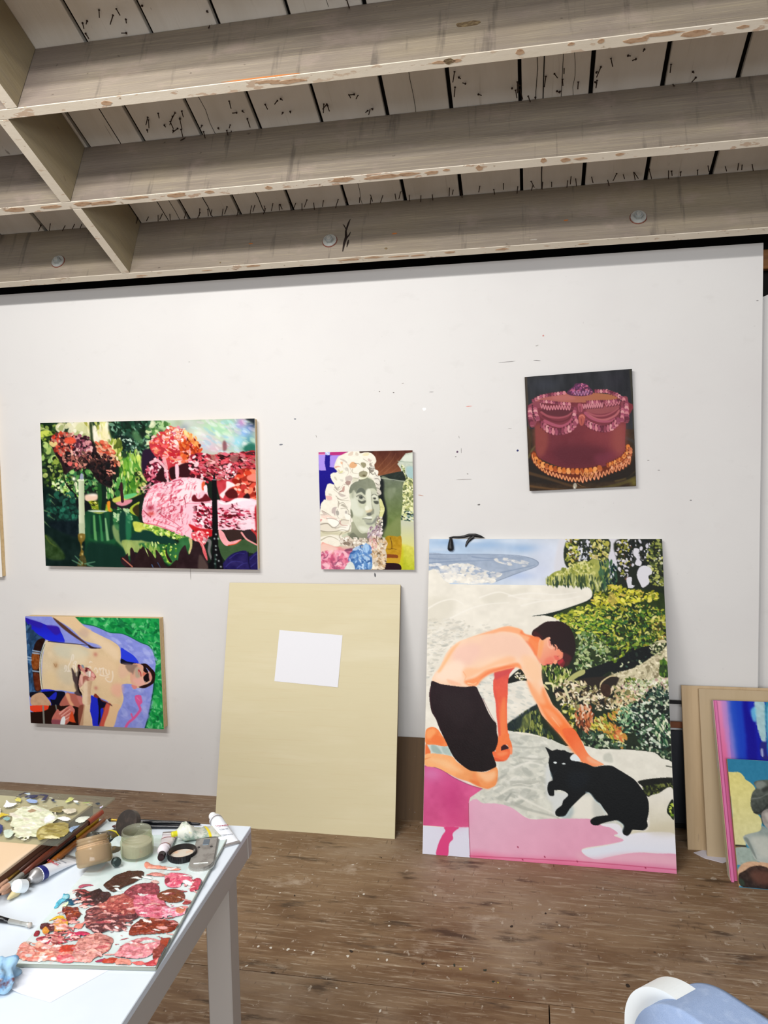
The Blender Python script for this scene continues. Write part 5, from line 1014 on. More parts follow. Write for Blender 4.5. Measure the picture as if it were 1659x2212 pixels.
    a.P('f4f0e4','445 1261 626 1238 655 1297 563 1344 428 1332',f=7.4)
    a.P('f4f0e4','541 1048 646 1073 659 1132 569 1143',f=7.4)
    a.P('f6f2e8','163 1106 283 1142 418 1154 385 1273 279 1260 191 1189',f=7.4)
    a.L('8f8678','8 1230 160 1212 279 1284 385 1249 478 1155 628 1167',24.9,w2=10.4,a=0.75,f=5.9)
    a.L('8c846c','5 1337 171 1355 353 1344 489 1320 623 1356',21.3,w2=8.9,a=0.75,f=5.9)
    a.L('9c9084','147 1129 283 1130 388 1166 432 1214',17.8,w2=7.4,a=0.75,f=5.9)
    a.L('a0987c','15 1498 169 1438 289 1451 423 1510',21.3,w2=8.9,a=0.75,f=5.9)
    a.L('c09088','433 1166 461 1237 596 1250',24.9,w2=10.4,a=0.75,f=5.9)
    a.L('a49a8c','324 1296 445 1273 565 1285',16.0,w2=6.7,a=0.75,f=5.9)
    a.L('b4ac90','49 1367 230 1391 382 1385',16.0,w2=6.7,a=0.75,f=5.9)
    a.L('8c846c','472 1368 411 1427 454 1498',17.8,w2=7.4,a=0.75,f=5.9)
    a.L('7c7464','656 1250 624 1321 533 1368',16.0,w2=6.7,a=0.75,f=5.9)
    a.P('efece0','1201 314 1274 339 1258 397 1199 384',f=3.0)
    a.P('e4e0d4','1184 419 1302 421 1315 502 1240 537 1182 478',f=3.0)
    a.P('d9d4c6','1225 537 1313 561 1297 619 1238 618',f=3.0)
    a.P('cfcabb','1238 630 1311 654 1324 725 1250 736',f=3.0)
    a.P('cfccc0','1098 266 1188 256 1201 314 1127 313',f=3.0)
    a.L('5c554c','1083 278 1157 302 1217 280',13.3,w2=5.9,a=0.85,f=1.5)
    a.L('5c554c','1200 361 1243 420 1302 409',13.3,w2=5.9,a=0.85,f=1.5)
    a.L('5c554c','1197 466 1271 467 1300 514',13.3,w2=5.9,a=0.85,f=1.5)
    a.L('5c554c','1210 536 1269 572 1313 561',13.3,w2=5.9,a=0.85,f=1.5)
    a.L('5c554c','1223 618 1282 631 1318 678',13.3,w2=5.9,a=0.85,f=1.5)
    a.L('5c554c','1236 700 1294 736',13.3,w2=5.9,a=0.85,f=1.5)
    a.L('5c554c','1111 360 1155 396 1199 384',13.3,w2=5.9,a=0.85,f=1.5)
    a.L('5c554c','1128 255 1100 220 1159 197',13.3,w2=5.9,a=0.85,f=1.5)
    a.P('b9a4a4','1010 1452 1101 1370 1162 1299 1253 1252 1310 1335 1307 1453 1128 1476',f=4.4,n=0.1)
    a.D('1226 1111 1345 1123 1325 1335 1192 1287','f2efe2 a89a90 d9d2c4 6f6560',60,(29.6,65.2),asp=1.6)
    a.L('7a6a88','1025 1452 1086 1393 1132 1323',32.6,w2=14.8,a=0.7,f=4.4)
    a.D('1074 1275 1326 1264 1307 1453 1024 1476','e8dcdc a890a0 cfc0c4 8a7080',46,(44.4,103.7),asp=2.5,ang=(-70,-30))
    a.P('d2c6b4','439 1498 561 1427 621 1428 739 1499 889 1487 1053 1499 1098 1476 1129 1429 1307 1453 1424 1512 1392 1641 1419 1760 1386 1901 1324 2008 1056 2009 1031 1807 825 1641 615 1641 437 1570',n=0.08,nc=20)
    a.D('440 1451 1098 1476 1066 1594 736 1641 467 1570','f4f0e4 cbbfae 8f8070 ece4d6 b8a898',90,(59.3,142.2),asp=2.2,bend=0.8)
    a.D('1053 1499 1425 1500 1391 1689 1418 1807 1339 2008 1056 2009','e2cdb0 f2e6d0 b89a78 d9bc94 8a7458 e8d8c4',200,(38.5,103.7),bend=0.8)
    a.D('1069 1452 1219 1429 1199 1641 1035 1641','e0b4ac f0d4cc c99a94',40,(44.4,103.7),asp=2.4,ang=(60,120))
    a.L('5a4a34','1219 1417 1202 1500 1245 1571',17.8,w2=7.4)
    a.P('3a3420','1292 1459 1337 1453 1321 1476',f=1.5)
    a.P('e394a8','13 1569 135 1558 315 1605 466 1605 616 1629 809 1712 731 1808 609 1879 485 2011 7 2012',n=0.06,g=('e7a08f',218,1808,132,1641),nc=30)
    a.P('f0dcd0','13 1569 165 1569 374 1641 221 1713 9 1713',f=17.8,a=0.7)
    a.D('40 1689 734 1712 609 1879 485 2011 30 2012','d9708c f0a8bc c95c7c f6c4cc a85878 e88aa0',150,(74.1,192.6),ang=(10,170),a=0.75,bend=1)
    a.P('8a5068','509 1677 616 1629 750 1653 705 1677 584 1689',f=5.9)
    a.L('7a3f60','67 1808 128 1784 160 1736',23.7,w2=11.9,a=0.8,f=4.4)
    a.L('7a3f60','306 1915 399 1832 475 1820',17.8,w2=8.9,a=0.8,f=4.4)
    a.P('d9c4b0','451 1605 707 1594 615 1641 495 1641',f=7.4,a=0.8)
    a.P('6f9ac9','734 1689 854 1689 977 1547 1035 1618 1062 1736 1105 1807 1056 2009 605 2010 669 1879',n=0.06,nc=30)
    a.D('675 1665 1051 1570 1105 1831 1041 2009 605 2010','4a78b4 a9c9e8 7fa8d4 34609c c9dcf0 5c8ac4',170,(74.1,222.2),asp=2.8,ang=(20,160),a=0.8,bend=0.8)
    a.P('dfe4dc','516 1975 609 1867 699 1891 726 2010 515 2010',f=5.9,n=0.06)
    a.L('34609c','731 1808 912 1760 1062 1736',14.8,w2=7.4,a=0.6,f=4.4)
    return a.grid()
def paint_cake():
    a=Art(220,240,'1f1d20',4)
    a.P('27282c','-7 -10 2012 -13 2043 1168 -24 1052',n=0.07,k=0,nc=60,ny=200)
    a.L('5a4a34','23 6 33 488 48 1199',45.1,w2=30.0,a=0.6,f=18.0)
    a.L('4a4426','1967 11 1990 615 1985 1165',39.1,w2=24.0,a=0.5,f=18.0)
    a.B('3a3e4a',403,160,300.4,120.2,0.5)
    a.B('342f3c',1682,182,225.3,180.2,0.4)
    a.P('3a2a1a','-17 910 2019 1029 2013 2024 -4 2012',n=0.08,k=0,nc=60)
    a.P('241a12','23 1397 340 1641 1700 1705 2003 1497 2019 1858 19 1855',f=18.0)
    a.L('5f4426','11 1683 333 1783 940 1979 1391 2026',60.1,w2=36.0,a=0.7,f=21.0)
    a.L('5f5426','1990 1857 1691 1955 1241 2020',75.1,w2=45.1,a=0.7,f=21.0)
    a.L('70502c','16 1912 479 1988 877 2019',45.1,w2=27.0,a=0.7,f=21.0)
    a.L('6a5a2c','2008 1747 1843 1850 1619 1896',39.1,w2=23.4,a=0.7,f=21.0)
    a.L('4a3418','15 884 54 1057 41 1341',45.1,w2=27.0,a=0.7,f=21.0)
    a.L('6a6234','7 1411 91 1272 141 1218',39.1,w2=23.4,a=0.7,f=21.0)
    a.L('3c3a3a','1853 1172 1982 1248 2006 1387',60.1,w2=36.0,a=0.7,f=21.0)
    a.L('1a1612','1843 1850 1993 1774 2025 1692',60.1,w2=36.0,a=0.7,f=21.0)
    a.B('8a8430',1958,1939,75.1,75.1,0.6)
    a.P('c9c4b4','835 1918 882 1892 903 1949 862 2004 832 1989',f=6.0,a=0.8)
    a.L('e4ded0','849 1961 870 1998',13.5,w2=9.0)
    a.L('a07444','912 1907 986 1953 1061 1970',12.0,w2=4.5,a=0.8)
    a.P('6e2a34','141 495 1875 553 1856 882 1821 1239 1837 1406 1706 1552 1405 1635 1043 1674 649 1613 315 1483 166 1348 161 921',n=0.03,g=('7c323a',370,933,1726,1012),nc=60)
    a.P('92493f','148 863 371 905 389 1217 257 1409 152 1318',f=36.0,a=0.75)
    a.P('9a5048','1654 953 1839 936 1823 1377 1650 1452 1543 1140',f=60.1,a=0.75)
    a.P('571d2a','511 1252 1270 1265 1560 1489 1104 1663 590 1553',f=75.1,a=0.75)
    a.P('8a3c40','1132 950 1578 1004 1570 1211 1122 1187',f=75.1,a=0.5)
    a.P('84394e','1263 1432 1652 1396 1558 1531 1317 1589',f=45.1,a=0.5)
    a.P('a9625c','128 437 303 350 702 328 1036 330 1305 363 1673 429 1788 506 1595 534 1149 519 847 499 421 457',g=('a86a48',547,381,1525,447))
    a.P('b8706c','517 379 822 371 940 449 697 454 546 423',f=15.0,a=0.6)
    a.P('8a4450','64 490 283 447 259 644 156 864 63 858 50 630',f=3.0)
    a.P('8a4450','1789 492 1892 472 1902 610 1907 885 1833 908 1777 822',f=3.0)
    a.P('7b3440','232 557 1799 617 1733 819 1432 940 1015 859 678 923 376 792')
    a.P('5f2832','292 589 842 624 825 679 686 727 472 699 336 648',f=6.0)
    a.P('955054','1144 630 1711 597 1679 678 1440 732 1231 705',f=6.0)
    a.L('a0525c','290 631 410 710 593 749 762 731 855 681',39.1,w2=27.3,a=0.95,f=4.5)
    a.L('6a2834','318 704 469 784 621 821 775 788 853 723',39.1,w2=27.3,a=0.95,f=4.5)
    a.L('a45860','1142 685 1290 750 1468 761 1618 715 1724 653',36.0,w2=25.2,a=0.95,f=4.5)
    a.L('b4686c','1170 743 1332 822 1495 832 1661 773 1737 695',51.1,w2=35.7,a=0.95,f=4.5)
    a.L('a9566a','345 790 527 872 679 895 834 820 901 684',60.1,w2=42.1,a=0.95,f=4.5)
    a.L('a9566a','1111 697 1213 787 1375 853 1554 864 1674 816',51.1,w2=35.7,a=0.95,f=4.5)
    a.R('128 437 286 363 519 337 763 325',12,66.1,51.1,'b26474 c97f88 8a3f52 a4526a 6a2a3c d4969a 94485e','5a2432')
    a.R('1306 335 1528 350 1703 417 1846 523',12,66.1,54.1,'b26474 c97f88 8a3f52 a4526a 6a2a3c d4969a 94485e','5a2432')
    a.R('86 519 72 660 82 774 110 847',8,90.1,75.1,'b26474 c97f88 8a3f52 a4526a 6a2a3c d4969a 94485e','5a2432')
    a.R('171 525 180 667 223 755',6,90.1,75.1,'b26474 c97f88 8a3f52 a4526a 6a2a3c d4969a 94485e','4a1c2c')
    a.R('1875 553 1869 717 1878 870',7,84.1,75.1,'b26474 c97f88 8a3f52 a4526a 6a2a3c d4969a 94485e','5a2432')
    a.R('1799 630 1794 768 1775 877',6,75.1,69.1,'b26474 c97f88 8a3f52 a4526a 6a2a3c d4969a 94485e','5a2432')
    a.R('283 447 421 457 634 499 846 527',12,60.1,45.1,'b26474 c97f88 8a3f52 a4526a 6a2a3c d4969a 94485e','6a2c3c')
    a.R('1149 519 1388 521 1595 534 1758 518',14,60.1,51.1,'b26474 c97f88 8a3f52 a4526a 6a2a3c d4969a 94485e','6a2c3c')
    a.R('282 829 401 935 522 984 675 993 829 946 924 853 974 745',14,84.1,105.1,'b26474 c97f88 8a3f52 a4526a 6a2a3c d4969a 94485e','5a1e2e')
    a.R('1106 836 1193 911 1311 960 1459 997 1579 976 1670 912 1732 847',13,81.1,99.1,'b26474 c97f88 8a3f52 a4526a 6a2a3c d4969a 94485e','5a1e2e')
    a.R('934 602 899 712 940 826 892 893',6,75.1,75.1,'b26474 c97f88 8a3f52 a4526a 6a2a3c d4969a 94485e','5a1e2e')
    a.P('b05a50','989 745 1051 707 1109 753 1091 836 1058 903 1013 901 986 829',f=3.0)
    a.L('d98878','1004 746 1065 736 1093 780',15.0,w2=7.5)
    a.L('7a3038','1032 790 1044 889',12.0,w2=6.0)
    a.P('a45462','982 536 1057 541 1069 639 1037 679 992 662',f=3.0)
    a.L('5f2030','1018 580 1019 678',12.0,w2=7.5)
    a.Z('280 518 416 569 631 569 843 596',22,36.0,'c87f88',19.5,'5a2030')
    a.Z('1071 583 1236 580 1445 580',18,36.0,'c9848c',19.5,'5a2030')
    a.Z('1490 583 1623 578 1757 559',10,24.0,'c07480',19.5,'5a2030')
    a.P('5a2a4a','778 326 857 262 919 225 951 185 1057 179 1161 207 1218 273 1276 333 1244 386 1093 404 943 393 837 372',f=3.0)
    a.D('856 276 919 239 966 193 1057 182 1161 214 1218 287 1260 346 1198 397 1063 399 913 375 839 331','b4607c 8a4470 c97890 6a3460 a45484 4a2444',80,(36.0,66.1),asp=2.4,bend=1.2)
    a.Z('915 336 1035 358 1201 342',10,33.0,'b0789c',16.5,'3a1838')
    a.P('6a2a10','82 1315 137 1303 195 1406 344 1527 587 1624 891 1681 1193 1681 1480 1624 1707 1524 1829 1406 1864 1269 1921 1314 1946 1439 1897 1575 1760 1693 1475 1764 1096 1845 914 1851 580 1794 306 1696 126 1545 62 1413',n=0.05)
    a.R('96 1344 160 1475 281 1553 433 1617 647 1669 860 1693 1072 1703 1284 1685 1375 1647',17,99.1,90.1,'c9702c e0904a a8501c d9803a b4602c e8a05c','5a2408')
    a.R('1480 1624 1631 1576 1767 1513 1858 1421 1878 1297',12,75.1,66.1,'c9702c e0904a a8501c d9803a b4602c e8a05c','6a2c10')
    a.R('1553 1670 1733 1623 1854 1545 1917 1438 1920 1341',12,66.1,51.1,'d98a5c c0704a e8a880 a85a34','6a2c10')
    a.Z('86 1386 113 1487 232 1607 338 1683',12,24.0,'e0955c',18.0,'6a2c10')
    a.Z('338 1683 581 1766 793 1832 975 1840',20,33.0,'e9a070',18.0,'7a3414')
    a.Z('975 1840 1189 1793 1340 1786',10,60.1,'e8a078',19.5,'6a2c10')
    a.Z('1340 1786 1521 1724 1746 1665 1912 1562',18,39.1,'dd9268',18.0,'6a2c10')
    a.Z('980 1727 1100 1761 1220 1780',6,39.1,'d08a50',18.0,'6a2c10')
    return a.grid()
def paint_sunbather():
    a=Art(290,230,'8a98dc',6)
    a.P('1a9a4c','702 -32 2015 -59 2040 2050 1535 2079 1569 995 894 153',n=0.08,k=0,nc=40)
    a.D('715 -15 2014 -25 2013 2017 1720 2016 1833 1504 1921 844 1834 505 1522 292 1258 230 895 119','1f9a4e 2fb45c 128044 5cc878 0f6a3c 44b060 8ad89c 1a8a50',330,(48.1,141.3),asp=2.6,a=0.75,bend=0.8)
    a.P('8d97df','-21 -17 702 -32 755 70 895 136 1022 150 1174 215 1257 273 1453 285 1589 358 1834 505 1887 606 1922 810 1887 1086 1868 1260 1833 1504 1784 1767 1720 2016 1224 2043 1128 1537 127 1228 -30 175',f=1.4,n=0.04,k=0,nc=20)
    a.L('0e6a40','895 127 1035 158 1147 207 1271 273 1439 286 1562 342 1712 440 1848 505 1900 640 1929 810',14.1,w2=11.3,a=0.9)
    a.L('0c5a3c','1895 1052 1875 1259 1833 1504 1784 1767 1720 2016',19.8,w2=19.8,a=0.9)
    a.D('894 153 1834 522 1907 845 1422 1209 1437 758 1168 405','a9b2ea 7f8ad4 98a2e4 bcc4f0',90,(70.7,169.6),asp=2.5,ang=(0,60),a=0.35)
    a.D('1421 1261 1855 1243 1720 2016 1268 2023','a4a8e4 8a94dc b4bcec 7c86cc',90,(70.7,169.6),asp=1.6,a=0.35)
    a.P('2430d8','-2 35 92 68 235 117 363 175 492 189 532 266 571 369 581 473 423 460 308 429 139 311 14 174',g=('2418b0',167,345,178,83))
    a.P('3a1ca0','320 167 492 180 531 283 457 338 374 253',f=5.7,a=0.8)
    a.P('3420a0','5 43 249 125 230 221 59 138',f=5.7,a=0.7)
    a.P('2f44dd','1423 552 1485 584 1607 684 1673 802 1631 820 1505 808 1416 759',f=1.4)
    a.P('10122c','1417 742 1506 790 1631 812 1700 835 1657 871 1546 858 1420 862')
    a.P('2c4a70','-8 175 70 225 196 345 279 430 226 659 199 942 214 1260 178 1404 1 1429',n=0.1,nc=20)
    a.D('-2 192 167 328 117 804 121 1371 16 1411','3c6490 1c3450 5a84ac 24405c',70,(56.5,155.5),asp=2.6,ang=(90,130),a=0.7)
    a.P('2a1410','146 486 222 414 294 429 228 606 180 872 188 1190 195 1349 106 1389 79 1159 70 876 85 699',n=0.06)
    a.P('8a4a1c','78 699 188 695 169 961 73 964',f=4.2,n=0.15,nc=14)
    a.P('6a3018','83 1070 178 1084 189 1332 106 1371',f=5.7,n=0.1)
    a.L('9cb4cc','95 637 211 660',22.6,w2=17.0,a=0.9)
    a.L('9cb4cc','93 681 195 695',22.6,w2=17.0,a=0.9)
    a.L('9cb4cc','78 1017 202 1030',22.6,w2=17.0,a=0.9)
    a.L('9cb4cc','2 755 60 770',22.6,w2=17.0,a=0.9)
    a.L('9cb4cc','7 807 65 814',22.6,w2=17.0,a=0.9)
    a.P('d9d8c4','293 455 336 463 255 658 215 906 211 1154 231 1366 195 1349 178 1084 193 801 243 588')
    a.L('2a2a24','307 464 237 659 200 906 204 1225 221 1366',7.1,w2=5.7)
    a.P('dcc9a8','307 450 480 485 652 497 795 502 935 567 1134 561 1080 493 883 430 719 244 581 126 413 0 715 -15 812 69 893 171 1004 254 1170 353 1308 435 1402 535 1418 690 1407 828 1574 857 1631 820 1713 852 1820 986 1786 1194 1645 1269 1563 1203 1422 1209 1405 1297 1428 1453 1396 1594 1335 1720 1255 1989 1126 1996 1212 1586 1073 1469 946 1422 789 1394 646 1383 473 1355 268 1373 218 1349 216 1047 234 800 281 570',n=0.035,g=('dfc49c',305,516,1288,1006),nc=40)
    a.P('cfcdb8','450 512 794 537 960 670 727 783 526 754 415 653',f=33.9,a=0.8)
    a.P('e3cba0','253 1046 399 1040 445 1321 269 1346',f=33.9,a=0.7)
    a.P('c8c2ae','492 896 664 925 710 1204 564 1245 455 1073',f=39.6,a=0.6)
    a.P('e6c9a4','956 775 1296 763 1373 1003 1281 1215 1082 1223 947 1019',f=48.1,a=0.7)
    a.P('e8d8b8','676 610 876 638 896 846 723 888',f=33.9,a=0.6)
    a.P('e8c89e','413 0 715 -15 812 69 893 171 1004 254 916 325 804 259 610 125',f=8.5,a=0.8)
    a.P('c9b0a0','804 276 892 205 974 289 914 377 830 345',f=19.8,a=0.7)
    a.P('5a3c34','427 17 580 143 745 312 938 498 909 498 715 348 536 179',f=2.8)
    a.P('3a2826','938 498 1021 547 1134 561 1077 571 964 566',f=2.8)
    a.L('2a2438','336 459 566 482 738 495 937 515',12.7,w2=9.9,a=0.9)
    a.P('ecd4b4','974 289 1168 387 1306 487 1385 622 1366 795 1243 661 1107 527 970 393',f=25.4,a=0.7)
    a.P('e0b4a0','1406 846 1574 857 1541 996 1426 1105 1372 1037',f=17.0,a=0.6)
    a.P('eab09c','1281 1215 1422 1209 1418 1349 1358 1456 1248 1356',f=22.6,a=0.7)
    a.B('c98a78',1041,676,31.1,31.1,0.9)
    a.B('c98a78',1023,1293,28.3,28.3,0.9)
    a.B('b58a60',434,898,33.9,42.4,0.7)
    a.L('96704c','406 864 432 933 449 880',8.5,w2=4.2,a=0.8)
    a.P('8a3c2c','989 1420 1101 1503 1212 1586 1147 1818 1069 1999 954 2005',f=1.4)
    a.P('2430c8','774 1412 932 1423 1100 1521 1122 1713 1040 2000 954 2005 841 1551',k=0)
    a.P('10102c','1045 1471 1114 1538 1170 1553 1138 1642 1080 1680 1074 1857 1026 1983 1050 1717')
    a.P('c95a4c','1169 1570 1240 1584 1206 1744 1126 1996 1054 2000 1120 1749',f=4.2)
    a.P('e3c096','1240 1584 1381 1595 1335 1720 1254 2006 1118 2010 1192 1745',f=4.2)
    a.P('5a3c38','1101 1503 1170 1553 1240 1584 1253 1619 1212 1586 1128 1537',f=2.8)
    a.P('2430d0','202 1358 414 1375 464 1568 400 1714 288 1577 220 1455')
    a.P('0e1024','16 1420 178 1404 414 1375 558 1404 492 1603 370 1715 319 1540 263 1489 118 1442 26 1518')
    a.P('2430d0','413 1393 321 1486 305 1522 392 1536 425 1446',a=0.9)
    a.P('caa484','26 1518 118 1433 207 1420 277 1506 331 1610 299 1665 197 1661 34 1660',n=0.05)
    a.P('e9492a','7 1671 300 1656 282 1720 192 1769 73 1784 8 1751')
    a.P('28140f','2 1787 73 1784 192 1769 282 1720 300 1647 781 1624 737 1999 1 2012',k=0)
    a.L('8a8c84','208 1670 207 1831 206 1992',25.4,w2=28.3,a=0.9)
    a.L('7a7c74','403 1642 413 1731',22.6,w2=17.0,a=0.9)
    a.P('b46a5c','461 1640 556 1440 587 1394 645 1409 774 1430 827 1551 808 1658 779 1677 636 1631')
    a.P('e8b088','557 1422 615 1420 639 1542 679 1629 635 1649 595 1562',f=7.1,a=0.9)
    a.P('c98078','730 1450 829 1481 823 1657 781 1624',f=5.7,a=0.8)
    a.P('c9766a','429 1712 471 1746 606 1641 636 1631 690 1717 657 1825 595 1936 504 2012 343 2003 333 1896 382 1786',n=0.08)
    a.P('8a4a58','333 1914 478 1924 446 2015 343 2012',f=7.1,a=0.9)
    a.L('e8b0a0','454 1800 576 1670',19.8,w2=11.3,a=0.85,f=2.8)
    a.L('e8b0a0','482 1835 618 1703',19.8,w2=11.3,a=0.85,f=2.8)
    a.L('e8b0a0','510 1869 645 1755',19.8,w2=11.3,a=0.85,f=2.8)
    a.L('e8b0a0','538 1903 658 1808',19.8,w2=11.3,a=0.85,f=2.8)
    a.L('8a3c38','468 1826 604 1695',7.1,w2=4.2,a=0.8)
    a.L('8a3c38','496 1861 632 1738',7.1,w2=4.2,a=0.8)
    a.L('8a3c38','523 1895 651 1790',7.1,w2=4.2,a=0.8)
    a.P('e8ecec','488 1870 526 1841 538 1903 519 2002 461 2005 463 1943')
    a.P('d9542c','646 1737 683 1913 696 1948 595 1918',f=2.8)
    a.P('8a5040','750 1661 838 1639 810 1977 738 1981',f=4.2)
    a.P('5f5348','670 942 717 1028 776 1008 779 1289 832 1410 760 1413 707 1292 700 1099',f=7.1,a=0.85)
    a.P('e2caa6','835 1339 952 1334 941 1475 918 1724 944 1864 948 2009 748 2013 807 1765 841 1551',n=0.03,g=('d8bc98',827,1551,925,1989),k=0)
    a.P('b08468','751 2007 807 1765 837 1533 859 1532 820 1799 801 2005',f=4.2,a=0.7)
    a.P('4a3a3c','671 944 695 967 722 1065 736 1102 768 1064 763 915 780 878 802 963 808 1062 776 1249 787 1348 825 1433 758 1449 694 1402 737 1338 720 1239 688 1166 677 1042',f=4.0,a=0.9)
    a.P('1c0c10','780 1001 810 1012 791 1125 771 1249 778 1336 816 1397 804 1434 766 1374 750 1250 767 1088',f=2.5)
    a.P('e0c8a6','774 1286 802 1223 856 1147 927 1131 988 1117 982 1154 963 1241 944 1366 930 1590 819 1595 813 1471 806 1397 782 1348',n=0.04,g=('cba98a',827,1371,949,1366),nc=20)
    a.P('c9988a','774 1299 767 1225 781 1125 798 1062 829 1043 844 1067 836 1123 855 1159 843 1222 800 1285',f=2.0)
    a.P('e4b4a4','797 1087 829 1049 838 1086 833 1160 824 1247 807 1235 794 1162',f=3.0)
    a.P('a8685c','837 1098 879 1072 939 1094 999 1092 992 1154 946 1155 875 1183 838 1222 835 1172',f=3.5)
    a.P('6a1c24','764 891 785 871 815 889 844 937 881 1010 910 1052 889 1059 860 1023 832 987 802 976',f=1.0)
    a.P('cc8c80','799 902 815 889 849 937 902 997 920 1058 908 1089 869 1060 841 1011 812 975 798 939',f=1.5)
    a.P('e8b8a8','841 993 871 1023 905 1058 899 1083 859 1054 840 1024',f=2.0,a=0.9)
    a.P('7a3038','864 936 910 922 954 958 992 1006 1021 1048 1034 1096 1009 1110 990 1055 952 995 913 959',f=1.5)
    a.P('5c2028','873 961 909 953 912 996 891 1009 877 998',f=1.5)
    a.P('c98078','914 947 953 964 1002 1017 1021 1054 1024 1103 1007 1147 982 1154 968 1105 950 1056 932 995',f=2.0)
    a.P('e6a8a0','971 1025 1001 1030 1015 1072 994 1098 965 1074',f=2.5)
    a.P('d0bcae','881 1022 922 990 962 994 949 1094 928 1101 909 1077',f=2.0,a=0.95)
    a.P('ece4d8','932 995 957 1001 947 1081 931 1082',f=1.5)
    a.P('8c96a0','820 883 846 875 865 912 859 937 839 931',f=2.0)
    a.L('a04a44','974 1086 998 1110 1024 1109',6.0,w2=4.0,a=0.8)
    a.P('f0c4b0','928 1107 989 1098 1007 1141 966 1167 917 1144',f=4.0,a=0.6)
    a.L('9c7460','798 1329 827 1359 841 1395',8.0,w2=4.0,a=0.6,f=2.5)
    a.P('ecd8bc','854 1184 900 1182 880 1592 839 1594 837 1371',f=7.0,a=0.6)
    a.L('f3ebe2','569 960 581 897 601 921 588 984 567 1009',17.0,w2=12.0,a=0.6,f=6.0)
    a.L('f3ebe2','633 994 627 908 666 820 696 696 715 720 697 807',17.0,w2=12.0,a=0.6,f=6.0)
    a.L('f3ebe2','608 1002 659 1000',17.0,w2=12.0,a=0.6,f=6.0)
    a.L('f3ebe2','705 856 732 818 752 829 730 861',17.0,w2=12.0,a=0.6,f=6.0)
    a.L('f3ebe2','701 955 698 893 713 905 741 966 742 1077',17.0,w2=12.0,a=0.6,f=6.0)
    a.L('f3ebe2','735 867 736 966 745 1003',17.0,w2=12.0,a=0.6,f=6.0)
    a.L('f3ebe2','948 829 964 810 984 821',17.0,w2=12.0,a=0.6,f=6.0)
    a.L('f3ebe2','915 916 956 908 965 933',17.0,w2=12.0,a=0.6,f=6.0)
    a.L('f3ebe2','1014 955 1040 924 1063 991 1042 1016',17.0,w2=12.0,a=0.6,f=6.0)
    a.L('f3ebe2','1085 953 1095 928 1108 989 1102 1038',17.0,w2=12.0,a=0.6,f=6.0)
    a.L('f3ebe2','1115 939 1156 926 1143 987 1151 1042',17.0,w2=12.0,a=0.6,f=6.0)
    a.L('f3ebe2','1185 949 1192 1022 1232 1033 1229 960',17.0,w2=12.0,a=0.6,f=6.0)
    a.L('f3ebe2','1283 982 1285 1074 1257 1167 1207 1163 1174 1109 1225 1083',17.0,w2=12.0,a=0.6,f=6.0)
    a.L('f3ebe2','1091 1051 1151 1067 1211 1059',17.0,w2=12.0,a=0.6,f=6.0)
    a.L('a89a8c','1114 976 1107 1026',9.0,w2=5.0,a=0.6,f=4.0)
    a.L('a89a8c','1164 974 1171 1048',9.0,w2=5.0,a=0.6,f=4.0)
    a.L('a89a8c','993 993 1011 1029',9.0,w2=5.0,a=0.6,f=4.0)
    a.P('dba590','1574 857 1631 820 1700 835 1754 885 1820 986 1873 1087 1815 1158 1744 1213 1687 1250 1563 1203 1539 1066',g=('e0b498',1573,891,1703,1197))
    a.P('8a7468','1476 860 1574 840 1658 854 1614 924 1582 1029 1569 995 1514 963',f=8.5,a=0.85)
    a.P('a8a490','1614 924 1670 888 1695 990 1664 1095 1623 1062',f=11.3,a=0.7)
    a.P('e8b0a4','1594 1098 1734 1092 1744 1213 1687 1250 1592 1167',f=11.3,a=0.8)
    a.L('b83c44','1669 940 1695 990 1700 1051',19.8,w2=11.3,a=0.95)
    a.L('e06a64','1661 957 1673 1026',9.9,w2=5.7,a=0.9)
    a.P('d9806a','1737 972 1793 987 1778 1022 1721 1041',f=2.8)
    a.P('1c1014','1728 834 1768 884 1807 969 1779 987 1738 954 1740 885')
    a.P('1a0e14','1735 1058 1806 986 1831 1106 1760 1160 1740 1127')
    a.P('2a1414','1700 827 1784 824 1851 898 1904 982 1893 1120 1856 1191 1743 1265 1659 1251 1702 1223 1801 1176 1844 1122 1847 1019 1808 934 1768 884 1727 851')
    a.P('d9988c','1821 951 1860 1053 1844 1122 1817 1106',f=4.2)
    a.L('c9b4ac','1746 1144 1767 1152',14.1,w2=8.5,a=0.8)
    a.P('d98a84','1556 1212 1632 1235 1631 1270 1588 1289 1561 1255')
    a.P('d9609c','1595 1428 1627 1392 1683 1398 1695 1458 1700 1527 1649 1582 1609 1532')
    a.L('d9609c','1643 1565 1668 1651 1645 1704 1572 1813 1484 1906 1439 1996',36.7,w2=33.9)
    a.L('d9609c','1532 1745 1544 1797 1557 1832',25.4,w2=19.8)
    a.L('e888b8','1625 1444 1666 1494',17.0,w2=8.5,a=0.7,f=4.2)
    return a.grid()
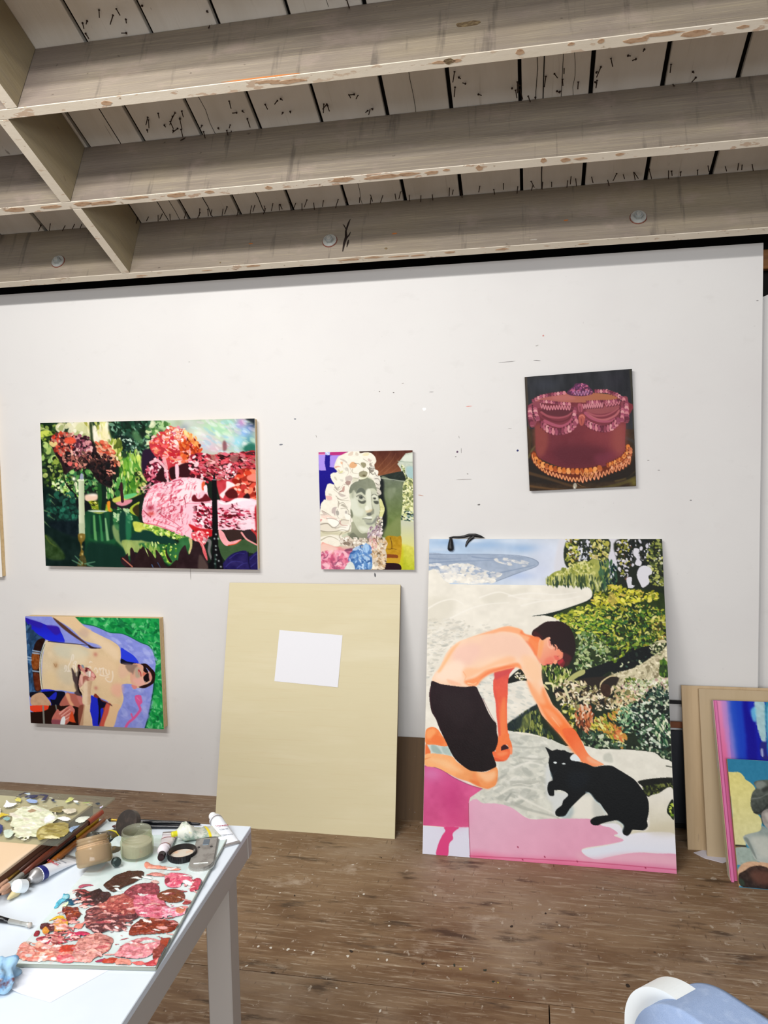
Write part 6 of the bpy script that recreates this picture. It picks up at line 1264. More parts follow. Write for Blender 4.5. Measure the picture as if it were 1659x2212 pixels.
def paint_curtain():
    a=Art(120,190,'1420b0',8)
    a.P('1822a8','-2 -10 2161 -63 2253 1973 -11 2067',n=0.06,k=0,nc=30,ny=200)
    a.P('e090b8','-3 2 207 0 215 315 202 661 229 1356 238 2057 -47 2069 -5 1016',f=5.2,g=('d9709c',65,11,149,663))
    a.P('b88acc','136 8 275 9 273 659 229 1356 123 1360 149 663',f=17.4,a=0.8)
    a.P('6a80d0','224 5 346 7 326 657 255 659 217 430',f=24.3,a=0.7)
    a.P('1c4cc0','276 4 503 1 431 653 322 680 287 428',f=24.3,a=0.8)
    a.P('140c90','468 2 591 -2 607 646 462 686 463 421',f=20.8,a=0.9)
    a.P('1a2fb8','555 5 642 8 568 165 543 97',f=13.9,a=0.8)
    a.P('a8c8cc','651 7 799 8 777 295 755 457 716 493 674 414 643 254',f=5.2,n=0.06)
    a.P('6fc0e0','575 119 651 70 638 231 594 233',f=10.4,a=0.9)
    a.P('2c8aa8','816 7 939 3 886 521 765 640 770 410',f=8.7,n=0.08)
    a.P('8ac0d4','830 87 861 86 814 408 790 409',f=6.9,a=0.8)
    a.P('2a2a80','673 483 761 479 738 584 762 663 674 667 649 599',f=5.2)
    a.P('c9d4f0','662 564 690 551 688 632 662 633',f=5.2,a=0.8)
    a.L('0c0a4c','-3 0 1290 -27',24.3,w2=24.3,a=0.9)
    a.P('2468c8','956 2 1288 -9 1387 1892 857 1914',f=34.7,a=0.7)
    return a.grid()
def paint_statue():
    a=Art(150,190,'3a8aa8',9)
    a.P('2f7d9e','-42 -17 2794 -102 2641 854 -107 842',n=0.03,k=0)
    a.P('d9cf84','-33 228 72 223 210 216 295 282 313 324 399 371 471 436 477 487 422 576 380 646 402 746 459 845 537 941 528 1025 469 1145 191 1228 199 1360 -4 1372 7 836 -8 323',f=2.3,n=0.05,g=('cfca98',62,319,293,1321),nc=30)
    a.L('141210','-4 1376 198 1371',31.6,w2=27.1)
    a.L('8a6a44','4 1401 206 1396',36.1,w2=31.6)
    a.P('9aa89e','-21 1423 283 1404 377 1562 367 1644 54 1664 -10 1636',n=0.06)
    a.P('8f9a94','169 1229 471 1128 548 1040 671 1133 770 1226 1511 1246 1453 1669 722 1621 375 1578 282 1420',f=2.3,n=0.05,g=('b9bcb4',638,1217,265,1569),nc=30)
    a.P('6f7a74','178 1245 255 1257 345 1449 377 1562 319 1484 225 1325',f=9.0,a=0.8)
    a.P('5a6058','382 629 427 524 504 452 466 385 517 340 655 316 768 319 803 402 911 440 1175 468 1381 593 1358 761 823 791 639 834 523 875 413 847 368 748',n=0.09,g=('3c403c',456,471,688,798),nc=20)
    a.P('8a8f88','514 366 631 334 692 391 593 464 504 452',f=13.5,a=0.8)
    a.P('3a3c38','615 463 758 405 752 456 632 514',f=11.3)
    a.L('8c908a','416 627 554 603 721 526',22.6,w2=11.3,a=0.6,f=9.0)
    a.L('2c2c2a','413 847 551 823 700 696 835 639',20.3,w2=13.5)
    a.P('8d8782','545 873 598 803 737 762 913 786 1354 795 1292 1260 817 1207 711 1163 611 1070 556 973',n=0.06,g=('b4ada6',594,837,871,1121),nc=20)
    a.L('2c2a28','732 804 847 781',18.1,w2=13.5)
    a.L('3c3a34','534 874 545 974 571 1039',22.6,w2=13.5,a=0.8)
    a.P('c4bdb4','592 854 684 832 762 928 668 967',f=18.1,a=0.7)
    a.P('c9c8bc','302 1238 640 1201 839 1386 1038 1535 514 1520 394 1413',f=31.6,a=0.6)
    a.P('c9a484','-1 1765 77 1663 217 1605 373 1595 549 1599 678 1623 1240 1651 1202 1940 21 1974 0 1863',n=0.08,nc=20)
    a.P('3f2a20','16 1813 135 1740 253 1676 411 1649 541 1665 646 1706 1229 1732 1199 1956 240 1991 23 1958',f=4.5,n=0.1,g=('2a1c16',363,1676,330,1969),nc=20)
    a.P('6a4436','245 1749 533 1730 782 1842 555 1921 293 1907',f=40.6,a=0.8)
    a.P('2f3a2c','11 1862 97 1888 111 1960 34 1957',f=9.0)
    return a.grid()
def paint_palette():
    a=Art(230,380,'a8706c',11)
    a.P('c9877a','30 1904 -38 1734 126 1789 230 1806 342 1784 574 1798 772 1850 726 1717 881 1635 1094 1650 1189 1688 1254 1802 1204 1878 1121 1935 1066 1972 858 1977 692 1980 509 1967 300 1971 136 1957 66 1940',n=0.1,nc=16)
    a.D('59 1922 3 1753 601 1778 836 1849 900 1976 174 1974','e8a08c d98874 f0b4a0 c97060 e29a90 d9d0cc',120,(56.3,157.7),asp=2.2,ang=(-20,30),bend=0.6)
    a.P('c9452f','581 1855 601 1778 774 1774 826 1812 766 1869 647 1881',n=0.1)
    a.P('d9606a','624 1928 755 1906 885 1958 829 1992 692 1980',n=0.1)
    a.P('c98c84','758 1756 881 1635 1116 1650 1225 1706 1232 1803 1134 1898 1108 1971 934 1966 803 1887',n=0.08)
    a.D('758 1756 881 1635 1153 1669 1232 1803 1093 1953 891 1940','d9988c b87870 e8aca0 c98880 a86860',110,(45.1,123.9),bend=0.6)
    a.P('d98a94','1362 1874 1376 1761 1515 1681 1654 1658 1853 1693 1914 1788 1847 1882 1705 1922 1490 1917 1382 1902',n=0.08)
    a.D('1373 1874 1419 1760 1537 1680 1832 1693 1893 1788 1847 1882 1483 1908','e8a0a4 d08088 f0b8b4 b86a70 e0949c',110,(45.1,123.9),asp=2.2,bend=0.6)
    a.P('8a3a30','1902 1917 1853 1826 1902 1769 1875 1692 1981 1651 2061 1746 2043 1822 2079 1913 1981 1925',n=0.12)
    a.P('a8462a','1911 1750 1863 1673 1965 1661 2050 1727 1987 1767',n=0.1)
    a.P('9a2c50','1156 1952 1239 1923 1309 1931 1274 1967 1191 1969',n=0.1)
    a.P('b8442c','1253 1968 1316 1912 1455 1927 1446 1972 1326 1980',n=0.1)
    a.P('e09484','1442 1981 1455 1927 1607 1933 1665 1985 1550 2000',n=0.1)
    a.P('d9706c','1647 1959 1759 1939 1865 1972 1754 1992',n=0.1)
    a.P('b83c44','1830 1982 1883 1936 2043 1923 2036 1977 1924 1997',n=0.1)
    a.P('d97a70','1957 1952 2038 1914 2081 1949 2015 1977',n=0.1)
    a.P('5c3034','521 1347 520 1302 625 1255 648 1162 786 1089 961 1061 1107 1130 1264 1287 1370 1373 1324 1439 1218 1483 1248 1586 1070 1590 925 1634 766 1576 677 1537 666 1453 580 1390',n=0.1,nc=12)
    a.D('538 1324 851 1111 1264 1287 1324 1439 1248 1586 909 1614 688 1536','6a3438 7a4444 8a4c48 4c2428 a8605a 5a2c34',190,(45.1,129.5),asp=2.4,ang=(-40,10),bend=0.6)
    a.P('a8504a','672 1254 726 1137 865 1063 1074 1083 1311 1286 1233 1376 988 1359 787 1341',f=11.3,n=0.12,nc=10)
    a.D('607 1233 834 1088 1154 1129 1295 1331 913 1383','b86058 9a4844 c97a6c 8a3c3c d08c7c',110,(45.1,112.6),bend=0.6)
    a.P('3a2224','161 1101 174 1029 227 1003 354 1037 393 1024 437 986 452 974 548 1033 687 1055 743 1161 701 1231 578 1256 419 1237 287 1193 277 1123',n=0.08)
    a.D('145 1053 654 1043 737 1184 466 1236 291 1170','2c181c 4a2c2c 5a3a38 38221f',50,(45.1,112.6))
    a.P('8a3c46','889 1063 948 939 1086 886 1299 907 1396 980 1448 1099 1328 1172 1123 1153',n=0.1)
    a.D('878 1015 1086 886 1364 931 1440 1123 1170 1152','a04c54 b8606a 7a3038 8f424c',60,(45.1,112.6))
    a.P('c9687c','1123 1153 1266 1079 1440 1123 1625 1189 1709 1322 1685 1431 1513 1413 1325 1374 1218 1288',n=0.1)
    a.D('1114 1106 1424 1100 1663 1211 1736 1366 1640 1432 1310 1353','d9788c c05870 e490a0 d08090 b84c64',90,(45.1,123.9),asp=2.2,ang=(-30,30),bend=0.6)
    a.P('d98098','1630 1235 1760 1255 1886 1229 1992 1250 1997 1338 1886 1384 1759 1365 1753 1430',n=0.14)
    a.D('1630 1235 1979 1228 2020 1338 1753 1430','e8a0b0 f0c0c8 c96a84',34,(45.1,101.4))
    a.P('4a2c20','472 936 504 847 546 768 660 713 797 689 955 694 1005 785 938 889 819 967 727 1042 602 1008',n=0.03)
    a.L('6a4836','537 922 697 969 786 955',14.1,w2=8.4)
    a.P('7a4024','1451 1123 1451 1028 1541 977 1718 986 1851 1068 1863 1150 1766 1186 1618 1178',n=0.07)
    a.L('9a5a38','1600 1073 1748 1117 1791 1069',19.7,w2=8.4,a=0.7)
    a.P('7c2c14','1365 1624 1337 1523 1383 1459 1400 1416 1543 1424 1676 1453 1821 1428 1911 1426 1981 1467 1996 1529 1922 1592 1716 1617 1547 1630 1444 1642',n=0.08)
    a.D('1366 1563 1414 1437 1924 1447 1974 1530 1540 1620','6a2410 8f3418 9c4424',40,(67.6,169.0),asp=2.6,ang=(-20,10))
    a.L('4a160c','1513 1581 1605 1517 1681 1495',14.1,w2=8.4)
    a.P('d96a80','1368 778 1453 711 1637 721 1780 771 1851 897 1702 875 1672 950 1526 953 1406 880',n=0.1)
    a.D('1351 753 1752 745 1839 897 1519 941','c94a68 e88a98 f0a0a8 d05c74',50,(45.1,112.6))
    a.P('c04c60','1870 995 1835 847 1899 781 2021 868 2037 943 1949 1006',n=0.14)
    a.P('8a3040','1375 830 1441 816 1493 879 1439 892')
    a.P('d9907c','873 573 888 517 1002 571 1175 595 1371 619 1540 643 1458 676 1243 662 1030 652 945 640',n=0.08)
    a.P('c9867c','1025 759 1167 703 1351 753 1443 777 1218 781',n=0.1,a=0.9)
    a.P('e0b8b0','1168 859 1251 832 1333 882 1275 908',n=0.06)
    a.P('7a2e1c','128 1288 217 1309 353 1272 429 1349 499 1391 466 1435 411 1479 419 1542 269 1396 186 1354',n=0.12)
    a.D('128 1288 374 1283 494 1413 406 1501','9a4424 6a2014 b05a30 5a1c1c',36,(45.1,112.6),asp=1.8)
    a.P('e0b830','84 1476 127 1421 223 1397 306 1439 424 1521 388 1532 256 1461 142 1464',n=0.1)
    a.P('d99a58','198 1526 234 1462 401 1522 472 1603 378 1625 271 1607',n=0.1)
    a.P('5a2024','45 1571 21 1509 103 1496 228 1546 294 1607 223 1629 138 1610',n=0.06)
    a.P('c98a30','116 1610 155 1579 245 1628 206 1659')
    a.P('8f2030','49 1673 28 1602 93 1611 127 1671')
    a.D('123 1691 467 1623 688 1619 709 1698 472 1781 238 1767','b83048 d9586c 9a2438 e8a090 8f3c48 e9b8b0 c9707c f0e4e4',120,(50.7,140.8),asp=2.4,ang=(-30,30))
    a.P('c93060','599 1620 694 1598 829 1626 827 1652 663 1669',n=0.06)
    a.P('58b0c8','-1 1291 -19 1176 -4 1081 78 1091 124 1173 69 1221 58 1289',n=0.1)
    a.P('1c5470','97 1197 176 1148 279 1170 277 1239 193 1253',n=0.06)
    a.P('d8e8c0','89 1243 154 1207 179 1264 118 1277')
    a.P('9ccfd8','9 1152 64 1103 101 1173')
    a.P('b85a70','109 981 117 930 286 922 330 946 240 958 168 992',a=0.9)
    a.P('c9785c','1833 1298 1870 1241 1969 1250 1984 1317 1912 1351',n=0.1)
    a.P('9a3c3c','1871 1184 1910 1149 1990 1163 1987 1200 1896 1206')
    a.P('d98474','526 1561 542 1498 641 1506 646 1568',n=0.08)
    a.D('880 1340 1790 898 2010 894 2002 1650 493 1949 67 931','c9686c e0a8a4 a84850 d99a94 8a3c3c e8b8b4',190,(56.3,197.1),asp=4,ang=(-25,30),a=0.95)
    a.D('18 932 880 1340 520 1302 379 1522 141 1710 359 1803 721 1658 583 1600','d98c88 b05a58 e8c0b8 8a3a3c',60,(56.3,169.0),asp=3.4,ang=(-25,30))
    a.D('611 921 803 546 1744 639 1915 1652 1218 1667','dfe4e0 c9d4d0 e8dcd8',26,(84.5,225.3),asp=4,ang=(-30,30))
    return a.grid(),a.alpha()
def paint_glasspal():
    a=Art(190,120,'c4bc9c',12)
    a.P('d9dcc0','958 1082 933 827 1020 673 1069 594 1270 714 1398 816 1542 1007 1598 994 1628 1205 1602 1424 1602 1601 1642 1822 1554 1843 1426 1902 1331 1783 1188 1523 1100 1423 1039 1252',n=0.08,nc=14)
    a.D('838 850 1276 680 1604 1055 1590 1486 1636 1852 1391 1911','e4e6cc c8ccb0 d4d0b8 f0f0e0 b8bc98 dcd4c8',160,(43.9,142.5),asp=2.6,ang=(-10,30),a=0.8,bend=0.6)
    a.P('e8e8ea','1454 1154 1431 1033 1524 1011 1591 1121 1567 1250 1548 1346',n=0.06)
    a.P('f2f4f6','1607 1086 1629 970 1730 994 1788 1074 1749 1161 1668 1134',n=0.03)
    a.P('f6f6fa','675 754 630 595 565 436 624 492 708 576 802 571 814 688 773 782 716 795',n=0.03)
    a.P('9a8c4a','1653 1848 1554 1583 1566 1432 1609 1301 1676 1224 1767 1203 1835 1247 1895 1413 1957 1516 1970 1686 1956 1746 1891 1818 1780 1873 1728 1928',n=0.1,nc=14)
    a.D('1671 1843 1584 1428 1797 1226 1948 1518 1956 1746','a89a5c 8a7a38 b8ac70 94863e',50,(54.8,142.5),asp=2.4,ang=(-20,20),bend=0.6)
    a.P('d9d0a0','1741 1826 1805 1754 1932 1780 1931 1823 1827 1848')
    a.P('8f8458','1340 731 1377 622 1472 550 1552 812 1480 861 1402 848',n=0.1)
    a.P('d0c8b4','1511 691 1555 647 1668 620 1727 738 1698 842 1623 860 1548 780',n=0.1)
    a.P('a88c6c','1097 887 1120 800 1210 860 1175 966')
    a.P('d4d8cc','1839 1062 1857 932 1986 901 2003 1146 1894 1172',n=0.1)
    a.P('8aa0bc','1937 1492 1908 1351 1993 1270 2041 1437 1996 1565',n=0.08)
    a.P('181c4c','765 283 798 186 889 146 953 239 910 337 815 342')
    a.P('1c1c4a','899 144 974 91 1058 107 1090 207 1121 376 1067 423 1040 289 1017 188 931 191')
    a.P('14143c','1178 310 1177 257 1237 296 1258 395 1213 389')
    a.P('2c2030','634 260 668 71 715 78 677 304')
    a.P('9ab0d8','844 406 917 353 1024 398 1054 512 957 535',n=0.1)
    a.P('b0c8e0','700 118 773 83 805 202 750 179',n=0.06)
    a.P('1a2c3c','1830 347 1854 273 1907 329 1898 416')
    a.P('c4c87c','1397 346 1385 138 1470 189 1484 325 1433 406',n=0.14)
    a.P('f0f4f0','1490 289 1519 255 1590 300 1584 364 1532 366')
    a.P('8ab04c','1641 374 1690 311 1742 282 1738 328 1660 394')
    a.P('c8c0dc','1947 488 1969 382 1997 510 1980 547')
    a.P('c9c060','667 377 711 331 780 385 819 516 737 500',n=0.1)
    a.P('d9c030','762 1064 797 1007 930 1088 874 1165 859 1264',n=0.1)
    a.P('8ab0ac','901 1222 930 1152 1003 1198 1022 1303 960 1302',n=0.08)
    a.P('1c2c6c','945 1460 1022 1472 1096 1605 1155 1767 1127 1832',n=0.08)
    a.P('c8d4c4','1135 1684 1212 1636 1322 1785 1330 1926 1256 1915',n=0.1)
    a.P('e4dccc','504 928 579 777 714 879 827 1240 651 1344',n=0.1)
    a.P('b8a888','781 1680 917 1588 1100 1838 975 1983',n=0.1)
    a.P('506a8c','236 824 286 710 402 852 367 994',n=0.1)
    a.P('c8b048','284 1242 333 1133 465 1326 425 1430',n=0.1)
    a.D('561 150 1878 198 1954 453 896 635','a9b08c 6f8a9c c8ccb8 44506c d8d8cc',50,(32.9,98.7),asp=3,ang=(-10,20),a=0.8)
    return a.grid(),a.alpha()
# ---------------------------------------------------------------- pictures and panels
OIL = paint_mat('oil_paint', .42); DRY = paint_mat('palette_oil_paint', .32, .4, .5)
BIRCH = mat('birch_panel_edge', 'd9bd8c', .55, layers=[('noise', (6, 60, 60), 'c4a472', .45, .65, .6)]); WHITE_EDGE = mat('primed_white_edge', 'e4e1d8', .6, layers=[('noise', (20, 20, 30), 'cdc8ba', .55, .7, .5)]); PLY_CORE = mat('plywood_core_dark', '8a6a44', .7)
DKEDGE = mat('dark_painted_edge', '33251c', .6)
def picture(name, label, w, h, t, loc, rot, art, front_edge, back=None, ft=.006, group=None, cat='painting'):
    o = empty(name, loc, rot, label, cat, group)
    mesh('painted_panel', box(-w / 2, w / 2, 0, ft if back else t, 0, h, .0008), front_edge, o)
    if back:
        bm = bmesh.new(); i = .003; b = .03
        box(-w / 2 + i, w / 2 - i, ft, t, 0 + i, b, 0, bm); box(-w / 2 + i, w / 2 - i, ft, t, h - b, h - i, 0, bm); box(-w / 2 + i, -w / 2 + b, ft, t, b, h - b, 0, bm); box(w / 2 - b, w / 2 - i, ft, t, b, h - b, 0, bm)
        mesh('wooden_cradle', bm, back, o)
    if art is not None: art_mesh('painted_surface', art, w - .001, h - .001, OIL, o, loc=(0, 0, .0005))
    return o
def hung(cx, cz, w, h, t, deg):                        # hung flat on the wall, turned by deg about its middle
    a = math.radians(deg); return (cx + h / 2 * math.sin(a), -t - .001, cz - h / 2 * math.cos(a)), (0, -a, 0)
l, r = hung(-1.681, 1.3785, 1.030, .657, .032, -.55)
picture('garden_painting', 'wide garden pond painting with pink foliage, a white candle and a black candle', 1.030, .657, .032, l, r, paint_garden(), WHITE_EDGE, BIRCH, group='paintings hung on the white wall')
l, r = hung(-.6832, 1.2994, .4062, .503, .02, 0)
picture('sculpture_head_painting', 'small upright painting of a pale stone head with curly wig and blue bow', .4062, .503, .02, l, r, paint_bust(), WHITE_EDGE, mat('cradle_brown', '8a6a4c', .6), group='paintings hung on the white wall')
l, r = hung(.196, 1.612, .4146, .46, .02, 2.1)
cakep = picture('cake_painting', 'dark painting of a ruffled pink cake with orange piped border', .4146, .46, .02, l, r, paint_cake(), DKEDGE, DKEDGE, group='paintings hung on the white wall')
l, r = hung(-1.9737, .5685, .674, .508, .042, .25)
picture('sunbather_painting', 'painting of a person in sunglasses lying on lilac cloth in green grass', .674, .508, .042, l, r, paint_sunbather(), BIRCH, BIRCH, group='paintings hung on the white wall')
o = picture('blank_canvas', 'pale canvas with bare wooden side, cut off at the left edge of the photo', .62, .86, .03, (-2.7413, -.031, 1.0), (0, 0, 0), None, mat('pale_gesso', 'ece8e0', .6), BIRCH, .003, cat='canvas')
# kneeling bather, the largest picture, leaning on the wall
LEAN = math.asin(.344 / 1.2285)
BP = picture('bather_painting', 'tall leaning painting of a kneeling boy in black shorts stroking a black cat', .926, 1.2285, .019, (.047, -.3635, 0), (-LEAN, 0, 0), paint_bather(), WHITE_EDGE)
# plywood panel with the sheet of paper
PLY = mat('blank_birch_plywood', 'd4c9a4', .5, layers=[('noise', (1.5, 3, 12), 'dcd2b2', .5, .7, .6), ('noise', (3, 8, 140), 'cbb78a', .55, .75, .35), ('noise', (1.2, 1, 2.5), 'cfc09a', .5, .75, .5)], bump=.06, bs=(12, 40, 120))
A2 = math.asin(.242 / 1.0155)
pp = empty('birch_panel', (-.923, -.268, 0), (-A2, 0, 0), 'blank pale plywood panel leaning on the wall with white paper pinned on it', 'panel')
mesh('plywood_face', box(-.3825, .3825, 0, .004, 0, 1.0155, .0006), PLY, pp)
bm = bmesh.new()
for (a, b, c, d) in [(-.381, .381, .002, .03), (-.381, .381, .985, 1.013), (-.381, -.353, .03, .985), (.353, .381, .03, .985)]: box(a, b, .004, .024, c, d, 0, bm)
mesh('wooden_cradle', bm, PLY_CORE, pp)
n2 = Vector((0, -math.cos(A2), -math.sin(A2))); up2 = Vector((0, math.sin(A2), math.cos(A2)))
pc = Vector((-.923, -.268, 0)) + Vector((-.007, 0, 0)) + up2 * .699 + n2 * .0006
bm = bmesh.new(); nx = 8; vs = [[bm.verts.new((-.14 + .28 * i / nx, -.0006 - (.0045 * max(0, (i / nx - .55)) ** 1.5 * (1 - j / 6)), -.108 + .216 * j / 6)) for i in range(nx + 1)] for j in range(7)]
for j in range(6):
    for i in range(nx): bm.faces.new((vs[j][i], vs[j][i + 1], vs[j + 1][i + 1], vs[j + 1][i]))
pa = mesh('paper_sheet', bm, mat('white_paper', 'e6e6ea', .7)); sm = pa.modifiers.new('thickness', 'SOLIDIFY'); sm.thickness = .0003; sm.offset = 1
pa.matrix_world = Matrix.Translation(pc) @ Matrix.Rotation(-A2, 4, 'X') @ Matrix.Rotation(math.radians(3.2), 4, 'Y'); tag(pa, 'blank white sheet of paper stuck on the plywood panel', 'paper')
# black strap lying over the top of the bather painting
BLKL = mat('black_leather', '121114', .35, layers=[('noise', (200, 200, 200), '2c2b2c', .55, .7, .6)], bump=.3, bs=(400, 400, 400))
tp = Vector((.047, -.3635, 0)) + Vector((0, math.sin(LEAN), math.cos(LEAN))) * 1.2285
st = empty('black_strap', (-.27, tp.y, tp.z), (0, 0, 0), 'black leather strap with a tassel hanging over the top of the bather painting', 'strap')
dn = Vector((0, -math.sin(LEAN), -math.cos(LEAN))); ff = Vector((0, -math.cos(LEAN), math.sin(LEAN)))
P = [(-.062, -.0035, .004), (-.045, .003, .0065), (-.02, .004, .0065), (0, .004, .009), (.02, .006, .015), (.045, .008, .014), (.065, .008, .009), (.083, .008, .0035)]
mesh('band', tube(P, [.004, .0045, .0048, .006, .0065, .0075, .006, .001], 8), BLKL, st)
bm = bmesh.new(); q = [Vector((.018, 0, 0)) + ff * .004 + dn * d + Vector((x_, 0, 0)) for d, x_ in ((-.008, .022), (.002, .006), (.014, -.004), (.028, -.01), (.036, -.012))]
tube(q, [.006, .008, .006, .004, .001], 8, bm); mesh('folded_tip', bm, BLKL, st)
q = [Vector((-.055, 0, 0)) + ff * .008 + dn * d for d in (-.004, .006, .018, .032, .044, .052)]
mesh('tassel', tube(q, [.004, .0075, .0105, .0125, .0135, .008], 10), BLKL, st, smooth=True)
# hardboard strip, dark rack, spare panels, stacked paintings
HB = mat('brown_hardboard', '5f4526', .6, layers=[('noise', (40, 3, 2), '4c3519', .4, .7, .7), ('voronoi', (30, 30, 22), 'a8a4b4', .05, .03, .6)])
hb = mesh('hardboard_sheet', box(-.56, .46, 0, .004, 0, .335), HB, None, (0, -.096, .0), (-math.asin(.09 / .335), 0, 0)); hb.location.x = -.09
tag(hb, 'dark brown hardboard strip against the wall between plywood panel and tall painting', 'board')
rk = empty('metal_rack', (.64, -.03, 0), (0, 0, 0), 'low dark grey metal rack behind the bather painting and the bare panels', 'rack')
GM = mat('dark_grey_metal', '2a2d34', .5, .3); BM_ = mat('black_metal', '0c0c0e', .5, .3)
mesh('back_plate', box(-.17, .17, .004, .012, .03, .41, .001), GM, rk); mesh('top_rail', box(-.19, .19, .002, .014, .519, .532, .001), BM_, rk); mesh('bottom_rail', box(-.19, .19, .0, .016, .012, .03, .001), BM_, rk)
mesh('wooden_rail', box(-.19, .19, 0, .012, .422, .447, .002), mat('reddish_rail_wood', '7a4526', .5), rk)
for x in (-.185, .175): mesh('upright', box(x, x + .012, .013, .024, 0, .53, .001), BM_, rk)
BARE = mat('bare_birch_panel', 'bea47f', .6, layers=[('noise', (30, 10, 2.2), 'ac916b', .45, .7, .7), ('noise', (6, 3, 1.2), 'c9b18c', .5, .7, .6), ('noise', (40, 40, 6), '9c8468', .68, .74, .5)], bump=.05, bs=(80, 20, 6))
BARE2 = mat('bare_panel_smooth', 'b5a080', .6, layers=[('noise', (12, 6, 1.5), 'a8926f', .45, .7, .5)])
pb = mesh('bare_panel', box(0, .56, 0, .012, 0, .615, .001), BARE, None, (.583, -.178, 0), (-math.asin(.147 / .615), 0, 0)); tag(pb, 'bare wooden panel with visible grain at the back of the right-hand stack', 'panel')
pb = mesh('bare_panel', box(0, .5, 0, .012, 0, .616, .001), BARE2, None, (.644, -.222, 0), (-math.asin(.172 / .616), 0, 0)); tag(pb, 'smooth bare tan panel standing in front of the grained one in the right-hand stack', 'panel', 'bare panels in the right-hand stack')
CRM = mat('cream_to_lavender_edge', 'cdc49c', .6, layers=[('noise', (3, 3, 2.4), 'b9b0c4', .45, .6, .9)])
picture('curtain_painting', 'deep blue painting with pink edge and pale vertical stripe, behind the statue painting', .46, .63, .036, (.916, -.381, 0), (-math.asin(.281 / .63), 0, 0), paint_curtain(), CRM)
PINKE = mat('pink_canvas_edge', 'cf6a9e', .55)
picture('statue_painting', 'teal and yellow painting of a grey stone figure, frontmost of the stack', .36, .43, .016, (.885, -.424, 0), (-math.asin(.195 / .43), 0, math.radians(-1)), paint_statue(), mat('ochre_panel_edge', 'a8895a', .6))
pk = mesh('pink_strip', box(0, .0095, 0, .008, 0, .632, .001), PINKE, None, (.688, -.3915, 0), (-math.asin(.281 / .63), 0, 0)); tag(pk, 'pink left edge of the curtain painting, added as a separate narrow strip', 'painting edge')  # curtain painting's pink edge, added as its own strip
bm = bmesh.new(); P = [(.6, -.2), (.63, -.235), (.69, -.262), (.72, -.24), (.73, -.2), (.68, -.18), (.64, -.175)]; slab([(x - .66, y + .21) for x, y in P], .002, 'z', bm)
sc = mesh('paper_scrap', bm, mat('lilac_white_paper', 'd4d0da', .7), None, (.66, -.21, .0002)); tag(sc, 'crumpled white paper scrap on the floor under the bare panels', 'paper')

# ---------------------------------------------------------------- the work table and what lies on it
TZ = .75; TA = math.radians(2.9)
TW = mat('white_table_lacquer', 'd6dfe8', .35, layers=[('noise', (5, 5, 5), 'cdd8e2', .5, .7, .5), ('voronoi', (9, 9, 9), 'd8b8ac', .045, .03, .5)])
TWL = mat('white_table_frame', 'aea8a2', .45, layers=[('noise', (8, 8, 8), 'b0a9a2', .5, .7, .5)])
tb = empty('white_table', (-.576, -1.7075, 0), (0, 0, TA), 'white work table covered with paints and palettes, lower left', 'table')
mesh('table_top', box(-1.4, 0, -.80, 0, TZ - .012, TZ, .001), TW, tb)
bm = bmesh.new(); box(-1.4, 0, -.022, -.001, TZ - .058, TZ - .012, 0, bm); box(-1.4, 0, -.799, -.778, TZ - .058, TZ - .012, 0, bm); box(-.022, -.001, -.778, -.022, TZ - .058, TZ - .012, 0, bm); box(-1.399, -1.378, -.778, -.022, TZ - .058, TZ - .012, 0, bm)
mesh('apron', bm, TWL, tb)
for x, y in ((-.0505, -.0505), (-.0505, -.7495), (-1.3495, -.0505), (-1.3495, -.7495)): mesh('leg', box(x - .025, x + .025, y - .025, y + .025, 0, TZ - .012, .002), TWL, tb)
def on_table(name, label, cat, loc, rz=0, group=None): return empty(name, loc, (0, 0, rz), label, cat, group)
# glass palette with heaps of pink and brown paint
GL = mat('palette_glass', 'c6d8d6', .12, layers=[('noise', (14, 14, 14), 'dce4e6', .45, .62, .8), ('noise', (50, 12, 10), 'd8b4ac', .6, .68, .4), ('noise', (40, 18, 10), 'b9c8c0', .62, .7, .5)], spec=.6, coat=.3)
GLE = mat('glass_cut_edge', '8f958c', .25)
def box_blur(a, f):
    for ax in (0, 1):
        q = np.pad(a, [(f + 1, f) if i == ax else (0, 0) for i in (0, 1)], mode='edge').cumsum(ax); n = 2 * f + 1; a = (q[n:] - q[:-n]) / n if ax == 0 else (q[:, n:] - q[:, :-n]) / n
    return a
def paint_heaps(parent, data, w, h, z, hh):
    col, al = data; r = np.random.RandomState(4); k = (al > .5).astype(float); H = box_blur(k, 3) * box_blur(k, 8)
    n = box_blur(r.rand(*al.shape), 1) - .5; n2 = box_blur(r.rand(*al.shape), 3) - .5; H = np.clip(H, 0, 1) * hh * (1 + 4.5 * n2) + n * hh * .3 * k
    return art_mesh('paint_daubs', col, w, h, DRY, parent, alpha=al, flat=True, height=np.clip(H, .0003, None), loc=(0, 0, z))
gp = empty('glass_palette', (-.668, -2.176, TZ + .0009), (0, 0, math.radians(7)), 'glass palette heaped with pink, maroon and brown paint near the table edge', 'palette', 'glass palettes on the work table')
bm = box(-.115, .115, 0, .40, 0, .005, .0006); mesh('glass_plate', bm, [GL], gp)
mesh('ground_edge', box(-.1155, .1155, -.0015, .0005, 0, .0048), GLE, gp); mesh('ground_edge', box(.1145, .1165, -.001, .4, 0, .0048), GLE, gp)
paint_heaps(gp, paint_palette(), .230, .40, .0052, .0035)
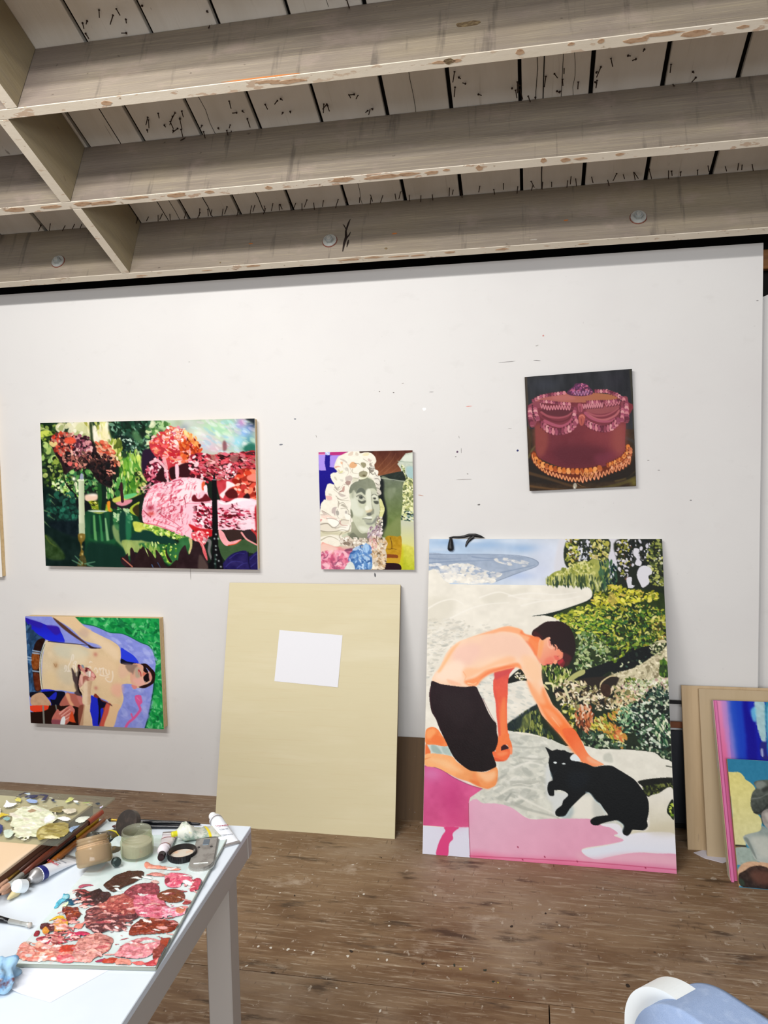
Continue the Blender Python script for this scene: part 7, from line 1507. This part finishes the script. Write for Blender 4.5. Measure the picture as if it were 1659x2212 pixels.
# wooden board with a second glass palette overhanging it
WB = mat('peach_stained_board', 'd8bd9c', .5, layers=[('noise', (5, 1.6, 3), 'e4d6c6', .5, .68, .8), ('noise', (40, 3, 5), 'c4a07c', .6, .75, .5)]); WS = mat('shaded_wood_board_side', '6e4a38', .5, layers=[('noise', (20, 3, 40), '57372a', .45, .7, .7)])  # dark brown of the side is wood colour with its shade painted in
wbx = empty('painters_board', (-1.2, -2.2, TZ), (0, 0, math.radians(-.8)), 'peach stained wooden board lying on the left of the table under the olive palette', 'board')
mesh('board_top', box(-.275, .275, -.47, .47, .034, .040, .001), WB, wbx); mesh('board_frame', box(-.274, .274, -.469, .469, 0, .034, .001), WS, wbx)
g2 = empty('glass_palette', (-1.0395, -1.918, TZ + .0405), (0, 0, 0), 'glass palette with white, olive and navy paint on the wooden board', 'palette', 'glass palettes on the work table')
def sheer(name, h, rough, through, tint):
    m_ = mat(name, h, rough, spec=.5); nt = m_.node_tree; tr_ = nt.nodes.new('ShaderNodeBsdfTransparent'); tr_.inputs[0].default_value = lin(tint); mx = nt.nodes.new('ShaderNodeMixShader'); mx.inputs[0].default_value = through
    nt.links.new(nt.nodes['Principled BSDF'].outputs[0], mx.inputs[1]); nt.links.new(tr_.outputs[0], mx.inputs[2]); nt.links.new(mx.outputs[0], nt.nodes['Material Output'].inputs[0]); return m_
CG = sheer('thin_clear_glass', 'c8cabc', .06, .9, 'f2f6f0')
mesh('glass_plate', box(-.1605, .1605, 0, .203, 0, .0045, .0005), CG, g2); paint_heaps(g2, paint_glasspal(), .321, .203, .0048, .0022)
# ---- paint tubes
ALU = mat('crimped_aluminium', 'a8a6a6', .4, .75, layers=[('noise', (60, 60, 60), '86807c', .5, .7, .6)])
def paint_tube(label, loc, rz, L, r, body, cap, bands=(), squeeze=0, words=None, captilt=None, crumple=0, capr=.62):
    o = on_table('paint_tube', label, 'paint tube', loc, rz, 'paint tubes on the work table'); rnd = random.Random(L * 1000 + r)
    def ring(t):                                                   # t 0 shoulder .. 1 crimp : half width, half height
        k = t ** 1.3; return r * (1 + .5 * k), max(.0012, r * (1 - k) * (1 - squeeze * math.sin(math.pi * min(1, t * 1.2)) * .5))
    def loft(t0, t1, off, n=9, m=18):
        bm = bmesh.new(); R_ = []
        for i in range(n + 1):
            t = t0 + (t1 - t0) * i / n; hw, hh = ring(t); hw += off; hh += off; c = []
            for j in range(m):
                a = 2 * math.pi * j / m; j_ = 1 + crumple * (math.sin(7 * a + 9 * t) * .5 + math.sin(13 * t + 3 * a)) * .5 * (1 if t < .97 else 0)
                c.append(bm.verts.new((.016 + t * (L - .016), hw * math.cos(a) * j_, ring(t)[1] + off * 0 + hh * math.sin(a) * (j_ if math.sin(a) > 0 else 1))))
            R_.append(c)
        for p, q in zip(R_, R_[1:]):
            for j in range(m): bm.faces.new((p[j], p[(j + 1) % m], q[(j + 1) % m], q[j]))
        if off == 0: bm.faces.new(R_[0][::-1]); bm.faces.new(R_[-1])
        return bm
    mesh('tube_body', loft(0, 1, 0), body, o, smooth=True)
    for t0, t1, c in bands: mesh('label_band', loft(t0, t1, .0004, 4), c, o, smooth=True)
    hw, hh = ring(1); mesh('crimp', box(L - .002, L + .007, -hw, hw, 0, .0035, .0008), ALU, o)
    mesh('shoulder', lathe([(0, -.004), (r * .42, -.004), (r * .5, 0), (r * .98, .008), (r, .0165)], 18, 'x', mtx=Matrix.Translation((0, 0, ring(0)[1]))), ALU if captilt else body, o, smooth=True)
    cr = r * capr; pr = [(0, -.015), (cr * .86, -.015), (cr, -.012), (cr, 0), (0, 0)]
    cm = Matrix.Translation((0, 0, ring(0)[1])) if not captilt else Matrix.Translation(captilt[0]) @ Euler(captilt[1]).to_matrix().to_4x4() @ Matrix.Scale(1.35, 4)
    bm = lathe(pr, 20, 'x'); bmesh.ops.transform(bm, matrix=cm, verts=bm.verts); mesh('cap', bm, cap, o)
    if words:
        for s, size, tt, m, dy in words:
            hw, hh = ring(tt); text('lettering', s, size, m, o, (.016 + tt * (L - .016), dy, 2 * hh + .0012), (0, math.atan2(r * 1.3, L), -math.pi / 2 if loc[0] < -.7 else math.pi / 2))
    return o
RED = col_mat('b0304a'); GREYT = col_mat('7c8088')
z1 = TZ + .0058
def aim(a, b): return math.atan2(b[1] - a[1], b[0] - a[0])
a, b = (-.889, -1.985), (-.868, -1.893)
paint_tube('white paint tube with a dark blue band and open flip cap beside the brushes', (a[0], a[1], TZ), aim(a, b), .098, .0135, col_mat('d9dce2', .35), col_mat('e6eef2'), [(.02, .15, col_mat('16206e'))], words=[('Utrecht', .0085, .42, RED, 0), ('Artists Oil', .0045, .52, GREYT, 0), ('ULTRAMARINE', .0035, .66, GREYT, 0)], captilt=((-.018, -.004, .011), (0, .5, 0)))
a, b = (-.655, -1.712), (-.592, -1.785)
paint_tube('white paint tube with red lettering, standing off the back right corner of the table', (a[0], a[1], TZ), aim(a, b), .1, .0135, col_mat('e2e6ec', .35), col_mat('eef0f0'), [(.0, .03, col_mat('8c8484'))], words=[('Utrecht', .0085, .42, RED, 0), ('Artists Oil', .0045, .54, GREYT, 0), ('TITANIUM WHITE', .0035, .72, GREYT, 0)])
a, b = (-.691, -1.872), (-.722, -1.775)
paint_tube('white paint tube with two red rings and a black cap on the glass palette', (a[0], a[1], z1), aim(a, b), .1, .011, col_mat('d9d2d8', .35), col_mat('1c0f14', .3), [(.14, .18, col_mat('9c3434')), (.66, .7, col_mat('9c3434'))], squeeze=.3, crumple=.05)
a, b = (-.690, -1.803), (-.622, -1.748)
paint_tube('crumpled grey green paint tube with yellow band and yellow spot at its mouth', (a[0], a[1], z1), aim(a, b), .086, .0185, mat('smeared_tube', 'c8cabe', .4, layers=[('noise', (60, 60, 60), '7c9484', .5, .62, .8), ('noise', (90, 90, 90), 'd8c84c', .62, .7, .8)]), col_mat('c2bc20'), [(.55, .62, col_mat('dcc820'))], squeeze=.9, crumple=.12, capr=.3)
a, b = (-.862, -1.848), (-.835, -1.772)
paint_tube('dark smeared paint tube with yellow band and black cap behind the tan jar', (a[0], a[1], TZ), aim(a, b), .085, .015, mat('blackened_tube', '34342e', .4, layers=[('noise', (70, 70, 70), 'c8d0c8', .56, .62, .9), ('noise', (50, 50, 50), '6a5c34', .5, .6, .8)]), col_mat('14171c', .3), [(.62, .72, col_mat('d8cc24'))], squeeze=.5, crumple=.1)
a, b = (-.845, -1.872), (-.79, -1.845)
paint_tube('olive brown stained paint tube lying between the two jars', (a[0], a[1], TZ), aim(a, b), .07, .012, mat('olive_tube', '7a6a44', .45, layers=[('noise', (60, 60, 60), '4c4a3c', .5, .6, .9), ('noise', (80, 80, 80), 'd8d0b8', .62, .68, .8)]), col_mat('e2d8c4', .4), squeeze=.7, crumple=.15)
# ---- jars
def glass(name, h, rough=.05): return sheer(name, h, rough, .8, 'eef0e2')
JAR = [(.0, .0), (.024, 0), (.0275, .003), (.0285, .008), (.0285, .026), (.027, .029), (.0245, .0295), (.0245, .031), (.0262, .032), (.0245, .0335), (.0245, .0355), (.0262, .0365), (.0245, .038), (.0245, .040), (.0262, .041), (.0245, .0425), (.0248, .045), (.0232, .045), (.0232, .032), (.0262, .026), (.0262, .005), (0, .0035)]
jr = on_table('glass_jar', 'open cloudy glass jar on the glass palette with faint pink residue', 'jar', (-.748, -1.862, z1), .4, 'glass jars on the palette')
mesh('jar_glass', lathe([(r * 1.08, z * 1.12) for r, z in JAR], 32), glass('cloudy_jar_glass', 'c8c8b6'), jr, smooth=True)
mesh('solvent', lathe([(0, .0062), (.0278, .0062), (.0278, .0255), (0, .0255)], 28), mat('pinkish_solvent', 'beb6ae', .3, layers=[('noise', (50, 50, 50), 'c98a7c', .6, .68, .6)]), jr)
jr = on_table('glass_jar', 'tan stained glass jar tilted over the left corner of the glass palette', 'jar', (-.80, -1.922, TZ + .0135), 2.3, 'glass jars on the palette')
Tm = Matrix.Rotation(math.radians(27), 4, 'Y') @ Matrix.Scale(1.12, 4)
mesh('jar_glass', lathe(JAR, 32, mtx=Tm), sheer('tan_jar_glass', 'bda888', .1, .55, 'e4d6b8'), jr, smooth=True)
mesh('dried_paint', lathe([(0, .0055), (.0258, .0055), (.0258, .034), (0, .030)], 26, mtx=Tm), mat('dried_tan_paint', 'b39470', .6, layers=[('noise', (60, 60, 60), '7c5a3c', .6, .68, .7)]), jr)
# ---- lids
LIDM = col_mat('0d0d10', .3)
def lid(label, loc, rot, r, h, m, inner, ribs=1):
    o = empty('jar_lid', loc, rot, label, 'lid', 'jar lids on the work table'); pr = [(0, 0), (r * .96, 0), (r, .001), (r, h), (r * .93, h), (r * .92, .0022), (0, .0022)]; mesh('lid_shell', lathe(pr, 36), m, o)
    bm = bmesh.new()
    for i in range(36 * ribs): a_ = 2 * math.pi * i / 36; box(-.0004, .0004, -.0006, .0006, .001, h - .001, 0, bm); bmesh.ops.transform(bm, matrix=Matrix.Translation((r * math.cos(a_), r * math.sin(a_), 0)), verts=bm.verts[-8:])
    if ribs: mesh('grip_ribs', bm, m, o)
    mesh('liner', lathe([(0, .0023), (r * .9, .0023), (r * .9, .0028), (0, .0028)], 30), inner, o); return o
lid('upturned black jar lid with pale paint residue inside, in the middle of the palette', (-.658, -1.856, z1), (0, 0, 0), .027, .013, LIDM, mat('peach_residue', 'd2cabb', .4, layers=[('noise', (50, 50, 50), 'e0b490', .5, .65, .9)]))
lid('dark brown jar lid propped behind the open glass jar', (-.812, -1.79, TZ + .0295), (math.radians(-120), 0, math.radians(-16)), .026, .014, mat('brown_black_lid', '2c2622', .45, layers=[('noise', (60, 60, 60), '463a34', .5, .7, .7)]), col_mat('241e1c', .6), 0)
cp = mesh('tube_cap', lathe([(0, 0), (.0075, 0), (.0085, .002), (.0085, .01), (.006, .013), (0, .013)], 16), mat('dark_green_metal_cap', '3c4a48', .35, .6, layers=[('noise', (120, 120, 120), '9aa8a8', .6, .68, .8)]), None, (-.769, -1.905, z1 + .0086), (math.radians(80), 0, .8)); tag(cp, 'small dark metal cap lying beside the tan jar', 'cap')
# ---- metal scraper
sp = on_table('metal_scraper', 'grey metal razor scraper with rounded end lying on the palette', 'scraper', (-.6185, -1.846, z1), math.radians(17))
SCR = mat('scuffed_grey_metal', '9a9892', .42, .35, layers=[('noise', (50, 50, 50), '6a6560', .5, .65, .6)])
ol = [(-.021, .058), (.021, .058), (.022, -.036)] + [(.022 * math.cos(t), -.036 - .022 * math.sin(t)) for t in [math.pi * i / 12 for i in range(1, 12)]] + [(-.022, -.036)]
bm = slab(ol, .007); bmesh.ops.bevel(bm, geom=[e for e in bm.edges if all(v.co.z > .006 for v in e.verts)], offset=.0015, segments=2, affect='EDGES'); mesh('handle_shell', bm, SCR, sp)
mesh('base_rim', slab([(x * 1.08, y * 1.03) for x, y in ol], .0016), ZN, sp)
mesh('thumb_ridge', box(-.014, .014, -.042, -.039, .006, .0086, .0008), ZN, sp); mesh('blade', box(-.02, .02, .052, .062, .0025, .0035), mat('rusty_red_blade', '6a3034', .4, .5), sp)
for x in (-.012, .012): mesh('rivet', lathe([(0, .006), (.0028, .006), (.0024, .0082), (.0012, .0084), (0, .0075)], 12), col_mat('3a3836', .4), sp, (x, .02, 0))
mesh('slider', box(-.006, .006, .028, .05, .0065, .0078, .0004), mat('bluish_steel', '70808c', .4, .6), sp)
# ---- brushes
def brush(label, a, b, r, hcol, tipcol, bl=.02, fl=.03, z=0, bands=(), group='paint brushes on the work table', ferr=None, tw=1.0, cat='paint brush'):
    """bristle tip at a, handle end at b"""
    L = math.hypot(b[0] - a[0], b[1] - a[1]); o = on_table('paint_brush', label, cat, (a[0], a[1], TZ + z + r), aim(a, b), group); fm = ferr or ZN
    mesh('bristles', lathe([(0, 0), (r * .35 * tw, bl * .12), (r * .9 * tw, bl * .55), (r * .75, bl)], 10, 'x'), tipcol, o, smooth=True)
    mesh('ferrule', lathe([(r * .72, bl), (r * .8, bl + .003), (r * .62, bl + .006), (r * .75, bl + fl), (0, bl + fl)], 12, 'x'), fm, o, smooth=True)
    hl = L - bl - fl; h0 = bl + fl
    mesh('handle', lathe([(0, h0 - .001), (r * .7, h0), (r, h0 + hl * .25), (r * .85, h0 + hl * .6), (r * .6, L - .004), (r * .35, L), (0, L + .0005)], 12, 'x'), hcol, o, smooth=True)
    for t0, t1, m in bands: mesh('paint_smear', lathe([(r * 1.03, h0 + hl * t0), (r * .97, h0 + hl * t1)], 12, 'x'), m, o, smooth=True)
    return o
NAVY = col_mat('10131c', .25); HON = mat('honey_lacquer_handle', '9a5a22', .3, layers=[('noise', (30, 30, 30), '7a3c18', .5, .68, .7)]); MAH = mat('mahogany_handle', '5a2a1c', .35, layers=[('noise', (30, 30, 30), '3c1c14', .5, .7, .7)]); BRS = mat('brass_ferrule', 'b08a3c', .3, .8); BLKH = mat('black_handle_smeared', '1e1a18', .3, layers=[('noise', (50, 50, 50), '6a6258', .62, .7, .7)])
BR1 = mat('cream_bristle', 'c9bc90', .7); BR2 = mat('pinkish_tan_bristle', 'b48c74', .7)
brush('thin navy handled brush with yellow ferrule along the back edge of the table, rearmost', (-.887, -1.7335), (-.682, -1.7065 - .016), .0042, NAVY, col_mat('2a2422'), .008, .028, ferr=BRS)
brush('thin navy handled brush with silver ferrule lying just in front of the rearmost one', (-.862, -1.760), (-.69, -1.737), .0042, NAVY, col_mat('4a2c2a'), .012, .035)
brush('thick black brush handle crossing the two thin brushes at the back of the table', (-.822, -1.7475), (-.70, -1.7285), .0045, col_mat('0c0e14', .25), col_mat('1a1a1c'), .01, .012, z=.0045)
brush('brush with honey brown handle and cream bristles, outermost beside the wooden board', (-.896, -2.04), (-.892, -1.735), .0068, HON, BR1, .04, .035, tw=1.3, ferr=BRS)
brush('brush with black handle and yellow paint smear, second beside the wooden board', (-.9105, -2.035), (-.903, -1.745), .0062, BLKH, BR2, .03, .04, z=.005, bands=[(.62, .98, col_mat('c79a1c'))], tw=1.2)
brush('brush with mahogany red handle, third beside the wooden board', (-.9065, -2.05), (-.8985, -1.738), .006, MAH, BR2, .028, .036, z=.016, bands=[(.8, 1.0, col_mat('a8432c'))])
brush('dark brown brush lying tight against the wooden board', (-.9185, -2.04), (-.9125, -1.75), .0045, mat('dark_brown_handle', '3a2018', .4), BR2, .03, .03, z=.018, ferr=BRS)
kn = brush('fine liner brush with glossy black handle on the bare white tabletop', (-.806, -2.098), (-.935, -2.083), .0052, col_mat('0c0c10', .2), col_mat('b8b0a8'), .006, .04)
# ---- papers and rag at the near end
bm = bmesh.new(); n = 8; W2 = [Vector((-.669, -2.249, 0)), Vector((-.60, -2.13, 0)), Vector((-.70, -2.08, 0)), Vector((-.777, -2.232, 0))]
G = [[None] * (n + 1) for _ in range(n + 1)]
for i in range(n + 1):
    for j in range(n + 1):
        u, v = i / n, j / n; p = W2[0] * (1 - u) * (1 - v) + W2[1] * u * (1 - v) + W2[2] * u * v + W2[3] * (1 - u) * v
        cu = max(0, v - .45) * (1 - min(1, u * 5)); G[i][j] = bm.verts.new((p.x + .669, p.y + 2.249, .0002 + .03 * cu ** 1.3))
for i in range(n):
    for j in range(n): bm.faces.new((G[i][j], G[i + 1][j], G[i + 1][j + 1], G[i][j + 1]))
ps = mesh('paper_sheet', bm, mat('bluish_white_paper', 'dfe4ee', .6), None, (-.669, -2.249, TZ + .0001)); tag(ps, 'white paper corner with a curled edge poking out from under the glass palette', 'paper')
bm = bmesh.new(); bmesh.ops.create_icosphere(bm, subdivisions=4, radius=1); rn = random.Random(5)
K = [(Vector((rn.uniform(-1, 1), rn.uniform(-1, 1), rn.uniform(-1, 1))).normalized(), rn.uniform(3, 9), rn.uniform(0, 6)) for _ in range(9)]
for v in bm.verts:
    d = v.co.normalized(); f = 1 + sum(.09 * math.sin(a * d.dot(k) + c) for k, a, c in K) + .12 * abs(math.sin(6 * d.x + 4 * d.y)); v.co = Vector((d.x * .032 * f, d.y * .026 * f, max(-.0105, d.z * .02 * f)))
rg = mesh('paper_towel', bm, mat('paint_soaked_towel', '9ac0dc', .7, layers=[('noise', (26, 26, 26), '5f94c4', .5, .6, .8), ('noise', (22, 22, 22), '6a3430', .56, .62, .95), ('noise', (30, 30, 30), 'dfe8ee', .62, .7, .8)]), None, (-.772, -2.228, TZ + .0106), smooth=True); tag(rg, 'crumpled blue paper towel stained with maroon paint, at the near left of the table', 'towel')

# ---------------------------------------------------------------- chair in the lower right corner
CW = mat('white_chair_shell', 'e8eef0', .4, layers=[('noise', (10, 10, 10), 'dfe6e6', .5, .7, .5)]); ca = math.atan2(-.75, .66)
chv = empty('white_chair', (.256, -2.325, 0), (0, 0, ca), 'white rounded chair back rising into the lower right corner', 'chair')
def rrect(w, h, r, n=8):
    o = []
    for cx_, cy_, a0 in ((w / 2 - r, h - r, 0), (-w / 2 + r, h - r, 90), (-w / 2 + r, r, 180), (w / 2 - r, r, 270)):
        for i in range(n + 1): a_ = math.radians(a0 + 90 * i / n); o.append((cx_ + r * math.cos(a_), cy_ + r * math.sin(a_)))
    return o
bm = slab([(x_ - .09, z_) for x_, z_ in rrect(.24, .40, .075, 22)], .036, 'y'); bmesh.ops.bevel(bm, geom=[e for e in bm.edges if abs(e.verts[0].co.y - e.verts[1].co.y) < 1e-5], offset=.007, segments=3, affect='EDGES')
mesh('backrest', bm, CW, chv, (0, 0, .44), smooth=False)
bm = slab([(x_ - .09, z_) for x_, z_ in rrect(.30, .42, .08)], .035, 'z'); bmesh.ops.bevel(bm, geom=[e for e in bm.edges if abs(e.verts[0].co.z - e.verts[1].co.z) < 1e-5], offset=.006, segments=2, affect='EDGES'); mesh('seat', bm, CW, chv, (0, -.40, .42))
for x, y in ((-.19, -.34), (.01, -.34), (-.19, .0), (.01, .0)): mesh('leg', tube([(x, y, .425), (x * 1.15, y + (.04 if y > -.1 else -.04), 0)], .016, 10, r2=.011), CW, chv)
FB = mat('pale_blue_cloth', '93a8cc', .85, layers=[('noise', (60, 60, 60), 'a8bbda', .5, .7, .7), ('noise', (300, 300, 300), '8298be', .55, .7, .5)], bump=.25, bs=(700, 700, 700))
bm = slab(rrect(.215, .42, .085, 16), .074, 'y'); bmesh.ops.bevel(bm, geom=[e for e in bm.edges if abs(e.verts[0].co.y - e.verts[1].co.y) < 1e-5], offset=.026, segments=5, affect='EDGES')
cl = mesh('draped_cloth', bm, FB, None, (0, 0, 0), smooth=True); cl.matrix_world = chv.matrix_basis @ Matrix.Translation((-.0725, -.019, .427)); sm = cl.modifiers.new('thickness', 'SOLIDIFY'); sm.thickness = .005; sm.offset = -1; tag(cl, 'pale blue cloth draped over the back of the white chair', 'cloth')
